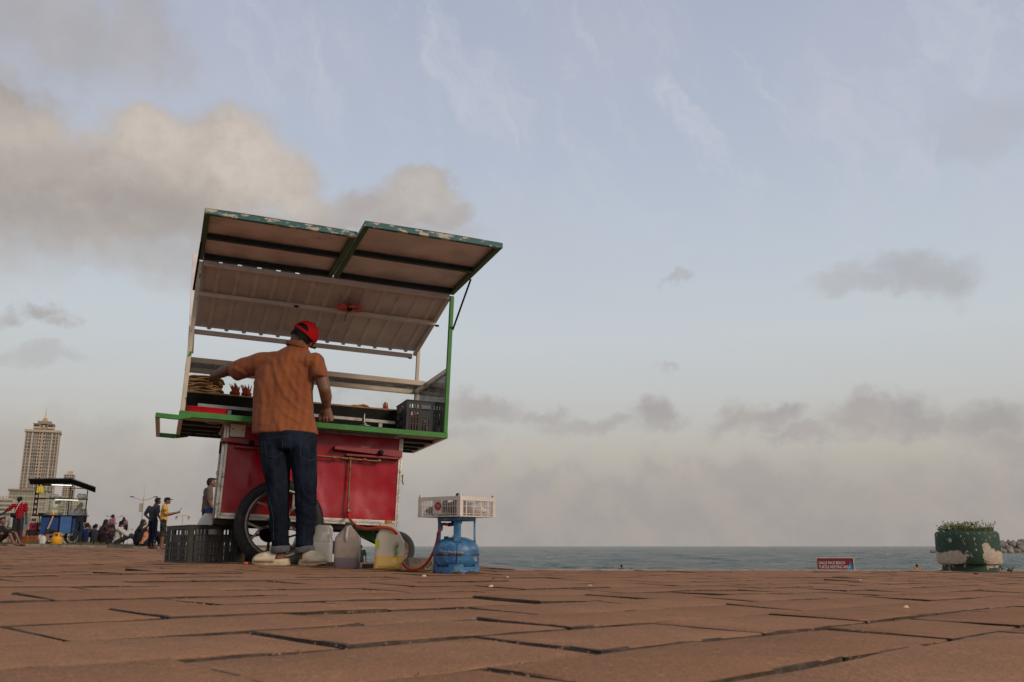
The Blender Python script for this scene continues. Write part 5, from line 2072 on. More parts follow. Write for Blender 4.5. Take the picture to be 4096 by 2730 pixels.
for a, wdt in ((-pi / 2 + .10, .044), (pi + .42, .044), (-.10, .044)):
    st = MB()
    n = 6
    ha = wdt / RH / 2
    for (zz, rr_) in ((.176, .116), (.20, .114), (.322, RH)):
        for i in range(n + 1):
            aa = a - ha + 2 * ha * i / n
            st.v.append((rr_ * cos(aa), rr_ * sin(aa), zz))
    for j in range(2):
        for i in range(n):
            q_ = j * (n + 1) + i
            st.f.append((q_, q_ + 1, q_ + n + 2, q_ + n + 1))
            st.mi.append(0)
    o = st.build('handle_strap', M_CYL, cyl, smooth=60)
    md = o.modifiers.new('thick', 'SOLIDIFY')
    md.thickness = .006
rg_ = MB()
rg_.lathe([(RH - .004, .306), (RH + .002, .306), (RH + .002, .324), (RH - .004, .326), (RH - .020, .326), (RH - .020, .322)], 56, cap=False)
rg_.build('handle_ring', M_CYL, cyl)
vv = MB()
vv.lathe([(.018, .215), (.018, .240), (.012, .243), (.012, .262), (.016, .264)], 16)
vv.build('valve', M_STEEL, cyl)
M_REG = mat('red regulator', (.075, .006, .010), .4, var=.15)
rgm = MB()
rgm.lathe([(.015, .262), (.016, .285), (.030, .290), (.034, .300), (.026, .312)], 20)
rgm.bar((0, 0, .290), (-.050, -.02, .284), .022, .022)
rgm.build('regulator', M_REG, cyl, bev=.002)
MB().lathe([(.012, .0), (.0135, .018), (.0115, .020)], 16, (-.058, -.05, .196)).build('plug_cap', mat('green plug', (.008, .085, .025), .45), cyl)
MB().tube(spline([(-.045, -.045, .214), (-.03, -.03, .225), (-.02, -.015, .222)]), .002, 6).build('plug_cord', M_PLASTW, cyl)
MB().tube([(.010, -.1375, .060), (.012, -.139, .110), (.012, -.137, .14), (.012, -.124, .170)], .0016, 5).build('weld_seam', M_BLACK, cyl)
# faded print on the tank
M_PRINT = mat('faded cream print', (.50, .43, .33), .8, var=.3, scale=60)
me = text_mesh('Propane Max. 30% Vol', .0165, .0004)
for v in me.vertices:
    a = -pi / 2 - .73 + v.co.x / .1372
    z = .1285 + v.co.y - .010 * (v.co.x / .13)
    rr_ = .1372 if z < .138 else .1372 - (z - .138) * .30
    v.co = ((rr_ + v.co.z) * cos(a), (rr_ + v.co.z) * sin(a), z)
link('print', me, M_PRINT, cyl)
tri = MB()
for (a, z, w, h, m_) in ((-.62, .146, .014, .013, 0),):
    r_ = .1345
    tri.add([(r_ * cos(a - .05), r_ * sin(a - .05), z), (r_ * cos(a + .05), r_ * sin(a + .05), z), ((r_ - .004) * cos(a), (r_ - .004) * sin(a), z + h), ((r_ + .0012) * cos(a), (r_ + .0012) * sin(a), z + .002)], [(0, 1, 3), (1, 2, 3), (2, 0, 3)])
tri.build('warning_triangle', mat('orange decal', (.50, .16, .05), .6), cyl)
dec = MB()
for k in range(4):
    for i in range(5 if k < 3 else 4):
        a = -.58 - .06 * 1 + .05 * i - .02 * (k % 2)
        r_ = .1368
        z = .074 + .0065 * k
        dec.add([(r_ * cos(a), r_ * sin(a), z), (r_ * cos(a + .035), r_ * sin(a + .035), z), ((r_ + .0006) * cos(a + .035), (r_ + .0006) * sin(a + .035), z + .0035), ((r_ + .0006) * cos(a), (r_ + .0006) * sin(a), z + .0035)], [(0, 1, 2, 3)])
tag(dec.build('worn_decal', M_PRINT, cyl, smooth=0), kind='stuff')

# white crate
wc = thing('crate', 'shallow white plastic crate on top of the blue gas cylinder', 'crate', (cyl0.x + .0, cyl0.y + .012, cyl0.z + .327), rz=rad(-38) + 0.0)
M_CRW = mat('scuffed white crate plastic', (.58, .50, .43), .55, var=.10, scale=9, col2=(.36, .29, .24), thr=.66, sc2=16, soft=.05)


def crate_white(root, w, d, h, m):
    th, post = .0035, .026
    for sx in (-1, 1):
        for sy in (-1, 1):
            pb = MB()
            pb.span((sx * w / 2, sy * d / 2, 0), (sx * (w / 2 - post), sy * (d / 2 - .005), h))
            pb.span((sx * w / 2, sy * (d / 2 - .005), 0), (sx * (w / 2 - .005), sy * (d / 2 - post), h))
            pb.span((sx * (w / 2 - .002), sy * (d / 2 - .002), h), (sx * (w / 2 - .018), sy * (d / 2 - .018), h + .012))
            pb.build('corner_post', m, root, smooth=0)
    for axis in (0, 1):
        for s in (-1, 1):
            L = (w if axis == 0 else d) - 2 * post
            mb = MB()

            def put(a0, a1, z0, z1, t=th, out=0.0):
                o0, o1 = (d if axis == 0 else w) / 2 - t - .0004 + out, (d if axis == 0 else w) / 2 - .0004 + out
                if axis == 0:
                    mb.span((a0, s * o0, z0), (a1, s * o1, z1))
                else:
                    mb.span((s * o0, a0, z0), (s * o1, a1, z1))
            put(-L / 2 - post, L / 2 + post, h - .022, h - .001, th, .001)
            put(-L / 2 - post, L / 2 + post, h - .0245, h - .0215, th, .002)
            put(-L / 2, L / 2, h * .50, h * .50 + .003, th * .7)
            put(-L / 2, L / 2, h * .14, h * .14 + .003, th * .7)
            put(-L / 2 - post, L / 2 + post, 0.0004, .005)
            n = 21
            for k in range(n):
                a = -L / 2 + L * (k + .5) / n
                wide = k % 5 == 2 and axis == 1
                if axis == 0 and 7 <= k <= 11:
                    continue
                put(a - (.004 if wide else .0012), a + (.004 if wide else .0012), .004, h - .022, th * .7)
            if axis == 0:
                put(-L / 2 + L * 7 / n, -L / 2 + L * 12 / n, .012, h - .022, th)
            mb.build('wall', m, root, smooth=0)
    fl = MB()
    for k in range(12):
        x = -w / 2 + .012 + (w - .024) * k / 11
        fl.span((x - .006, -d / 2 + .004, .001), (x + .006, d / 2 - .004, .004))
    for k in range(8):
        y = -d / 2 + .012 + (d - .024) * k / 7
        fl.span((-w / 2 + .004, y - .006, .0045), (w / 2 - .004, y + .006, .007))
    fl.build('floor', m, root, smooth=0)


WW, WD_, WH = .335, .325, .118
crate_white(wc, WW, WD_, WH, M_CRW)
badge = MB()
badge.lathe([(.0245, -WD_ / 2 - .0022), (.0245, -WD_ / 2 - .0005)], 36, (-.0045, 0, .062), 'y')
badge.build('round_badge', mat('red badge', (.40, .008, .014), .45), wc)
lion = MB()
lion.prism([(-.013, .006), (-.006, .012), (.001, .010), (.006, .005), (.013, .006), (.016, -.001), (.013, -.008), (.010, -.004), (.006, -.002), (.003, -.008), (.001, -.018), (-.002, -.016), (-.003, -.009), (-.008, -.007), (-.013, -.002)], (-.0045, -WD_ / 2 - .0032, .063), (1, 0, 0), (0, 0, 1), (0, .0009, 0))
lion.build('badge_emblem', mat('dull gold print', (.28, .19, .09), .6, var=.4, scale=160), wc, smooth=0)
# things in the white crate
Mw = wc.matrix_basis.copy()


def in_crate(name, label, cat, p, chains, m, vox=.006):
    o = bpy.data.objects.new(name, fused(chains, vox, 4))
    o.data.materials.append(m)
    COL.objects.link(o)
    o.matrix_world = Matrix.Translation(wc.location) @ Matrix.Rotation(wc.rotation_euler.z, 4, 'Z') @ Matrix.Translation(p)
    for v in o.data.vertices:
        v.co += v.normal * .006 * noise.noise(v.co * 45)
    return tag(o, label, cat)


M_BAGB = mat('black bag film', (.012, .013, .013), .28, var=.3, spec=.6, bump=.006, bscale=40)
in_crate('plastic_bag', 'crumpled black plastic bag lying in the white crate', 'plastic bag', (-.10, -.07, .010), [[((-.03, 0, .03), (.05, .04, .026)), ((.045, .02, .025), (.05, .05, .024))], [((.03, .01, .03), .03), ((.055, .02, .085), .016)]], M_BAGB)
in_crate('plastic_bag', 'knotted black bag sticking out over the rim of the white crate', 'plastic bag', (-.01, .02, .05), [[((0, 0, .03), (.04, .03, .04)), ((.0, 0, .085), (.014, .012, .012)), ((-.014, 0, .094), .006)], [((0, 0, .085), .012), ((.028, 0, .084), (.010, .006, .004))]], M_BAGB)
in_crate('plastic_bag', 'white plastic bag stuffed in the right half of the white crate', 'plastic bag', (.09, .03, .010), [[((-.02, 0, .035), (.055, .06, .03)), ((.045, .02, .03), (.04, .05, .03)), ((.0, -.01, .07), (.03, .04, .02))]], mat('white bag film', (.52, .46, .38), .4, var=.12, bump=.006, bscale=40))
in_crate('cloth_bundle', 'dark brown cloth bundle in the middle of the white crate', 'cloth', (.03, -.09, .010), [[((0, 0, .04), (.05, .05, .04)), ((.07, .03, .04), (.045, .05, .045))]], mat('brown cloth', (.055, .032, .018), .9, var=.5, scale=25, col2=(.22, .10, .03), thr=.64, sc2=22, bump=.004, bscale=50))
in_crate('snack_bag', 'small red packet at the near corner of the white crate', 'packet', (.115, -.11, .010), [[((0, 0, .03), (.03, .025, .025))]], mat('red packet', (.20, .015, .02), .4, var=.3, scale=30))
in_crate('paper_scrap', 'pale crumpled paper on the floor of the white crate', 'paper', (-.02, -.115, .008), [[((0, 0, .012), (.045, .02, .012)), ((.05, .0, .014), (.02, .02, .014))]], mat('pale paper', (.50, .42, .30), .8, var=.15))

# orange hose from cart to cylinder
hp = [cw_(1.216, .143, -.556), at(391.8, 514.5, 6.30) if False else cw_(1.222, .135, -.60)]
pts_px = [((890, 590), 6.25), ((1000, 672), 6.0), ((1150, 702), 5.78), ((1290, 694), 5.68), ((1400, 683), 5.655), ((1500, 688), 5.655), ((1590, 722), 5.66), ((1650, 790), 5.68), ((1695, 880), 5.76), ((1712, 1000), 5.82), ((1716, 1120), 5.82), ((1738, 1240), 5.80), ((1790, 1335), 5.75), ((1870, 1392), 5.70), ((1960, 1404), 5.66), ((2070, 1372), 5.62), ((2180, 1275), 5.58), ((2275, 1120), 5.54), ((2345, 920), 5.50)]
for (x, y), Y in pts_px:
    hp.append(at((1200 + .23374 * x) / 4, (1950 + .23374 * y) / 4, Y))
hp.append(at((1500 + .2869 * 885) / 4, (1900 + .2869 * 800) / 4, 5.45))
hp.append(at((1500 + .2869 * 925) / 4, (1900 + .2869 * 755) / 4, 5.45))
hp.append(cyl0 + Vector((-.085, -.032, .286)))
hp.append(cyl0 + Vector((-.050, -.018, .285)))
for q in hp:
    g_ = gz(q.x, q.y) + .010
    if q.z < g_:
        q.z = g_
hose = MB().tube(spline(hp, 6), .0088, 12).build('gas_hose', mat('orange gas hose', (.50, .055, .014), .4, var=.12, scale=6), None, smooth=80)
tag(hose, 'orange rubber gas hose looping from the cart to the blue cylinder', 'hose')

# crumbs and litter
M_CRUMB = mat('pale crumb', (.60, .42, .22), .8, var=.3)
rl = random.Random(8)
labs = ['orange crumb of a fried snack on the paving left of the white shoe']
q = gp(245.5, 566.0, 6.0)
mb = MB()
mb.ell((0, 0, .010), (.016, .012, .010), 10, 6)
o = mb.build('crumb', mat('orange crumb', (.48, .10, .02), .7, var=.4, scale=60), None)
o.location = q
tag(o, labs[0], 'crumb')
lit = [(491, 586.8, 'pale torn paper scrap on the paving right of the cylinder'), (590, 586.5, 'small yellowish scrap on the paving in front of the sea'), (424, 576.4, 'tiny pale chip on the paving below the hose'), (507, 577.6, 'tiny pale crumb right of the gas cylinder'), (906, 607.6, 'white scrap on the paving at the lower right'), (860, 580.4, 'flat pale leaf on the paving left of the planter')]
for px, py, lab in lit:
    d_ = ray(px, py)
    Y = 3.0
    for _ in range(40):
        p = at(px, py, Y)
        Y += (p.z - gz(p.x, Y) - .001) * 8
    mb = MB()
    s = .0042 * Y ** .6
    mb.loft([((0, 0, .001), s * 1.4, s * .8, 2.4), ((0, 0, .006), s, s * .6, 2.2), ((.002, 0, .009), s * .5, s * .3, 2)], 9)
    o = mb.build('scrap', M_CRUMB, None, smooth=0)
    o.location = (p.x, Y, gz(p.x, Y))
    o.rotation_euler = (0, 0, rl.uniform(0, 3))
    tag(o, lab, 'scrap', 'scraps of litter on the paving')
q = gp(493, 579.6, 4.6)
st = MB().ell((0, 0, .006), (.010, .008, .008), 8, 6).build('pebble', M_BLK, None)
d_ = 0
Y = 4.0
for _ in range(40):
    p = at(493.5, 580.2, Y)
    Y += (p.z - gz(p.x, Y)) * 8
st.location = (p.x, Y, gz(p.x, Y))
tag(st, 'small dark pebble on the paving right of the gas cylinder', 'pebble')
q = at(961, 575, 12.5)
lf = MB().ell((0, 0, .012), (.035, .02, .012), 8, 5).build('dead_leaf', mat('dead leaf', (.05, .02, .015), .8), None)
lf.location = gp(975, 574.7, 9.0)
for _ in range(1):
    Y = 8
    for _ in range(60):
        p = at(976, 574.7, Y)
        Y += (p.z - gz(p.x, Y)) * 8
    lf.location = (p.x, Y, gz(p.x, Y))
tag(lf, 'dark dead leaf on the paving in front of the planter', 'leaf')
# ------------------------------------------------------------------ people
M_SKIN = mat('warm brown skin', (.165, .075, .042), .5, var=.16, scale=14, spec=.35)
M_SKIN2 = mat('dark brown skin', (.085, .040, .025), .5, var=.16, scale=14, spec=.35)
M_HAIR = mat('black hair', (.010, .009, .009), .6, var=.4, scale=60, spec=.25, bump=.004, bscale=90)


def spectrum(name, chains, m, parent, vox, smooth=5, rough=0.0, rs=30, fn=None):
    me = fused(chains, vox, smooth, .5, name)
    if rough or fn:
        co = [(v.co.copy(), v.normal.copy()) for v in me.vertices]
        for v, (p, n) in zip(me.vertices, co):
            dlt = rough * noise.noise(p * rs) + rough * .6 * noise.noise(p * rs * 2.3) if rough else 0
            if fn:
                dlt += fn(p, n)
            v.co = p + n * dlt
        me.update()
    return link(name, me, m, parent)


# ---- the vendor at the cart, seen from behind
VY = 6.10
vo = at(287, 566, VY)
vo.z = gz(vo.x, VY)
vendor = thing('person', 'man in orange patterned shirt, jeans and red cap reaching over the red cart', 'person', vo)


def V(px, py, Y=VY):
    return at(px, py, Y) - vo


vs_ = VY / F * 1.012     # metres in one pixel at his distance


def z5(x, y, Y):
    return V((900 + .35088 * x) / 4, (1250 + .35088 * y) / 4, Y)


def finger(base, dirs, lens, r):
    ch = [(base, r)]
    p = Vector(base)
    for d, l in zip(dirs, lens):
        p = p + Vector(d).normalized() * l
        ch.append((tuple(p), r * (1 - .10 * len(ch))))
    return ch


hipL, hipR = V(275.5, 441, 6.11), V(304.5, 441, 6.11)
knL, knR = V(277.8, 497, 6.08), V(305.5, 497, 6.08)
anL, anR = V(280.0, 553, 6.09), V(304.6, 552.5, 6.10)
shL, shR = z5(395, 570, 6.20), z5(1035, 560, 6.17)
elL, wrL = V(231, 368.6, 6.30), V(213.4, 375.8, 6.52)
elR, wrR = V(324.6, 389.5, 6.14), V(326.6, 407, 6.25)
neck, headc = V(298.5, 345, 6.21), V(303.8, 336.0, 6.25)
hl = V(209.3, 378.6, 6.60)
hr_ = V(327.9, 415.6, 6.29)
HR = Euler((-.25, .62, -.25)).to_matrix()      # the head is bowed and tilted to the right
body_ch = [
    [(V(289, 440, 6.13), (.150, .10, .08)), (V(286, 418, 6.16), (.135, .085, .08)), (V(287, 392, 6.18), (.15, .09, .09)), (V(291, 364, 6.20), (.155, .08, .06)), (V(296, 352, 6.20), (.07, .06, .04)), (neck, .056), (headc + HR @ Vector((0, -.01, -.05)), (.062, .07, .05))],
    [(shL, .062), (V(246, 365, 6.25), .050), (elL, .041), ((elL + wrL) / 2 + Vector((0, 0, -.002)), .040), (wrL, .027)],
    [(shR, .062), (V(320.8, 375, 6.15), .050), (elR, .043), (elR * .62 + wrR * .38 + Vector((.004, 0, 0)), .043), (wrR, .027)],
    [(hipL, .075), (knL, .052), (V(280, 520, 6.08), .050), (anL, .040), (anL + Vector((-.005, .0, -.035)), (.042, .042, .03)), (anL + Vector((-.10, .01, -.055)), (.035, .034, .016))],
    [(hipR, .075), (knR, .052), (V(305, 520, 6.08), .050), (anR, .040), (anR + Vector((.005, .0, -.035)), (.042, .042, .03)), (anR + Vector((.07, -.04, -.055)), (.035, .034, .016))],
    [(headc, (.074, .092, .098, HR))],
    [(headc + HR @ Vector((0, .07, -.075)), .036), (headc + HR @ Vector((0, .085, -.03)), .034)],
    [(headc + HR @ Vector((0, .098, -.025)), .013), (headc + HR @ Vector((0, .108, -.042)), .014)],
    [(headc + HR @ Vector((-.076, .012, -.022)), (.011, .020, .030, HR))], [(headc + HR @ Vector((.076, .012, -.022)), (.011, .020, .030, HR))],
]
# left hand, palm down on the breads with the fingers spread forward
hd = Vector((-.28, .86, -.42)).normalized()
sd_ = Vector((.94, .30, -.05)).normalized()
body_ch.append([(wrL, .026), (wrL + hd * .035, (.036, .03, .020)), (wrL + hd * .075, (.042, .03, .018))])
for k, (o_, l) in enumerate(((-.033, .068), (-.011, .078), (.011, .074), (.032, .058))):
    b0 = wrL + hd * .078 + sd_ * o_
    body_ch.append(finger(b0, [hd, hd + Vector((0, 0, -.5)), hd + Vector((0, 0, -1.1))], [l * .45, l * .33, l * .24], .0105))
body_ch.append(finger(wrL + hd * .03 + sd_ * .036, [hd + sd_ * 1.1, hd + sd_ * .5 + Vector((0, 0, -.4))], [.042, .032], .0115))
# right hand, a loose fist
fd = Vector((.06, .30, -.95)).normalized()
fs = Vector((.93, -.34, .02)).normalized()
fu = fd.cross(fs).normalized()
body_ch.append([(wrR, .027), (wrR + fd * .035, (.036, .030, .026)), (wrR + fd * .070, (.044, .030, .024))])
for k, (o_, l) in enumerate(((-.034, .060), (-.011, .070), (.012, .068), (.034, .056))):
    b0 = wrR + fd * .076 + fs * o_ + fu * (-.010)
    s_ = 1 if (fu.y < 0) else -1
    cu_ = fu * s_
    body_ch.append(finger(b0, [fd + cu_ * .35, cu_ - fd * .15, -fd + cu_ * .1], [l * .40, l * .46, l * .36], .0118))
body_ch.append(finger(wrR + fd * .026 - fs * .036, [fd - fs * .5 + fu * s_ * .5, fd + fs * .35 + fu * s_ * .6], [.040, .034], .0125))
spectrum('body', body_ch, M_SKIN, vendor, .0052, 3)

# shirt
ms_ = bpy.data.materials.new('orange pointelle shirt')
ms_.use_nodes = True
t = NT(ms_.node_tree)
b = ms_.node_tree.nodes['Principled BSDF']
oc = t.n('ShaderNodeTexCoord').outputs['Object']
sx = t.n('ShaderNodeSeparateXYZ', i_0=oc)
u_ = t.math('MULTIPLY', sx.outputs[0], 96.0)
w_ = t.math('MULTIPLY', sx.outputs[2], 96.0)
# zig-zag rows of small holes
zig = t.math('ABSOLUTE', t.math('SUBTRACT', t.math('FRACT', t.math('MULTIPLY', w_, .25)), .5))
uu = t.math('ADD', u_, t.math('MULTIPLY', zig, 3.0))
fu_ = t.math('SUBTRACT', t.math('FRACT', uu), .5)
fw_ = t.math('SUBTRACT', t.math('FRACT', w_), .5)
dot = t.smooth(t.math('ADD', t.math('MULTIPLY', fu_, fu_), t.math('MULTIPLY', fw_, fw_)), .085, .03)
band = t.smooth(t.math('SINE', t.math('MULTIPLY', sx.outputs[0], 130.0)), -.15, .25)
dm = t.math('MULTIPLY', dot, band)
rib = t.math('SINE', t.math('MULTIPLY', sx.outputs[0], 520.0))
c = t.mix(t.smooth(t.noise(oc, 6, 4).outputs[0], .3, .7), (.210, .060, .020, 1), (.265, .080, .026, 1))
c = t.mix(t.math('MULTIPLY', dm, .75), c, (.085, .020, .007, 1))
t.put(b.inputs['Base Color'], c)
b.inputs['Roughness'].default_value = .85
b.inputs['Specular IOR Level'].default_value = .2
b.inputs['Sheen Weight'].default_value = .15
hh = t.math('ADD', t.math('MULTIPLY', dm, -.8), t.math('ADD', t.math('MULTIPLY', rib, .12), t.math('MULTIPLY', t.noise(oc, 22, 4, .6).outputs[0], 1.6)))
t.put(b.inputs['Normal'], t.n('ShaderNodeBump', i_Strength=.8, i_Distance=.004, i_Height=hh).outputs[0])

FOLDS = [([(545, 560), (590, 760), (690, 950), (840, 1100), (980, 1180)], .016, .016), ([(640, 540), (700, 700), (800, 880), (930, 1000)], .010, .014), ([(930, 470), (925, 600), (945, 760)], .012, .012),
         ([(760, 480), (850, 640), (935, 800)], .009, .012), ([(470, 640), (500, 900), (560, 1180), (640, 1330)], .007, .020), ([(110, 640), (230, 700), (330, 800)], .010, .013), ([(70, 560), (210, 520), (360, 470)], .008, .013),
         ([(840, 960), (900, 1150), (960, 1330)], .009, .016), ([(380, 800), (430, 1000), (430, 1250)], .007, .018), ([(1000, 560), (1060, 620), (1110, 700)], .008, .012), ([(700, 1150), (760, 1280), (820, 1400)], .008, .016), ([(560, 1000), (680, 1150), (860, 1250)], .008, .012)]
FPX = [([((900 + .35088 * x) / 4, (1250 + .35088 * y) / 4) for x, y in pl_], a, w) for pl_, a, w in FOLDS]


def seg_d(p, a, c):
    ax, ay = a
    dx, dy = c[0] - ax, c[1] - ay
    q = max(0, min(1, ((p[0] - ax) * dx + (p[1] - ay) * dy) / (dx * dx + dy * dy)))
    return sqrt((p[0] - ax - q * dx) ** 2 + (p[1] - ay - q * dy) ** 2)


def shirt_fold(p, n):
    if n.y > .3:
        return 0
    px = to_px(p + vo)
    out = 0
    for pl_, a, w in FPX:
        d = min(seg_d(px, pl_[i], pl_[i + 1]) for i in range(len(pl_) - 1)) * vs_
        if d < 3.2 * w:
            out += .62 * a * (.6 + .8 * noise.noise(p * 7 + Vector((w * 900, 0, 0)))) * (exp(-(d / w) ** 2) - .35 * exp(-((d - 1.7 * w) / w) ** 2))
    q = Vector((p.x, p.y, p.z * .45))
    return out + .006 * noise.noise(q * 9) + .003 * noise.noise(p * 24)


def TS(px, py, hw_px, ry, rz_, Y):
    return (V(px, py, Y), (hw_px * vs_, ry, rz_))


shirt_ch = [
    [TS(285.3, 434.0, 33.6, .145, .012, 6.13), TS(284.6, 428, 32.8, .14, .02, 6.135), TS(283.5, 412, 31.0, .13, .03, 6.15), TS(283.0, 392, 30.5, .125, .04, 6.165), TS(285.6, 374, 31.2, .122, .03, 6.18), TS(289.0, 362, 29.5, .105, .03, 6.19), TS(293.5, 353, 19, .085, .022, 6.20), TS(296.8, 347.5, 11.5, .070, .014, 6.205)],
    [TS(289.0, 364, 27, .10, .035, 6.19), (shL + Vector((.03, 0, -.004)), .076)],
    [TS(289.0, 364, 27, .10, .035, 6.19), (shR + Vector((-.01, 0, -.006)), (.068, .08, .075))],
    [TS(293.5, 354, 18, .08, .022, 6.20), (shL + Vector((.05, 0, .01)), .066)],
    [(shL + Vector((.02, 0, -.002)), .076), (z5(220, 635, 6.25), (.06, .078, .074)), (z5(97, 682, 6.29), (.016, .074, .070, Euler((0, -.38, -.30)).to_matrix()))],
    [(shR + Vector((-.004, 0, 0)), (.066, .078, .070)), (z5(1062, 645, 6.155), (.060, .080, .05)), (z5(1084, 728, 6.14), (.054, .080, .020))],
]
spectrum('shirt', shirt_ch, ms_, vendor, .0075, 7, fn=shirt_fold)
col_ = MB()
cpts = []
for k in range(25):
    a = pi * 1.04 + pi * .92 * k / 24 if False else 2 * pi * k / 24
    cpts.append(V(297.4, 344.6, 6.205) + Vector((.072 * cos(a), .066 * sin(a), .014 + .010 * sin(a) - .018 * cos(a))))
rings_ = MB()
n = 24
for k in range(24):
    a = 2 * pi * k / 24
    for (rr_, dz) in ((.069, .024), (.075, .020), (.083, -.006), (.079, -.010)):
        rings_.v.append(tuple(V(297.2, 346.2, 6.205) + Vector((rr_ * cos(a), rr_ * .93 * sin(a), dz - .22 * rr_ * cos(a)))))
for k in range(24):
    for j in range(3):
        a_, b_i = k * 4 + j, ((k + 1) % 24) * 4 + j
        rings_.f.append((a_, b_i, b_i + 1, a_ + 1))
        rings_.mi.append(0)
rings_.build('collar', ms_, vendor, smooth=80)

# jeans
mj = bpy.data.materials.new('dark denim')
mj.use_nodes = True
t = NT(mj.node_tree)
b = mj.node_tree.nodes['Principled BSDF']
oc = t.n('ShaderNodeTexCoord').outputs['Object']
fade = t.smooth(t.noise(t.vmath('MULTIPLY', oc, (1.6, 1.6, .8)), 5, 4, .6).outputs[0], .40, .70)
c = t.mix(fade, (.007, .009, .014, 1), (.016, .022, .036, 1))
c = t.mix(t.smooth(t.noise(t.vmath('MULTIPLY', oc, (1, 1, .35)), 120, 3, .6).outputs[0], .45, .75, 0, .35), c, (.026, .035, .055, 1))
t.put(b.inputs['Base Color'], c)
b.inputs['Roughness'].default_value = .95
b.inputs['Specular IOR Level'].default_value = .06
t.put(b.inputs['Normal'], t.n('ShaderNodeBump', i_Strength=.6, i_Distance=.003, i_Height=t.noise(oc, 40, 5, .65).outputs[0]).outputs[0])


def jean_fold(p, n):
    z = p.z
    q = Vector((p.x * 5, p.y * 5, z * 15 + 4 * noise.noise(Vector((p.x * 6, 0, z * 3)))))
    k = .35 + .65 * (exp(-((z - .44) / .12) ** 2) + exp(-((z - .17) / .11) ** 2) + .7 * exp(-((z - .78) / .07) ** 2))
    return k * (.008 * noise.noise(q) + .004 * noise.noise(q * 2.1))


def LG(px, py, hw_px, ry, rz_=.03, Y=6.09):
    return (V(px, py, Y), (hw_px * vs_, ry, rz_))


spectrum('jeans', [
    [LG(288.3, 433, 28.5, .135, .02, 6.12), LG(288.2, 442, 28.6, .14, .03, 6.115), LG(288.0, 449, 27.6, .13, .03, 6.11)],
    [LG(275.6, 446, 15.2, .125, .03, 6.11), LG(275.4, 462, 14.2, .105, .03, 6.10), LG(277.6, 484, 11.8, .085, .03, 6.09), LG(278.2, 497, 10.6, .078, .03), LG(279.2, 515, 9.5, .074, .03), LG(280.0, 535, 8.4, .066, .02), LG(280.6, 546, 8.0, .062, .012)],
    [LG(302.0, 446, 14.4, .125, .03, 6.11), LG(303.6, 462, 13.0, .105, .03, 6.10), LG(305.4, 484, 11.5, .085, .03, 6.09), LG(305.6, 497, 10.8, .078, .03), LG(305.9, 515, 9.8, .074, .03), LG(305.2, 535, 8.7, .066, .02), LG(304.6, 546, 8.2, .062, .012)],
], mj, vendor, .008, 3, fn=jean_fold)
M_CUFF = mat('turned denim cuff', (.088, .085, .092), .9, var=.25, scale=30, bump=.002, bscale=80)
for (cx, hwp) in ((280.6, 8.6), (304.5, 8.7)):
    p = V(cx, 549.5, 6.09)
    cm = MB()
    r = hwp * vs_
    prof = [(r * .9, .018), (r * 1.0, .020), (r * 1.06, .016), (r * 1.075, .0), (r * 1.06, -.016), (r * 1.0, -.021), (r * .9, -.018)]
    cm.lathe(prof, 28, p, sq=(2.2, 1.12))
    for i, v in enumerate(cm.v):
        v = Vector(v)
        v.z += .005 * noise.noise(v * 22) + .10 * (v.x - p.x)
        cm.v[i] = tuple(v)
    cm.build('cuff', M_CUFF, vendor, smooth=70)
# pockets and seams: stitched lines lying on the cloth
M_STITCH = mat('denim stitching', (.030, .036, .052), .85)
jeans_o = [o for o in vendor.children if o.name.startswith('jeans')][0]
from mathutils.bvhtree import BVHTree
_bm = bmesh.new()
_bm.from_mesh(jeans_o.data)
JT = BVHTree.FromBMesh(_bm)
_bm.free()


def on_jeans(px, py):
    d = ray(px, py).normalized()
    h = JT.ray_cast(Vector((0, 0, CH)) - vo, d)
    return (h[0] + h[1] * .0012) if h[0] is not None else None


def jz(x, y):
    return ((600 + .6375 * x) / 4, (1600 + .6375 * y) / 4)


lines_ = [[(719, 262), (735, 352), (790, 360), (832, 335), (830, 240)], [(719, 262), (775, 240), (830, 236)], [(945, 240), (944, 350), (995, 382), (1040, 372), (1045, 275)], [(945, 240), (1000, 262), (1045, 275)], [(885, 232), (883, 330), (884, 384)], [(715, 245), (830, 226), (945, 228), (1046, 258)], [(700, 260), (712, 400), (735, 560), (775, 740), (775, 900)]]
sm_ = MB()
for ln in lines_:
    path = []
    for a, c in zip(ln, ln[1:]):
        for k in range(8):
            q = on_jeans(*jz(a[0] + (c[0] - a[0]) * k / 8, a[1] + (c[1] - a[1]) * k / 8))
            if q is not None:
                path.append(q)
    if len(path) > 3:
        sm_.tube(path, .0018, 4)
tag(sm_.build('stitching', M_STITCH, vendor, smooth=0), kind='stuff')

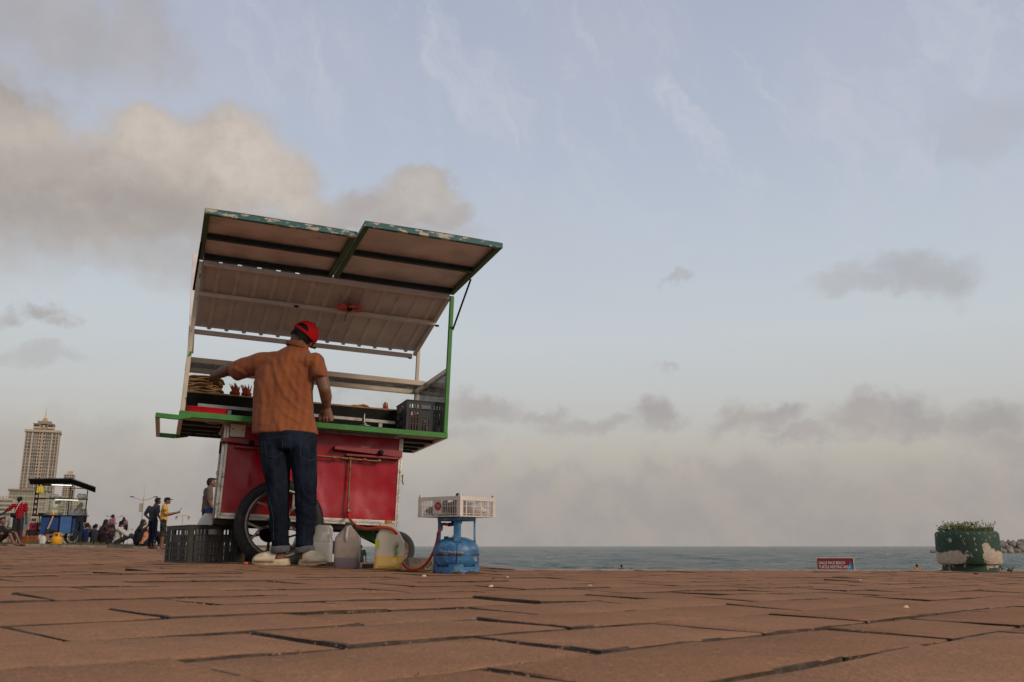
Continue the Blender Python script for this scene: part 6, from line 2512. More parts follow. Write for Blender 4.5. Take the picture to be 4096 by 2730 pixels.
# cap worn backwards, and the hair under it
M_CAP = mat('red cap cotton', (.46, .006, .010), .8, var=.12, scale=20, spec=.2, bump=.002, bscale=120)
capM = Matrix.Translation(headc) @ HR.to_4x4()
dm_ = MB()
nu, nv = 150, 50
for j in range(nv + 1):
    ph_ = (pi / 2 * 1.10) * j / nv
    for i in range(nu):
        a = 2 * pi * i / nu
        seam = 1 + .010 * abs(sin(a * 3))
        x, y, z = .0905 * sin(ph_) * cos(a) * seam, .108 * sin(ph_) * sin(a) * seam, .020 + .094 * cos(ph_)
        dm_.v.append(tuple(capM @ Vector((x, y, z))))
for j in range(nv):
    for i in range(nu):
        a = 2 * pi * (i + .5) / nu
        ph_ = (pi / 2 * 1.10) * (j + .5) / nv
        # the half-moon opening over the strap, at the back
        sa = (a - pi * 1.5 + pi) % (2 * pi) - pi
        tt = pi / 2 * 1.10 - ph_
        if tt > .20 and (sa / .60) ** 2 + ((tt - .20) / .40) ** 2 < 1:
            continue
        dm_.f.append((j * nu + i, j * nu + (i + 1) % nu, (j + 1) * nu + (i + 1) % nu, (j + 1) * nu + i))
        dm_.mi.append(0)
cap = link('cap', dm_.mesh('cap', 80), M_CAP, vendor)
sd2 = cap.modifiers.new('thick', 'SOLIDIFY')
sd2.thickness = .004
bt = MB()
bt.ell(capM @ Vector((0, 0, .116)), (.008, .008, .005), 10, 6)
bt.build('button', M_CAP, cap)
br = MB()
bs_ = []
for k in range(13):
    a = pi * (.16 + .68 * k / 12)
    bs_.append((.092 * cos(a), .100 * sin(a), .004, .086 * cos(a), .100 * sin(a) + .062 * sin((a - pi * .16) / (.68) * 1.0), -.014))
for x0, y0, z0, x1, y1, z1 in bs_:
    br.v += [tuple(capM @ Vector((x0, y0, z0))), tuple(capM @ Vector((x1, y1, z1)))]
for k in range(12):
    br.f.append((2 * k, 2 * k + 1, 2 * k + 3, 2 * k + 2))
    br.mi.append(0)
bo = br.build('brim', M_CAP, cap, smooth=80)
bo.modifiers.new('thick', 'SOLIDIFY').thickness = .004
hm = MB()
for j in range(9):
    ph_ = pi * (.30 + .36 * j / 8)
    for i in range(40):
        a = 2 * pi * i / 40
        q = Vector((.080 * sin(ph_) * cos(a), .097 * sin(ph_) * sin(a), .012 + .100 * cos(ph_)))
        q *= 1 + .05 * noise.noise(q * 60)
        if sin(a) > .35:
            q *= .9
        hm.v.append(tuple(capM @ q))
for j in range(8):
    for i in range(40):
        hm.f.append((j * 40 + i, j * 40 + (i + 1) % 40, (j + 1) * 40 + (i + 1) % 40, (j + 1) * 40 + i))
        hm.mi.append(0)
rh = random.Random(6)
for k in range(170):
    a = rh.uniform(pi * .96, pi * 2.04)
    ph_ = pi * rh.uniform(.55, .66)
    q = Vector((.080 * sin(ph_) * cos(a), .097 * sin(ph_) * sin(a), .012 + .100 * cos(ph_)))
    d = (q.normalized() * .5 + Vector((rh.uniform(-.5, .5), rh.uniform(-.3, .3), -1))).normalized() * rh.uniform(.014, .034)
    w = Vector((cos(a + 1.57), sin(a + 1.57), 0)) * .003
    hm.add([tuple(capM @ (q - w)), tuple(capM @ (q + w)), tuple(capM @ (q + d))], [(0, 1, 2)])
hm.build('hair', M_HAIR, vendor, smooth=60)
MB().tube([capM @ Vector((-.079, .012, -.048)) + Vector((.006 * cos(a), 0, .006 * sin(a))) for a in [k * pi / 5 for k in range(10)]], .0015, 5, closed=True).build('earring', M_STEEL, vendor)

# clogs
M_CLOG = mat('cream rubber clog', (.62, .49, .32), .6, var=.12, scale=14, col2=(.36, .27, .17), thr=.64, sc2=11, soft=.1, spec=.3)
M_HOLE = mat('clog hole', (.03, .022, .016), .9)
M_CSOLE = mat('dirty clog sole', (.50, .385, .245), .8, var=.25, scale=24)


def clog(name, p, ang, lab):
    """length along +x (toe), heel at the origin"""
    c = thing(name, lab, 'x')
    for k in list(c.keys()):
        del c[k]
    c.parent = vendor
    c.location = p
    c.rotation_euler = (0, 0, ang)
    L = .245

    def wid(s):
        return .040 + .012 * sin(pi * min(max((s - .15) / .8, 0), 1)) if s < .85 else .050 * sqrt(max(1 - ((s - .85) / .16) ** 2, .02)) + .002
    so_ = MB()
    n, m = 30, 24
    pts = []
    for k in range(44):
        a = 2 * pi * k / 44
        x = L / 2 + (L / 2 + .004) * math.copysign(abs(cos(a)) ** .75, cos(a))
        s = x / L
        y = (wid(min(max(s, 0), 1)) + .006) * math.copysign(abs(sin(a)) ** .7, sin(a)) if 0 else (.046 + .008 * s) * math.copysign(abs(sin(a)) ** .75, sin(a))
        pts.append((x, y))
    for z, e in ((0, .93), (.004, .98), (.012, 1.0), (.019, .98), (.024, 1.01), (.028, 1.0)):
        for k, (x, y) in enumerate(pts):
            rdg = 1 + (.010 * (k % 2) if .003 < z < .022 else 0)
            toe = .010 * max((x / L - .75) / .25, 0) ** 2
            so_.v.append((L / 2 + (x - L / 2) * e * rdg, y * e * rdg, z + toe))
    K = len(pts)
    for j in range(5):
        for k in range(K):
            so_.f.append((j * K + k, j * K + (k + 1) % K, (j + 1) * K + (k + 1) % K, (j + 1) * K + k))
            so_.mi.append(0)
    so_.f.append(tuple(range(K)))
    so_.mi.append(0)
    so_.f.append(tuple(5 * K + k for k in range(K)))
    so_.mi.append(0)
    so_.build('sole', M_CSOLE, c, smooth=40)
    up = MB()
    rows_ = 18
    for j in range(rows_ + 1):
        s = j / rows_
        x = L * (.36 + .635 * s)
        hgt = (.084 - .050 * s ** 1.1) * (1 if s < .8 else sqrt(max(1 - ((s - .8) / .205) ** 2, .01)))
        wv = (.049 + .005 * sin(pi * s)) * (1 if s < .75 else sqrt(max(1 - ((s - .75) / .26) ** 2, .02)))
        for i in range(15):
            a = pi * i / 14
            yy = wv * cos(a)
            zz = .024 + (hgt) * abs(sin(a)) ** .8 + .006 * s
            xx = x - (.040 * sin(a) ** 2 * (1 - s))
            up.v.append((xx, yy, zz))
    for j in range(rows_):
        for i in range(14):
            q = j * 15 + i
            up.f.append((q, q + 1, q + 16, q + 15))
            up.mi.append(0)
    uo = up.build('upper', M_CLOG, c, smooth=70)
    uo.modifiers.new('thick', 'SOLIDIFY').thickness = -.005
    rimm = MB()
    for j in range(13):
        a = pi * .5 + pi * j / 12
        for (r_, z) in ((1.0, .024), (1.03, .040 + .006 * cos(a) ** 2), (.93, .042 + .006 * cos(a) ** 2), (.88, .026)):
            rimm.v.append((.10 + .098 * r_ * cos(a), .047 * r_ * sin(a), z))
    for j in range(12):
        for k in range(3):
            q = j * 4 + k
            rimm.f.append((q, q + 1, q + 5, q + 4))
            rimm.mi.append(0)
    rimm.build('heel_rim', M_CLOG, c, smooth=60)
    ho = MB()
    for side in (-1, 1):
        for j in range(6):
            for i in range(4 - (j % 2)):
                s = .12 + .10 * j
                a = pi / 2 + side * (.42 + .24 * i + .12 * (j % 2))
                hgt = (.084 - .050 * s ** 1.1)
                wv = (.049 + .005 * sin(pi * s))
                x = L * (.36 + .635 * s) - (.040 * sin(a) ** 2 * (1 - s))
                q = Vector((x, wv * cos(a), .024 + hgt * abs(sin(a)) ** .8 + .006 * s))
                nrm = Vector((.35, cos(a) / wv * .05, sin(a) / .07 * .05)).normalized()
                tx = Vector((1, 0, -.35)).normalized()
                ty = nrm.cross(tx).normalized()
                r_ = .0042
                ho.add([q + nrm * .0022 + (tx * cos(2 * pi * w / 8) + ty * sin(2 * pi * w / 8)) * r_ for w in range(8)], [tuple(range(8))])
    tag(ho.build('vent_holes', M_HOLE, c, smooth=0), kind='stuff')
    return c


pL = V(289.5, 566.2, 6.09)
pL.z = gz(pL.x + vo.x, 6.09) - vo.z + .0
clog('shoe', pL, pi - .06, '')
pR = V(300.5, 566.5, 6.13)
pR.z = gz(pR.x + vo.x, 6.13) - vo.z
clog('shoe', pR, -.72, '')
for o in vendor.children:
    if o.name.startswith('shoe') and 'label' in o:
        del o['label']


# ---- everybody else
def pose_stand(**k):
    j = dict(pelvis=(0, 0, .93), chest=(0, 0, 1.24), neck=(0, 0, 1.44), head=(0, .02, 1.57), shL=(-.18, 0, 1.38), shR=(.18, 0, 1.38), elL=(-.23, -.03, 1.11), elR=(.23, -.03, 1.11), wrL=(-.22, .05, .87), wrR=(.22, .05, .87),
             hipL=(-.09, 0, .90), hipR=(.09, 0, .90), knL=(-.10, .02, .48), knR=(.10, .02, .48), anL=(-.10, 0, .08), anR=(.10, 0, .08))
    j.update(k)
    return {a: Vector(c) for a, c in j.items()}


def pose_sit(**k):
    j = dict(pelvis=(0, 0, .12), chest=(0, .06, .43), neck=(0, .10, .63), head=(0, .14, .77), shL=(-.17, .08, .57), shR=(.17, .08, .57), elL=(-.21, .24, .36), elR=(.21, .24, .36), wrL=(-.10, .40, .40), wrR=(.10, .40, .40),
             hipL=(-.09, .02, .12), hipR=(.09, .02, .12), knL=(-.13, .40, .44), knR=(.13, .40, .44), anL=(-.11, .55, .07), anR=(.11, .55, .07))
    j.update(k)
    return {a: Vector(c) for a, c in j.items()}


def person(label, p, yaw, j, shirt, trousers, skin=None, hair='short', sleeve='short', legs='long', cap=None, shoes=None, scale=1.0, group=None, vox=.016, skirt=False, extra=None):
    skin = skin or M_SKIN
    r = thing('person', label, 'person', p, rz=yaw, group=group)
    r.scale = (scale,) * 3
    fw = (j['head'] - j['neck']).cross(Vector((1, 0, 0)))
    fwd = Vector((0, 1, 0))
    hd_ = j['head']
    ch = [[(j['pelvis'], (.12, .085, .09)), (j['chest'], (.14, .085, .10)), (j['neck'] - Vector((0, 0, .05)), (.08, .06, .04)), (j['neck'] + Vector((0, 0, .02)), .050), (hd_ + Vector((0, -.005, -.06)), .058)],
          [(hd_, (.075, .093, .105))], [(hd_ + Vector((0, .06, -.06)), .045)], [(hd_ + Vector((0, .098, -.018)), .016)], [(hd_ + Vector((-.076, .0, -.015)), (.012, .02, .03))], [(hd_ + Vector((.076, .0, -.015)), (.012, .02, .03))]]
    for s in 'LR':
        wr, el_ = j['wr' + s], j['el' + s]
        d = (wr - el_).normalized()
        ch.append([(j['sh' + s], .052), (el_, .040), (el_ * .6 + wr * .4, .038), (wr, .027)])
        ch.append([(wr, .026), (wr + d * .05, (.034, .034, .030)), (wr + d * .09, (.030, .030, .022))])
        for q in (-1.4, -.45, .45, 1.4):
            sd__ = d.cross(Vector((.3, .8, .1))).normalized()
            ch.append([(wr + d * .085 + sd__ * .014 * q, .010), (wr + d * .125 + sd__ * .017 * q, .010), (wr + d * .15 + sd__ * .015 * q + Vector((0, .012, 0)), .008)])
        ch.append([(wr + d * .03, .013), (wr + d * .075 + d.cross(Vector((.3, .8, .1))).normalized() * .042, .010)])
        kn, an = j['kn' + s], j['an' + s]
        toe = Vector((0, 1, 0)) if 'toe' not in j else j['toe']
        ch.append([(j['hip' + s], .075), (kn, .052), (kn * .65 + an * .35, .052), (an, .036)])
        ch.append([(an + Vector((0, 0, -.02)), (.036, .040, .04)), (an + toe * .15 + Vector((0, 0, -.05)), (.038, .045, .022))])
    spectrum('body', ch, skin, r, vox * .8, 3)
    if shirt is not None:
        pz, cz = j['pelvis'], j['chest']
        up = (j['neck'] - pz).normalized()
        sc = [[(pz - up * .02, (.165, .125, .04)), (pz * .5 + cz * .5, (.155, .115, .06)), (cz, (.180, .118, .08)), (j['neck'] - up * .06, (.13, .08, .03)), (j['neck'] - up * .01, (.066, .06, .014))]]
        for s in 'LR':
            sh, el_, wr = j['sh' + s], j['el' + s], j['wr' + s]
            if sleeve == 'short':
                sc.append([(sh, .074), (sh * .45 + el_ * .55, .068), (sh * .22 + el_ * .78, .066)])
            elif sleeve == 'long':
                sc.append([(sh, .072), (el_, .056), (wr * .9 + el_ * .1, .044)])
        spectrum('shirt', sc, shirt, r, vox, 3, .010, 11)
    if trousers is not None:
        tc_ = [[(j['pelvis'] + Vector((0, 0, .05)), (.148, .112, .05)), (j['pelvis'] - Vector((0, 0, .02)), (.155, .115, .06))]]
        if skirt:
            tc_.append([(j['pelvis'], (.15, .12, .06)), ((j['knL'] + j['knR']) / 2, (.20, .16, .03)), ((j['anL'] + j['anR']) / 2 + Vector((0, 0, .05)), (.21, .17, .02))])
        else:
            for s in 'LR':
                kn, an = j['kn' + s], j['an' + s]
                if legs == 'long':
                    tc_.append([(j['hip' + s], (.092, .10, .08)), (kn, .072), (an + Vector((0, 0, .05)) if an.z < .2 else an, .056)])
                else:
                    tc_.append([(j['hip' + s], (.096, .10, .08)), (kn, (.088, .092, .05)), (kn * .86 + an * .14, (.090, .094, .02))])
        spectrum('trousers', tc_, trousers, r, vox, 3, .010, 12)
    if hair == 'short':
        hb = [[(hd_ + Vector((0, -.022, .030)), (.080, .088, .084)), (hd_ + Vector((0, -.045, -.02)), (.074, .055, .05))], [(hd_ + Vector((0, .03, .075)), (.06, .06, .038))]]
    elif hair == 'bun':
        hb = [[(hd_ + Vector((0, -.022, .026)), (.082, .092, .088)), (hd_ + Vector((0, -.045, -.03)), (.074, .055, .06))], [(hd_ + Vector((0, -.13, -.01)), (.05, .055, .055))]]
    elif hair == 'long':
        nb_, pv = j['neck'], j['pelvis']
        bk = Vector((0, -.10, 0))
        hb = [[(hd_ + Vector((0, -.022, .028)), (.084, .092, .09)), (hd_ + Vector((0, -.06, -.08)), (.095, .06, .08)), (nb_ + bk + Vector((0, -.01, -.10)), (.12, .05, .10)), (j['chest'] + bk * 1.25, (.11, .045, .12)), (pv * .6 + j['chest'] * .4 + bk * 1.3, (.07, .035, .10))]]
    else:
        hb = None
    if hb:
        spectrum('hair', hb, M_HAIR, r, vox * .9, 2, .012, 24)
    if cap is not None:
        cc_ = [[(hd_ + Vector((0, -.008, .035)), (.086, .102, .082))], [(hd_ + Vector((0, .09, .048)), (.065, .05, .008)), (hd_ + Vector((0, .155, .030)), (.055, .03, .006))]]
        spectrum('cap', cc_, cap, r, vox * .55, 2)
    if shoes is not None:
        for s in 'LR':
            an = j['an' + s]
            toe = Vector((0, 1, 0)) if 'toe' not in j else j['toe']
            MB().box(an + toe * .07 + Vector((0, 0, -.075)), (.085, .25, .018)).build('shoe', shoes, r, bev=.006)
    return r


def cloth(name, c, var=.2, **k):
    return mat(name, c, .9, var=var, scale=k.pop('scale', 14), spec=.15, bump=.004, bscale=24, **k)


def w3(x, y):
    return (280 + .18699 * x) / 4, (1950 + .18699 * y) / 4


def foot(px, Y):
    p = at(px, 547, Y)
    z = gz(p.x, Y)
    if Y > kerb_y(p.x):
        z = lz(p.x, Y)
    return Vector((p.x, Y, z))


C_GREY = cloth('slate grey tee', (.040, .042, .048))
C_YEL = cloth('yellow polo', (.52, .30, .06), .1)
C_TAUPE = cloth('taupe tee', (.115, .088, .074), .12)
C_NAVY = cloth('navy track pants', (.012, .014, .035))
C_CAMO = cloth('camouflage shorts', (.040, .036, .022), .3, col2=(.010, .011, .010), thr=.50, sc2=9, soft=.02)
C_JEAN = cloth('dark blue jeans', (.018, .024, .045))
C_PEACH = cloth('peach dress', (.50, .21, .12), .12)
C_WHITE = cloth('white shirt', (.42, .38, .33), .08)
C_PINK = cloth('pink top', (.36, .12, .13), .1)
C_BLUE = cloth('blue jacket', (.010, .016, .055))
C_BLK = cloth('black clothes', (.020, .018, .019))
C_MAR = cloth('maroon top', (.060, .014, .016))
C_PURP = cloth('purple shirt', (.050, .016, .038))
C_DGRN = cloth('dark green shirt', (.016, .026, .020))
C_DGR = cloth('charcoal trousers', (.030, .030, .032))
C_FLOP = mat('red sandal', (.25, .012, .014), .6)
C_FLOPB = mat('blue sandal', (.03, .04, .10), .6)
C_NCAP = mat('navy cap', (.009, .011, .022), .8, spec=.2)

# grey shirt lad beside the cart
person('boy in a plain taupe t-shirt looking down just left of the red cart', foot(204.3, 19.2), rad(-62), pose_stand(head=(0, .055, 1.55), neck=(0, .015, 1.43), elL=(-.23, -.02, 1.12), wrL=(-.20, .10, .90), wrR=(.20, .12, .90), elR=(.23, -.0, 1.12)), C_TAUPE, C_NAVY, hair='short', scale=.925, vox=.012, shoes=C_FLOP)
# two men standing, one with a phone
m1 = person('man in grey t-shirt and navy track pants with a white stripe standing hand on hip', foot(151.0, 29.5), rad(-32), pose_stand(chest=(-.03, -.02, 1.22), head=(.10, .04, 1.56), neck=(.04, .0, 1.42), shL=(-.20, -.03, 1.34), shR=(.15, .03, 1.36), elL=(-.33, -.10, 1.12), wrL=(-.20, .02, .95), elR=(.28, -.06, 1.12), wrR=(.20, .10, .98)), C_GREY, C_NAVY, skin=M_SKIN2, vox=.012, shoes=C_FLOP, scale=.97)
st = MB()
st.bar((.165, -.01, .90), (.155, .01, .50), .012, .030)
st.bar((.155, .01, .50), (.148, -.01, .14), .012, .030)
st.build('trouser_stripe', C_WHITE, m1)
m2 = person('man in yellow polo, camouflage shorts and navy cap looking at a phone', foot(161.3, 29.0), rad(-72), pose_stand(head=(0, .07, 1.56), neck=(0, .01, 1.43), elL=(-.21, .10, 1.10), elR=(.21, .06, 1.10), wrL=(-.05, .36, 1.16), wrR=(.06, .34, 1.17)), C_YEL, C_CAMO, hair='short', legs='shorts', cap=C_NCAP, shoes=C_FLOPB, vox=.012, scale=.965)
sb_ = MB()
for k in range(3):
    sb_.lathe([(.0705, -.010 + .03 * k), (.0705, .004 + .03 * k)], 14, (.203, .026, 1.20), 'z', cap=False)
tag(sb_.build('sleeve_stripes', C_BLK, m2), kind='stuff')
ph_ = thing('phone', 'dark phone held up by the man in the yellow polo', 'phone', m2.location + Vector((.47 * sin(rad(72)), .47 * cos(rad(72)), 1.22)), rz=rad(-72))
MB().span((-.035, -.006, -.05), (.035, .006, .09)).build('phone_body', M_BLACK, ph_, bev=.004)
ph_.rotation_euler = (rad(-35), 0, rad(-72))

# seated women between lamp and men
person('woman with long curly black hair and a dark top sitting on the lawn edge', foot(136.5, 31.5), rad(-60), pose_sit(head=(.02, .16, .80)), C_BLK, C_BLK, hair='long', sleeve='long', vox=.014)
person('woman in a peach dress with long dark hair sitting on the kerb', foot(143.0, 30.7), rad(-50), pose_sit(head=(.03, .20, .74), neck=(.0, .14, .62)), C_PEACH, C_BLK, hair='long', sleeve='short', vox=.014, scale=1.02)
person('woman in a white shirt with tied hair sitting sideways on the lawn', foot(115.6, 33.0), rad(-78), pose_sit(head=(0, .22, .80), neck=(0, .14, .65), elL=(-.18, .30, .40), elR=(.18, .32, .38), wrL=(-.10, .55, .30), wrR=(.10, .56, .29), knL=(-.13, .46, .36), knR=(.13, .48, .34), anL=(-.11, .78, .07), anR=(.11, .80, .07)), C_WHITE, C_DGR, hair='bun', sleeve='long', vox=.014, scale=1.03)
person('girl in a pink top and dark skirt standing behind the seated group', foot(110.0, 47), rad(-30), pose_stand(elL=(-.20, .05, 1.14), wrL=(-.08, .18, 1.16)), C_PINK, C_BLUE, skin=M_SKIN2, hair='bun', legs='shorts', vox=.016, scale=.90)
person('child in a blue jacket and headscarf standing behind the woman in white', foot(121.3, 46), rad(20), pose_stand(), C_BLUE, C_MAR, skin=M_SKIN2, hair='bun', sleeve='long', vox=.016, scale=.80)
G = 'people sitting close together on the lawn'
sit = [(100.2, 34.5, 'woman with big curly hair in maroon, largest of the seated group', C_MAR, 'long', -40, 1.08), (104.0, 34.0, 'small child in black in front of the curly haired woman', C_BLK, 'bun', -20, .72), (101.8, 36.5, 'woman peering over the shoulder of the curly haired woman', C_BLK, 'short', -70, 1.0), (107.2, 36, 'woman in a brown top laughing beside the pink girl', cloth('brown top', (.10, .05, .03)), 'bun', 30, .95), (109.6, 37, 'man in black behind the woman in brown', C_BLK, 'short', 10, .95),
       (93.6, 38, 'person in black and white turned away, left of the maroon woman', C_DGR, 'short', 20, .95), (90.4, 39, 'man in a white shirt sitting alone between dark figures', C_WHITE, 'short', -20, .92), (86.2, 40, 'man in dark blue with raised head in the middle of the row', C_BLUE, 'short', 40, 1.05), (83.6, 41, 'woman in blue with hair tied back in the row', C_BLUE, 'bun', -30, 1.0), (80.6, 42, 'person in dark brown hunched in the row', C_MAR, 'short', 30, .95), (77.8, 43, 'person in a pale top at the left end of the seated row', cloth('pale pink top', (.34, .22, .18)), 'short', -10, .85)]
for px, Y, lab, c_, hr2, yw, s in sit:
    person(lab, foot(px, Y), rad(yw), pose_sit(), c_, C_BLK, skin=M_SKIN if s > 1 else M_SKIN2, hair=hr2, sleeve='long', vox=.022, scale=s, group=G)
person('taller of two people in black standing close by the blue cart wheel', foot(76.6, 37), rad(20), pose_stand(elL=(-.24, .03, 1.1), wrL=(-.12, .15, 1.15)), C_BLK, C_JEAN, skin=M_SKIN2, hair='short', sleeve='long', vox=.02, scale=.98)
person('shorter of two people in black standing close by the blue cart wheel', foot(74.2, 37.3), rad(-20), pose_stand(), C_BLK, C_JEAN, skin=M_SKIN2, hair='short', sleeve='long', vox=.02, scale=.94)
for px, Y, lab, yw, s, c_ in ((153.0, 52, 'distant seated man seen between the two standing men', 30, .9, C_DGR), (162.3, 56, 'distant seated person in orange right of the camouflage shorts', -40, .8, cloth('orange top', (.30, .11, .06))), (164.6, 55, 'distant seated person in black beside the crate', 20, .9, C_BLK)):
    person(lab, foot(px, Y), rad(yw), pose_sit(), c_, C_BLK, skin=M_SKIN2, vox=.026, scale=s, group='people sitting far off on the lawn')
# left edge
def w2(x, y):
    return (.2041 * x) / 4, (1900 + .2041 * y) / 4


M_CHK = bpy.data.materials.new('red and black check')
M_CHK.use_nodes = True
t = NT(M_CHK.node_tree)
b = M_CHK.node_tree.nodes['Principled BSDF']
oc = t.n('ShaderNodeTexCoord').outputs['Object']
s3 = t.n('ShaderNodeSeparateXYZ', i_0=oc)
hx = t.math('GREATER_THAN', t.math('FRACT', t.math('MULTIPLY', s3.outputs[0], 13.5)), .5)
hz = t.math('GREATER_THAN', t.math('FRACT', t.math('MULTIPLY', s3.outputs[2], 13.5)), .5)
sm2 = t.math('ADD', hx, hz)
c = t.mix(t.math('MULTIPLY', sm2, .5), (.46, .010, .022, 1), (.010, .008, .009, 1))
t.put(b.inputs['Base Color'], c)
b.inputs['Roughness'].default_value = .9
b.inputs['Specular IOR Level'].default_value = .15
mr = person('man in a red and black checked shirt and navy cap walking away', foot(15.2, 32.2), rad(18), pose_stand(head=(-.04, .04, 1.57), elL=(-.42, .02, 1.16), wrL=(-.62, .12, 1.02), shL=(-.20, 0, 1.36), knL=(-.12, .06, .48), anL=(-.13, .10, .08), anR=(.14, -.10, .10), knR=(.12, -.02, .48), wrR=(.25, .02, .84)), M_CHK, C_DGR, skin=M_SKIN2, hair='short', cap=C_NCAP, shoes=M_BLACK, vox=.012, scale=.975)
bag = thing('shoulder_bag', 'small black shoulder bag slung across the checked shirt', 'bag', mr.location + Vector((-.12, -.14, .98)))
MB().ell((0, 0, 0), (.11, .06, .085), 14, 9).build('pouch', M_BLACK, bag)
MB().tube(spline([(.02, .0, .06), (.10, -.02, .25), (.17, .03, .45), (.18, .12, .50)]), .010, 6).build('strap', M_PLASTW, bag)
person('barefoot person with bent knees sitting on the grass, cut by the left edge', foot(-5.6, 31.6), rad(-85), pose_sit(knL=(-.13, .46, .50), knR=(.13, .42, .46), anL=(-.11, .72, .07), anR=(.11, .62, .07)), C_BLK, C_BLK, skin=M_SKIN, legs='shorts', vox=.014, scale=1.08)
person('man in white standing far behind the man in the checked shirt', foot(8.6, 46), rad(160), pose_stand(), C_WHITE, cloth('tan trousers', (.30, .20, .14)), skin=M_SKIN2, vox=.02, scale=.92)
person('child in dark clothes far behind the checked shirt', foot(15.6, 47), rad(170), pose_stand(), C_BLK, C_MAR, skin=M_SKIN2, vox=.02, scale=.88)
person('person in grey sitting far off left of the blue cart', foot(35.4, 48), rad(60), pose_sit(), cloth('grey shirt', (.12, .12, .13)), C_BLK, skin=M_SKIN2, vox=.022, scale=1.1)

# people down on the beach
def beach_z(Y):
    for (a, za), (b2, zb) in zip(prof_b, prof_b[1:]):
        if a <= Y <= b2:
            return za + (zb - za) * (Y - a) / (b2 - a)
    return -3.4


prof_b = [(4, -1.0), (10, -1.0), (30, -1.15), (52, -1.42), (66, -2.85), (85, -3.05), (110, -3.4), (150, -4.2)]


def on_beach(px, Y):
    p = at(px, 560, Y)
    return Vector((p.x, Y, beach_z(Y)))


person('person in a purple shirt walking on the beach, seen between the jugs', on_beach(328.3, 31), rad(-20), pose_stand(elR=(.26, -.02, 1.12), wrR=(.30, .06, .9)), C_PURP, C_DGR, skin=M_SKIN2, vox=.018, scale=1.04)
person('child in a white shirt walking on the beach behind the square jug', on_beach(333.0, 30), rad(30), pose_stand(elR=(.24, .0, 1.12), wrR=(.30, .02, .9)), C_WHITE, C_DGR, skin=M_SKIN2, vox=.018, scale=.74)
person('person in a dark green shirt on the beach right of the square jug', on_beach(360.5, 44), rad(10), pose_stand(elR=(.26, .0, 1.12), wrR=(.28, .06, .9)), C_DGRN, C_BLK, skin=M_SKIN2, vox=.02, scale=.92)
person('taller bather whose head and shoulders show over the seawall', on_beach(621.4, 65), rad(0), pose_stand(), C_BLK, C_BLK, skin=M_SKIN2, vox=.02, scale=.985)
person('shorter bather whose head just shows over the seawall', on_beach(630.6, 66), rad(10), pose_stand(), C_BLK, C_BLK, skin=M_SKIN2, vox=.02, scale=.90)
person('bather with orange shoulders left of the planter', on_beach(916.4, 64), rad(0), pose_stand(), cloth('orange vest', (.45, .16, .03)), C_BLK, skin=M_SKIN2, hair='short', vox=.02, scale=.95)
# ------------------------------------------------------------------ the blue food cart far off
FY = 33.0
fo_ = foot(55.5, FY)
FS = FY / F * 1.035 * .2041 / 4     # metres in one pixel of the zoomed view
blue = thing('food_cart', 'far blue food cart with black corrugated roof and lit tubes', 'food cart', fo_, rz=.42)


def bx(x):
    return (x - 1090) * FS * .9


def bz(y):
    return (1412 - y) * FS


M_BP = mat('blue cart panel', (.008, .040, .16), .5, var=.15, scale=4)
M_BP2 = mat('lighter blue cart panel', (.035, .095, .24), .5, var=.15, scale=4)
M_TUBE = bpy.data.materials.new('lit tube')
M_TUBE.use_nodes = True
tb_ = M_TUBE.node_tree.nodes['Principled BSDF']
tb_.inputs['Emission Color'].default_value = (1, 1, .94, 1)
tb_.inputs['Emission Strength'].default_value = .8
tb_.inputs['Base Color'].default_value = (.8, .8, .8, 1)
M_TUBE2 = bpy.data.materials.new('lit green tube')
M_TUBE2.use_nodes = True
tb_ = M_TUBE2.node_tree.nodes['Principled BSDF']
tb_.inputs['Emission Color'].default_value = (.85, 1, .55, 1)
tb_.inputs['Emission Strength'].default_value = .8
M_FPANE = glass('far cart glass', (.88, .92, .90), .12, .05, 1.3)
M_TRAYW = mat('wooden tray', (.26, .15, .05), .8, var=.2)
D = .6


def fb_(name, a, b2, m, bev=0, parent=blue):
    return MB().span(a, b2).build(name, m, parent, bev=bev)


x0, x1 = bx(585), bx(1605)
zc = bz(885)
fb_('counter', (x0, 0, zc - .02), (x1, D, zc + .015), M_BLACK)
fb_('handle', (x1, .06, zc - .01), (x1 + .09, .10, zc + .02), M_BLACK)
fb_('panel', (bx(765), .10, bz(1225)), (bx(1100), .14, zc - .021), M_BP)
fb_('panel', (bx(1125), .02, bz(1212)), (bx(1335), .06, zc - .021), M_BP2)
fb_('cabinet', (bx(770), .15, bz(1210)), (bx(1400), D - .1, zc - .022), M_BP)
for px_ in (1110, 1350):
    fb_('leg', (bx(px_) - .02, .07, bz(1330)), (bx(px_) + .02, .10, zc - .022), M_BLACK)
MB().bar((bx(730), .12, zc - .02), (bx(765), .12, bz(1085)), .03, .03).build('strut', M_BLACK, blue)
MB().bar((bx(985), -.02, zc - .03), (bx(925), -.02, bz(1090)), .05, .012, (0, 1, 0)).bar((bx(925), -.02, bz(1090)), (bx(905), -.02, bz(1130)), .05, .012, (0, 1, 0)).build('hanging_towel', mat('pinkish towel', (.40, .27, .22), .9), blue)
for px_, yy, tz in ((610, .03, 290), (1250, .03, 350), (1285, D - .04, 400), (1580, .03, 410), (650, D - .04, 330)):
    fb_('post', (bx(px_) - .018, yy - .015, zc + .015), (bx(px_) + .018, yy + .015, bz(tz)), M_BLACK)
fb_('shelf', (bx(620), .02, bz(578)), (bx(1600), D, bz(566)), M_BLACK)
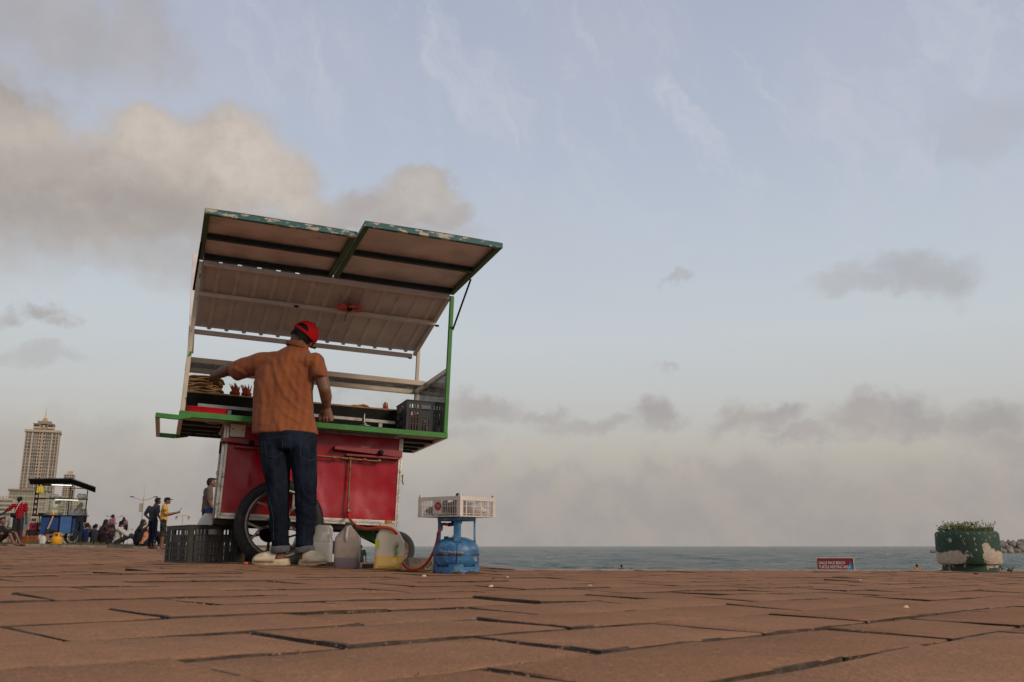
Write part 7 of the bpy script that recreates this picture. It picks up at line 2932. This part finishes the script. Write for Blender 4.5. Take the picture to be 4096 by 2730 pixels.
# roof: two sheets of corrugated steel falling from a ridge
for (xa, za, xb, zb, nm) in ((bx(450), bz(238), bx(1225), bz(215), 'roof_sheet'), (bx(1215), bz(205), bx(1728), bz(368), 'roof_sheet')):
    rf = MB()
    n = 34
    for j, yy in enumerate((-.30, D * .4, D + .30)):
        for i in range(n + 1):
            s = i / n
            zz = za + (zb - za) * s + (.022 * (i % 2)) + (.05 if j == 1 else 0) - (.10 if j == 2 else 0)
            rf.v.append((xa + (xb - xa) * s, yy, zz))
    for j in range(2):
        for i in range(n):
            q = j * (n + 1) + i
            rf.f.append((q, q + 1, q + n + 2, q + n + 1))
            rf.mi.append(0)
    o = rf.build(nm, M_BLACK, blue, smooth=0)
    o.modifiers.new('thick', 'SOLIDIFY').thickness = .03
fb_('roof_beam', (bx(640), -.02, bz(345)), (bx(1290), .02, bz(330) + .02), M_BLACK)
fb_('roof_beam', (bx(1250), -.02, bz(385)), (bx(1650), .02, bz(372)), M_BLACK)
MB().tube([(bx(892), -.06, bz(326)), (bx(1270), -.06, bz(330))], .020, 8).build('light_tube', M_TUBE, blue)
MB().tube([(bx(985), -.01, bz(594)), (bx(1420), -.01, bz(599))], .014, 8).build('light_tube', M_TUBE2, blue)
fb_('front_glass', (bx(800), .022, zc + .02), (bx(1570), .026, bz(585)), M_FPANE)
fb_('side_glass', (bx(1590), .05, zc + .02), (bx(1593), D - .05, bz(585)), M_FPANE)


def fwheel(px_, yy, R, pz):
    w = thing('wheel', '', 'x')
    for k in list(w.keys()):
        del w[k]
    w.parent = blue
    w.location = (bx(px_), yy, R)
    w.rotation_euler = (0, 0, .25)
    ty = MB()
    hw = .06
    ty.lathe([(R * .70, -hw * .7), (R * .84, -hw), (R * .96, -hw * .7), (R, 0), (R * .96, hw * .7), (R * .84, hw), (R * .70, hw * .7)], 40, axis='y', cap=False)
    ty.build('tyre', M_RUB, w)
    MB().lathe([(R * .71, -hw * .6), (R * .66, -hw * .5), (R * .66, hw * .5), (R * .71, hw * .6)], 36, axis='y', cap=False).build('rim', M_STEEL, w)
    MB().lathe([(.03, -.05), (.05, -.03), (.05, .03), (.03, .05)], 14, axis='y').build('hub', M_BLACK, w)
    for k in range(10):
        a = 2 * pi * k / 10
        MB().tube([(.045 * cos(a), .02 * (-1) ** k, .045 * sin(a)), (R * .73 * cos(a + .3), 0, R * .73 * sin(a + .3))], .004, 4).build('spoke', M_STEEL, w)


fwheel(985, .02, .275, 0)
fwheel(1370, D - .02, .275, 0)
MB().tube([(bx(985), .02, .275), (bx(1370), D - .02, .275)], .02, 8).build('axle', M_BLACK, blue)

BR = blue.rotation_euler.to_matrix()


def fitem(name, label, cat, x, y, z, group=None):
    return thing(name, label, cat, fo_ + BR @ Vector((x, y, z)), rz=.42, group=group)


# bags, fruit, bowls, sausages
b1 = fitem('plastic_bag', 'bright yellow plastic bag hanging from the roof of the blue cart', 'plastic bag', bx(690), -.05, bz(490))
yb = fused([[((0, 0, .06), (.125, .08, .06)), ((0, 0, .16), (.10, .07, .06)), ((.01, 0, .27), (.03, .02, .03)), ((.01, 0, .32), .012)]], .014, 3)
for v in yb.vertices:
    a = atan2(v.co.y, v.co.x)
    v.co += v.normal * (.020 * sin(a * 9 + 3 * noise.noise(v.co * 8)) + .012 * noise.noise(v.co * 16)) * min(1, v.co.z / .05 + .2)
link('bag_film', yb, mat('yellow bag film', (.58, .46, .02), .35, var=.25, scale=16, col2=(.66, .60, .30), thr=.6, sc2=12), b1)
for k, (px_, py_, rx, rzz, lab) in enumerate(((960, 566, .17, .10, 'bulging clear bag of crisps with a blue edge on the cart shelf'), (1120, 566, .12, .06, 'folded clear plastic bag right of the bulging one on the shelf'), (1480, 566, .17, .12, 'large clear bag of pale snacks at the right end of the shelf'))):
    o = fitem('plastic_bag', lab, 'plastic bag', bx(px_), .25, bz(566), 'clear bags on the shelf of the blue cart')
    me = fused([[((-rx * .5, 0, rzz * .8), (rx * .55, .10, rzz * .8)), ((rx * .5, 0, rzz * .75), (rx * .5, .10, rzz * .75))]], .02, 2)
    for v in me.vertices:
        v.co += v.normal * .022 * noise.noise(v.co * 14 + Vector((k * 5, 0, 0)))
    link('bag_film', me, mat_milky('cloudy bag film', (.36, .35, .33), .62, .25), o)
M_BAN = mat('banana', (.58, .38, .05), .5, var=.2, scale=12, col2=(.05, .035, .015), thr=.62, sc2=16)
for k, (px_, lab) in enumerate(((945, 'left hand of bananas in the glass case of the blue cart'), (1035, 'middle hand of bananas in the glass case of the blue cart'), (1120, 'right hand of bananas in the glass case of the blue cart'))):
    bn = fitem('bananas', lab, 'bananas', bx(px_), .30, bz(785), 'hands of bananas in the glass case')
    for i in range(5):
        MB().tube(spline([(-.08, -.05 + .028 * i, .02 + .012 * i), (-.02, -.06 + .028 * i, .045 + .014 * i), (.05, -.05 + .028 * i, .035 + .014 * i), (.085, -.03 + .026 * i, .005 + .014 * i)], 4), [.006] + [.019] * 11 + [.008], 7).build('banana', M_BAN, bn)
tr1 = fitem('tray', 'brown wooden box of food under the bananas', 'tray', bx(985), .12, zc + .016)
tbx = MB()
tbx.span((-.14, -.10, 0), (.14, .10, .085))
tbx.build('tray_body', M_TRAYW, tr1)
MB().span((-.01, -.105, .0), (.01, -.1005, .09)).build('tape', M_PLASTW, tr1)
tr2 = fitem('tray', 'wide dark tray of onions on the left of the blue cart counter', 'tray', bx(810), .30, zc + .016)
MB().span((-.20, -.16, 0), (.26, .16, .075)).build('tray_body', M_BLACK, tr2)
for k, (px_, lab) in enumerate(((905, 'pink onion nearest the bananas'), (862, 'pink onion left on the dark tray'))):
    on = fitem('onion', lab, 'onion', bx(px_), .22, zc + .092, 'onions on the dark tray')
    MB().ell((0, 0, .03), (.036, .036, .032), 12, 8).build('bulb', mat('onion skin', (.34, .15, .18), .4), on)
pn = fitem('pan', 'grey metal bowl right of the wooden box', 'bowl', bx(1110), .16, zc + .016)
MB().lathe([(.055, 0), (.085, .07), (.092, .085), (.085, .085), (.05, .01)], 22).build('bowl', M_STEEL, pn)
bk_ = fitem('food_basket', 'small orange basket hanging under the shelf', 'basket', bx(1030), .55, bz(660))
MB().span((-.09, -.06, 0), (.09, .06, .10)).build('basket', mat('orange basket', (.36, .16, .06), .7, var=.4, scale=40), bk_)
rk2 = fitem('sloping_rack', 'dark sloping rack holding a row of red sausages', 'rack', bx(1405), .35, zc + .016)
MB().add([(-.28, -.25, .0), (.28, -.25, .0), (.28, .25, .16), (-.28, .25, .16), (-.28, -.25, -.001), (.28, -.25, -.001), (.28, .25, 0), (-.28, .25, 0)], [(0, 1, 2, 3), (4, 5, 6, 7), (0, 1, 5, 4), (1, 2, 6, 5), (2, 3, 7, 6), (3, 0, 4, 7)]).build('rack_body', mat('dark glass rack', (.05, .06, .05), .3), rk2)
sl_ = ['first', 'second', 'third', 'fourth', 'fifth', 'sixth']
for k in range(6):
    sg = fitem('sausage', 'thin red sausage, %s from the left on the sloping rack' % sl_[k], 'sausage', bx(1455 + 18 * k), .30, zc + .13 - .004 * k, 'sausages on the sloping rack')
    MB().tube([(-.03, 0, .05), (.0, -.03, .02), (.03, -.08, -.03)], [.010, .013, .010], 7).build('casing', mat('sausage', (.30, .07, .045), .5), sg)

# things on the ground round the blue cart
M_YC = mat('yellow orange cylinder paint', (.60, .27, .008), .45, var=.1)
yc = thing('gas_cylinder', 'bright yellow gas cylinder in front of the blue cart', 'gas cylinder', fo_ + Vector((bx(1187), -.32, -.003)))
Ry = 96 * FS
MB().lathe([(Ry * .9, 0), (Ry * .98, .01), (Ry * .98, .05), (Ry * .9, .055), (Ry * .9, .065), (Ry, .085), (Ry, .145), (Ry * 1.02, .150), (Ry * 1.02, .165), (Ry, .170), (Ry, .215), (Ry * .85, .27), (Ry * .5, .295), (.05, .30)], 36).build('tank', M_YC, yc)
for a in (-pi / 2 - .5, -pi / 2 + .9, pi / 2):
    MB().bar((Ry * .66 * cos(a), Ry * .66 * sin(a), .27), (Ry * .7 * cos(a), Ry * .7 * sin(a), .40), .07, .012, (cos(a), sin(a), 0)).build('handle_strap', M_YC, yc)
MB().lathe([(Ry * .70, .385), (Ry * .75, .385), (Ry * .75, .415), (Ry * .70, .415)], 28, cap=False).build('handle_ring', M_YC, yc)
MB().lathe([(.02, .30), (.02, .35), (.05, .355), (.05, .385)], 12).build('regulator', mat('orange red regulator', (.30, .04, .02), .5), yc)
for k, (px_, yy, lab) in enumerate(((795, -.18, 'white jug with its handle to the right, half hidden by the other'), (903, -.30, 'white jug with red cap nearest the blue cart wheel'))):
    jg = thing('white_jug', lab, 'jug', fo_ + Vector((bx(px_), yy, 0)), group='white jugs by the blue cart')
    MB().loft([((0, 0, 0), .095, .075, 4), ((0, 0, .19), .10, .08, 4), ((0, 0, .235), .095, .07, 3), ((0, 0, .29), .05, .045, 2), ((0, 0, .31), .035, .035, 2)], 26).build('bottle', M_WJ, jg)
    MB().tube(spline([(.06, -.03, .285), (.095, -.03, .26), (.098, -.03, .20)]), .012, 7).build('grip', M_WJ, jg)
    MB().lathe([(.038, .31), (.038, .335)], 14).build('cap', mat('red jug cap', (.40, .02, .02), .5) if k else M_PLASTW, jg)
cb = thing('crate', 'worn orange brown plank box on the ground left of the white jugs', 'crate', fo_ + Vector((bx(620), -.20, 0)), rz=.05)
M_OBX = mat('orange brown box', (.26, .085, .022), .8, var=.35, scale=6, col2=(.16, .085, .04), thr=.52, sc2=5, soft=.1)
wbx = 150 * FS
for k in range(3):
    MB().span((-wbx, -.14, .005 + .105 * k), (wbx, -.125, .10 + .105 * k)).build('plank', M_OBX, cb, bev=.002)
    MB().span((-wbx, .125, .005 + .105 * k), (wbx, .14, .10 + .105 * k)).build('plank', M_OBX, cb, bev=.002)
for s in (-1, 1):
    MB().span((s * wbx - .012, -.124, .005), (s * wbx + .012, .124, .31)).build('side', M_OBX, cb)
MB().span((-wbx + .02, -.12, .25), (wbx - .02, .12, .29)).build('contents', M_TRAYW, cb)
MB().span((-.05, -.152, .0), (-.02, -.1405, .31)).build('batten', mat('bright orange batten', (.45, .13, .015), .7), cb)
stl = thing('stool', 'dark plastic stool carrying the red cooler', 'stool', fo_ + Vector((bx(553), .15, 0)))
sx_ = 100 * FS
MB().span((-sx_, -.15, bz(1165)), (sx_, .15, bz(1150) + .01)).build('seat', C_DGR, stl, bev=.01)
for a in (-1, 1):
    for c_ in (-1, 1):
        MB().bar((a * sx_ * .85, c_ * .12, bz(1165)), (a * sx_ * 1.02, c_ * .14, 0), .045, .035).build('leg', C_DGR, stl)
MB().span((-sx_ * .95, -.14, bz(1225)), (sx_ * .95, -.125, bz(1166))).build('apron', C_DGR, stl)
co = thing('cooler', 'red picnic cooler with pale lid on the dark stool', 'cooler', fo_ + Vector((bx(568), .15, bz(1150) + .01)))
cw2 = 70 * FS
MB().span((-cw2, -.12, 0), (cw2, .12, 125 * FS)).build('box', mat('red cooler plastic', (.36, .012, .022), .45), co, bev=.012)
MB().span((-cw2 * .98, -.118, 125 * FS + .001), (cw2 * .98, .118, 145 * FS)).build('lid', M_PLASTW, co, bev=.008)
MB().span((-cw2 * .25, -.127, .06), (cw2 * .6, -.1205, .16)).build('label_plate', mat('dark label', (.05, .02, .03), .6), co)
fd_ = thing('drum', 'faded red plastic drum behind the dark stool', 'drum', fo_ + Vector((bx(470), .55, 0)))
MB().lathe([(.10, 0), (.12, .05), (.12, .30), (.115, .33), (.125, .34), (.12, .50), (.08, .52)], 20).build('drum_body', mat('faded red drum', (.36, .03, .06), .6, var=.2), fd_)
qf = foot(52, 31.9)
M_STN = mat('flat kerb stone', (.10, .085, .07), .9, var=.3)
ob = MB().span((-.22, -.08, 0), (.22, .08, .06)).build('stone_block', M_STN, None, bev=.01)
ob.location = fo_ + Vector((bx(1010), -.25, 0))
tag(ob, 'flat grey stone between the white jugs and the yellow cylinder', 'block')
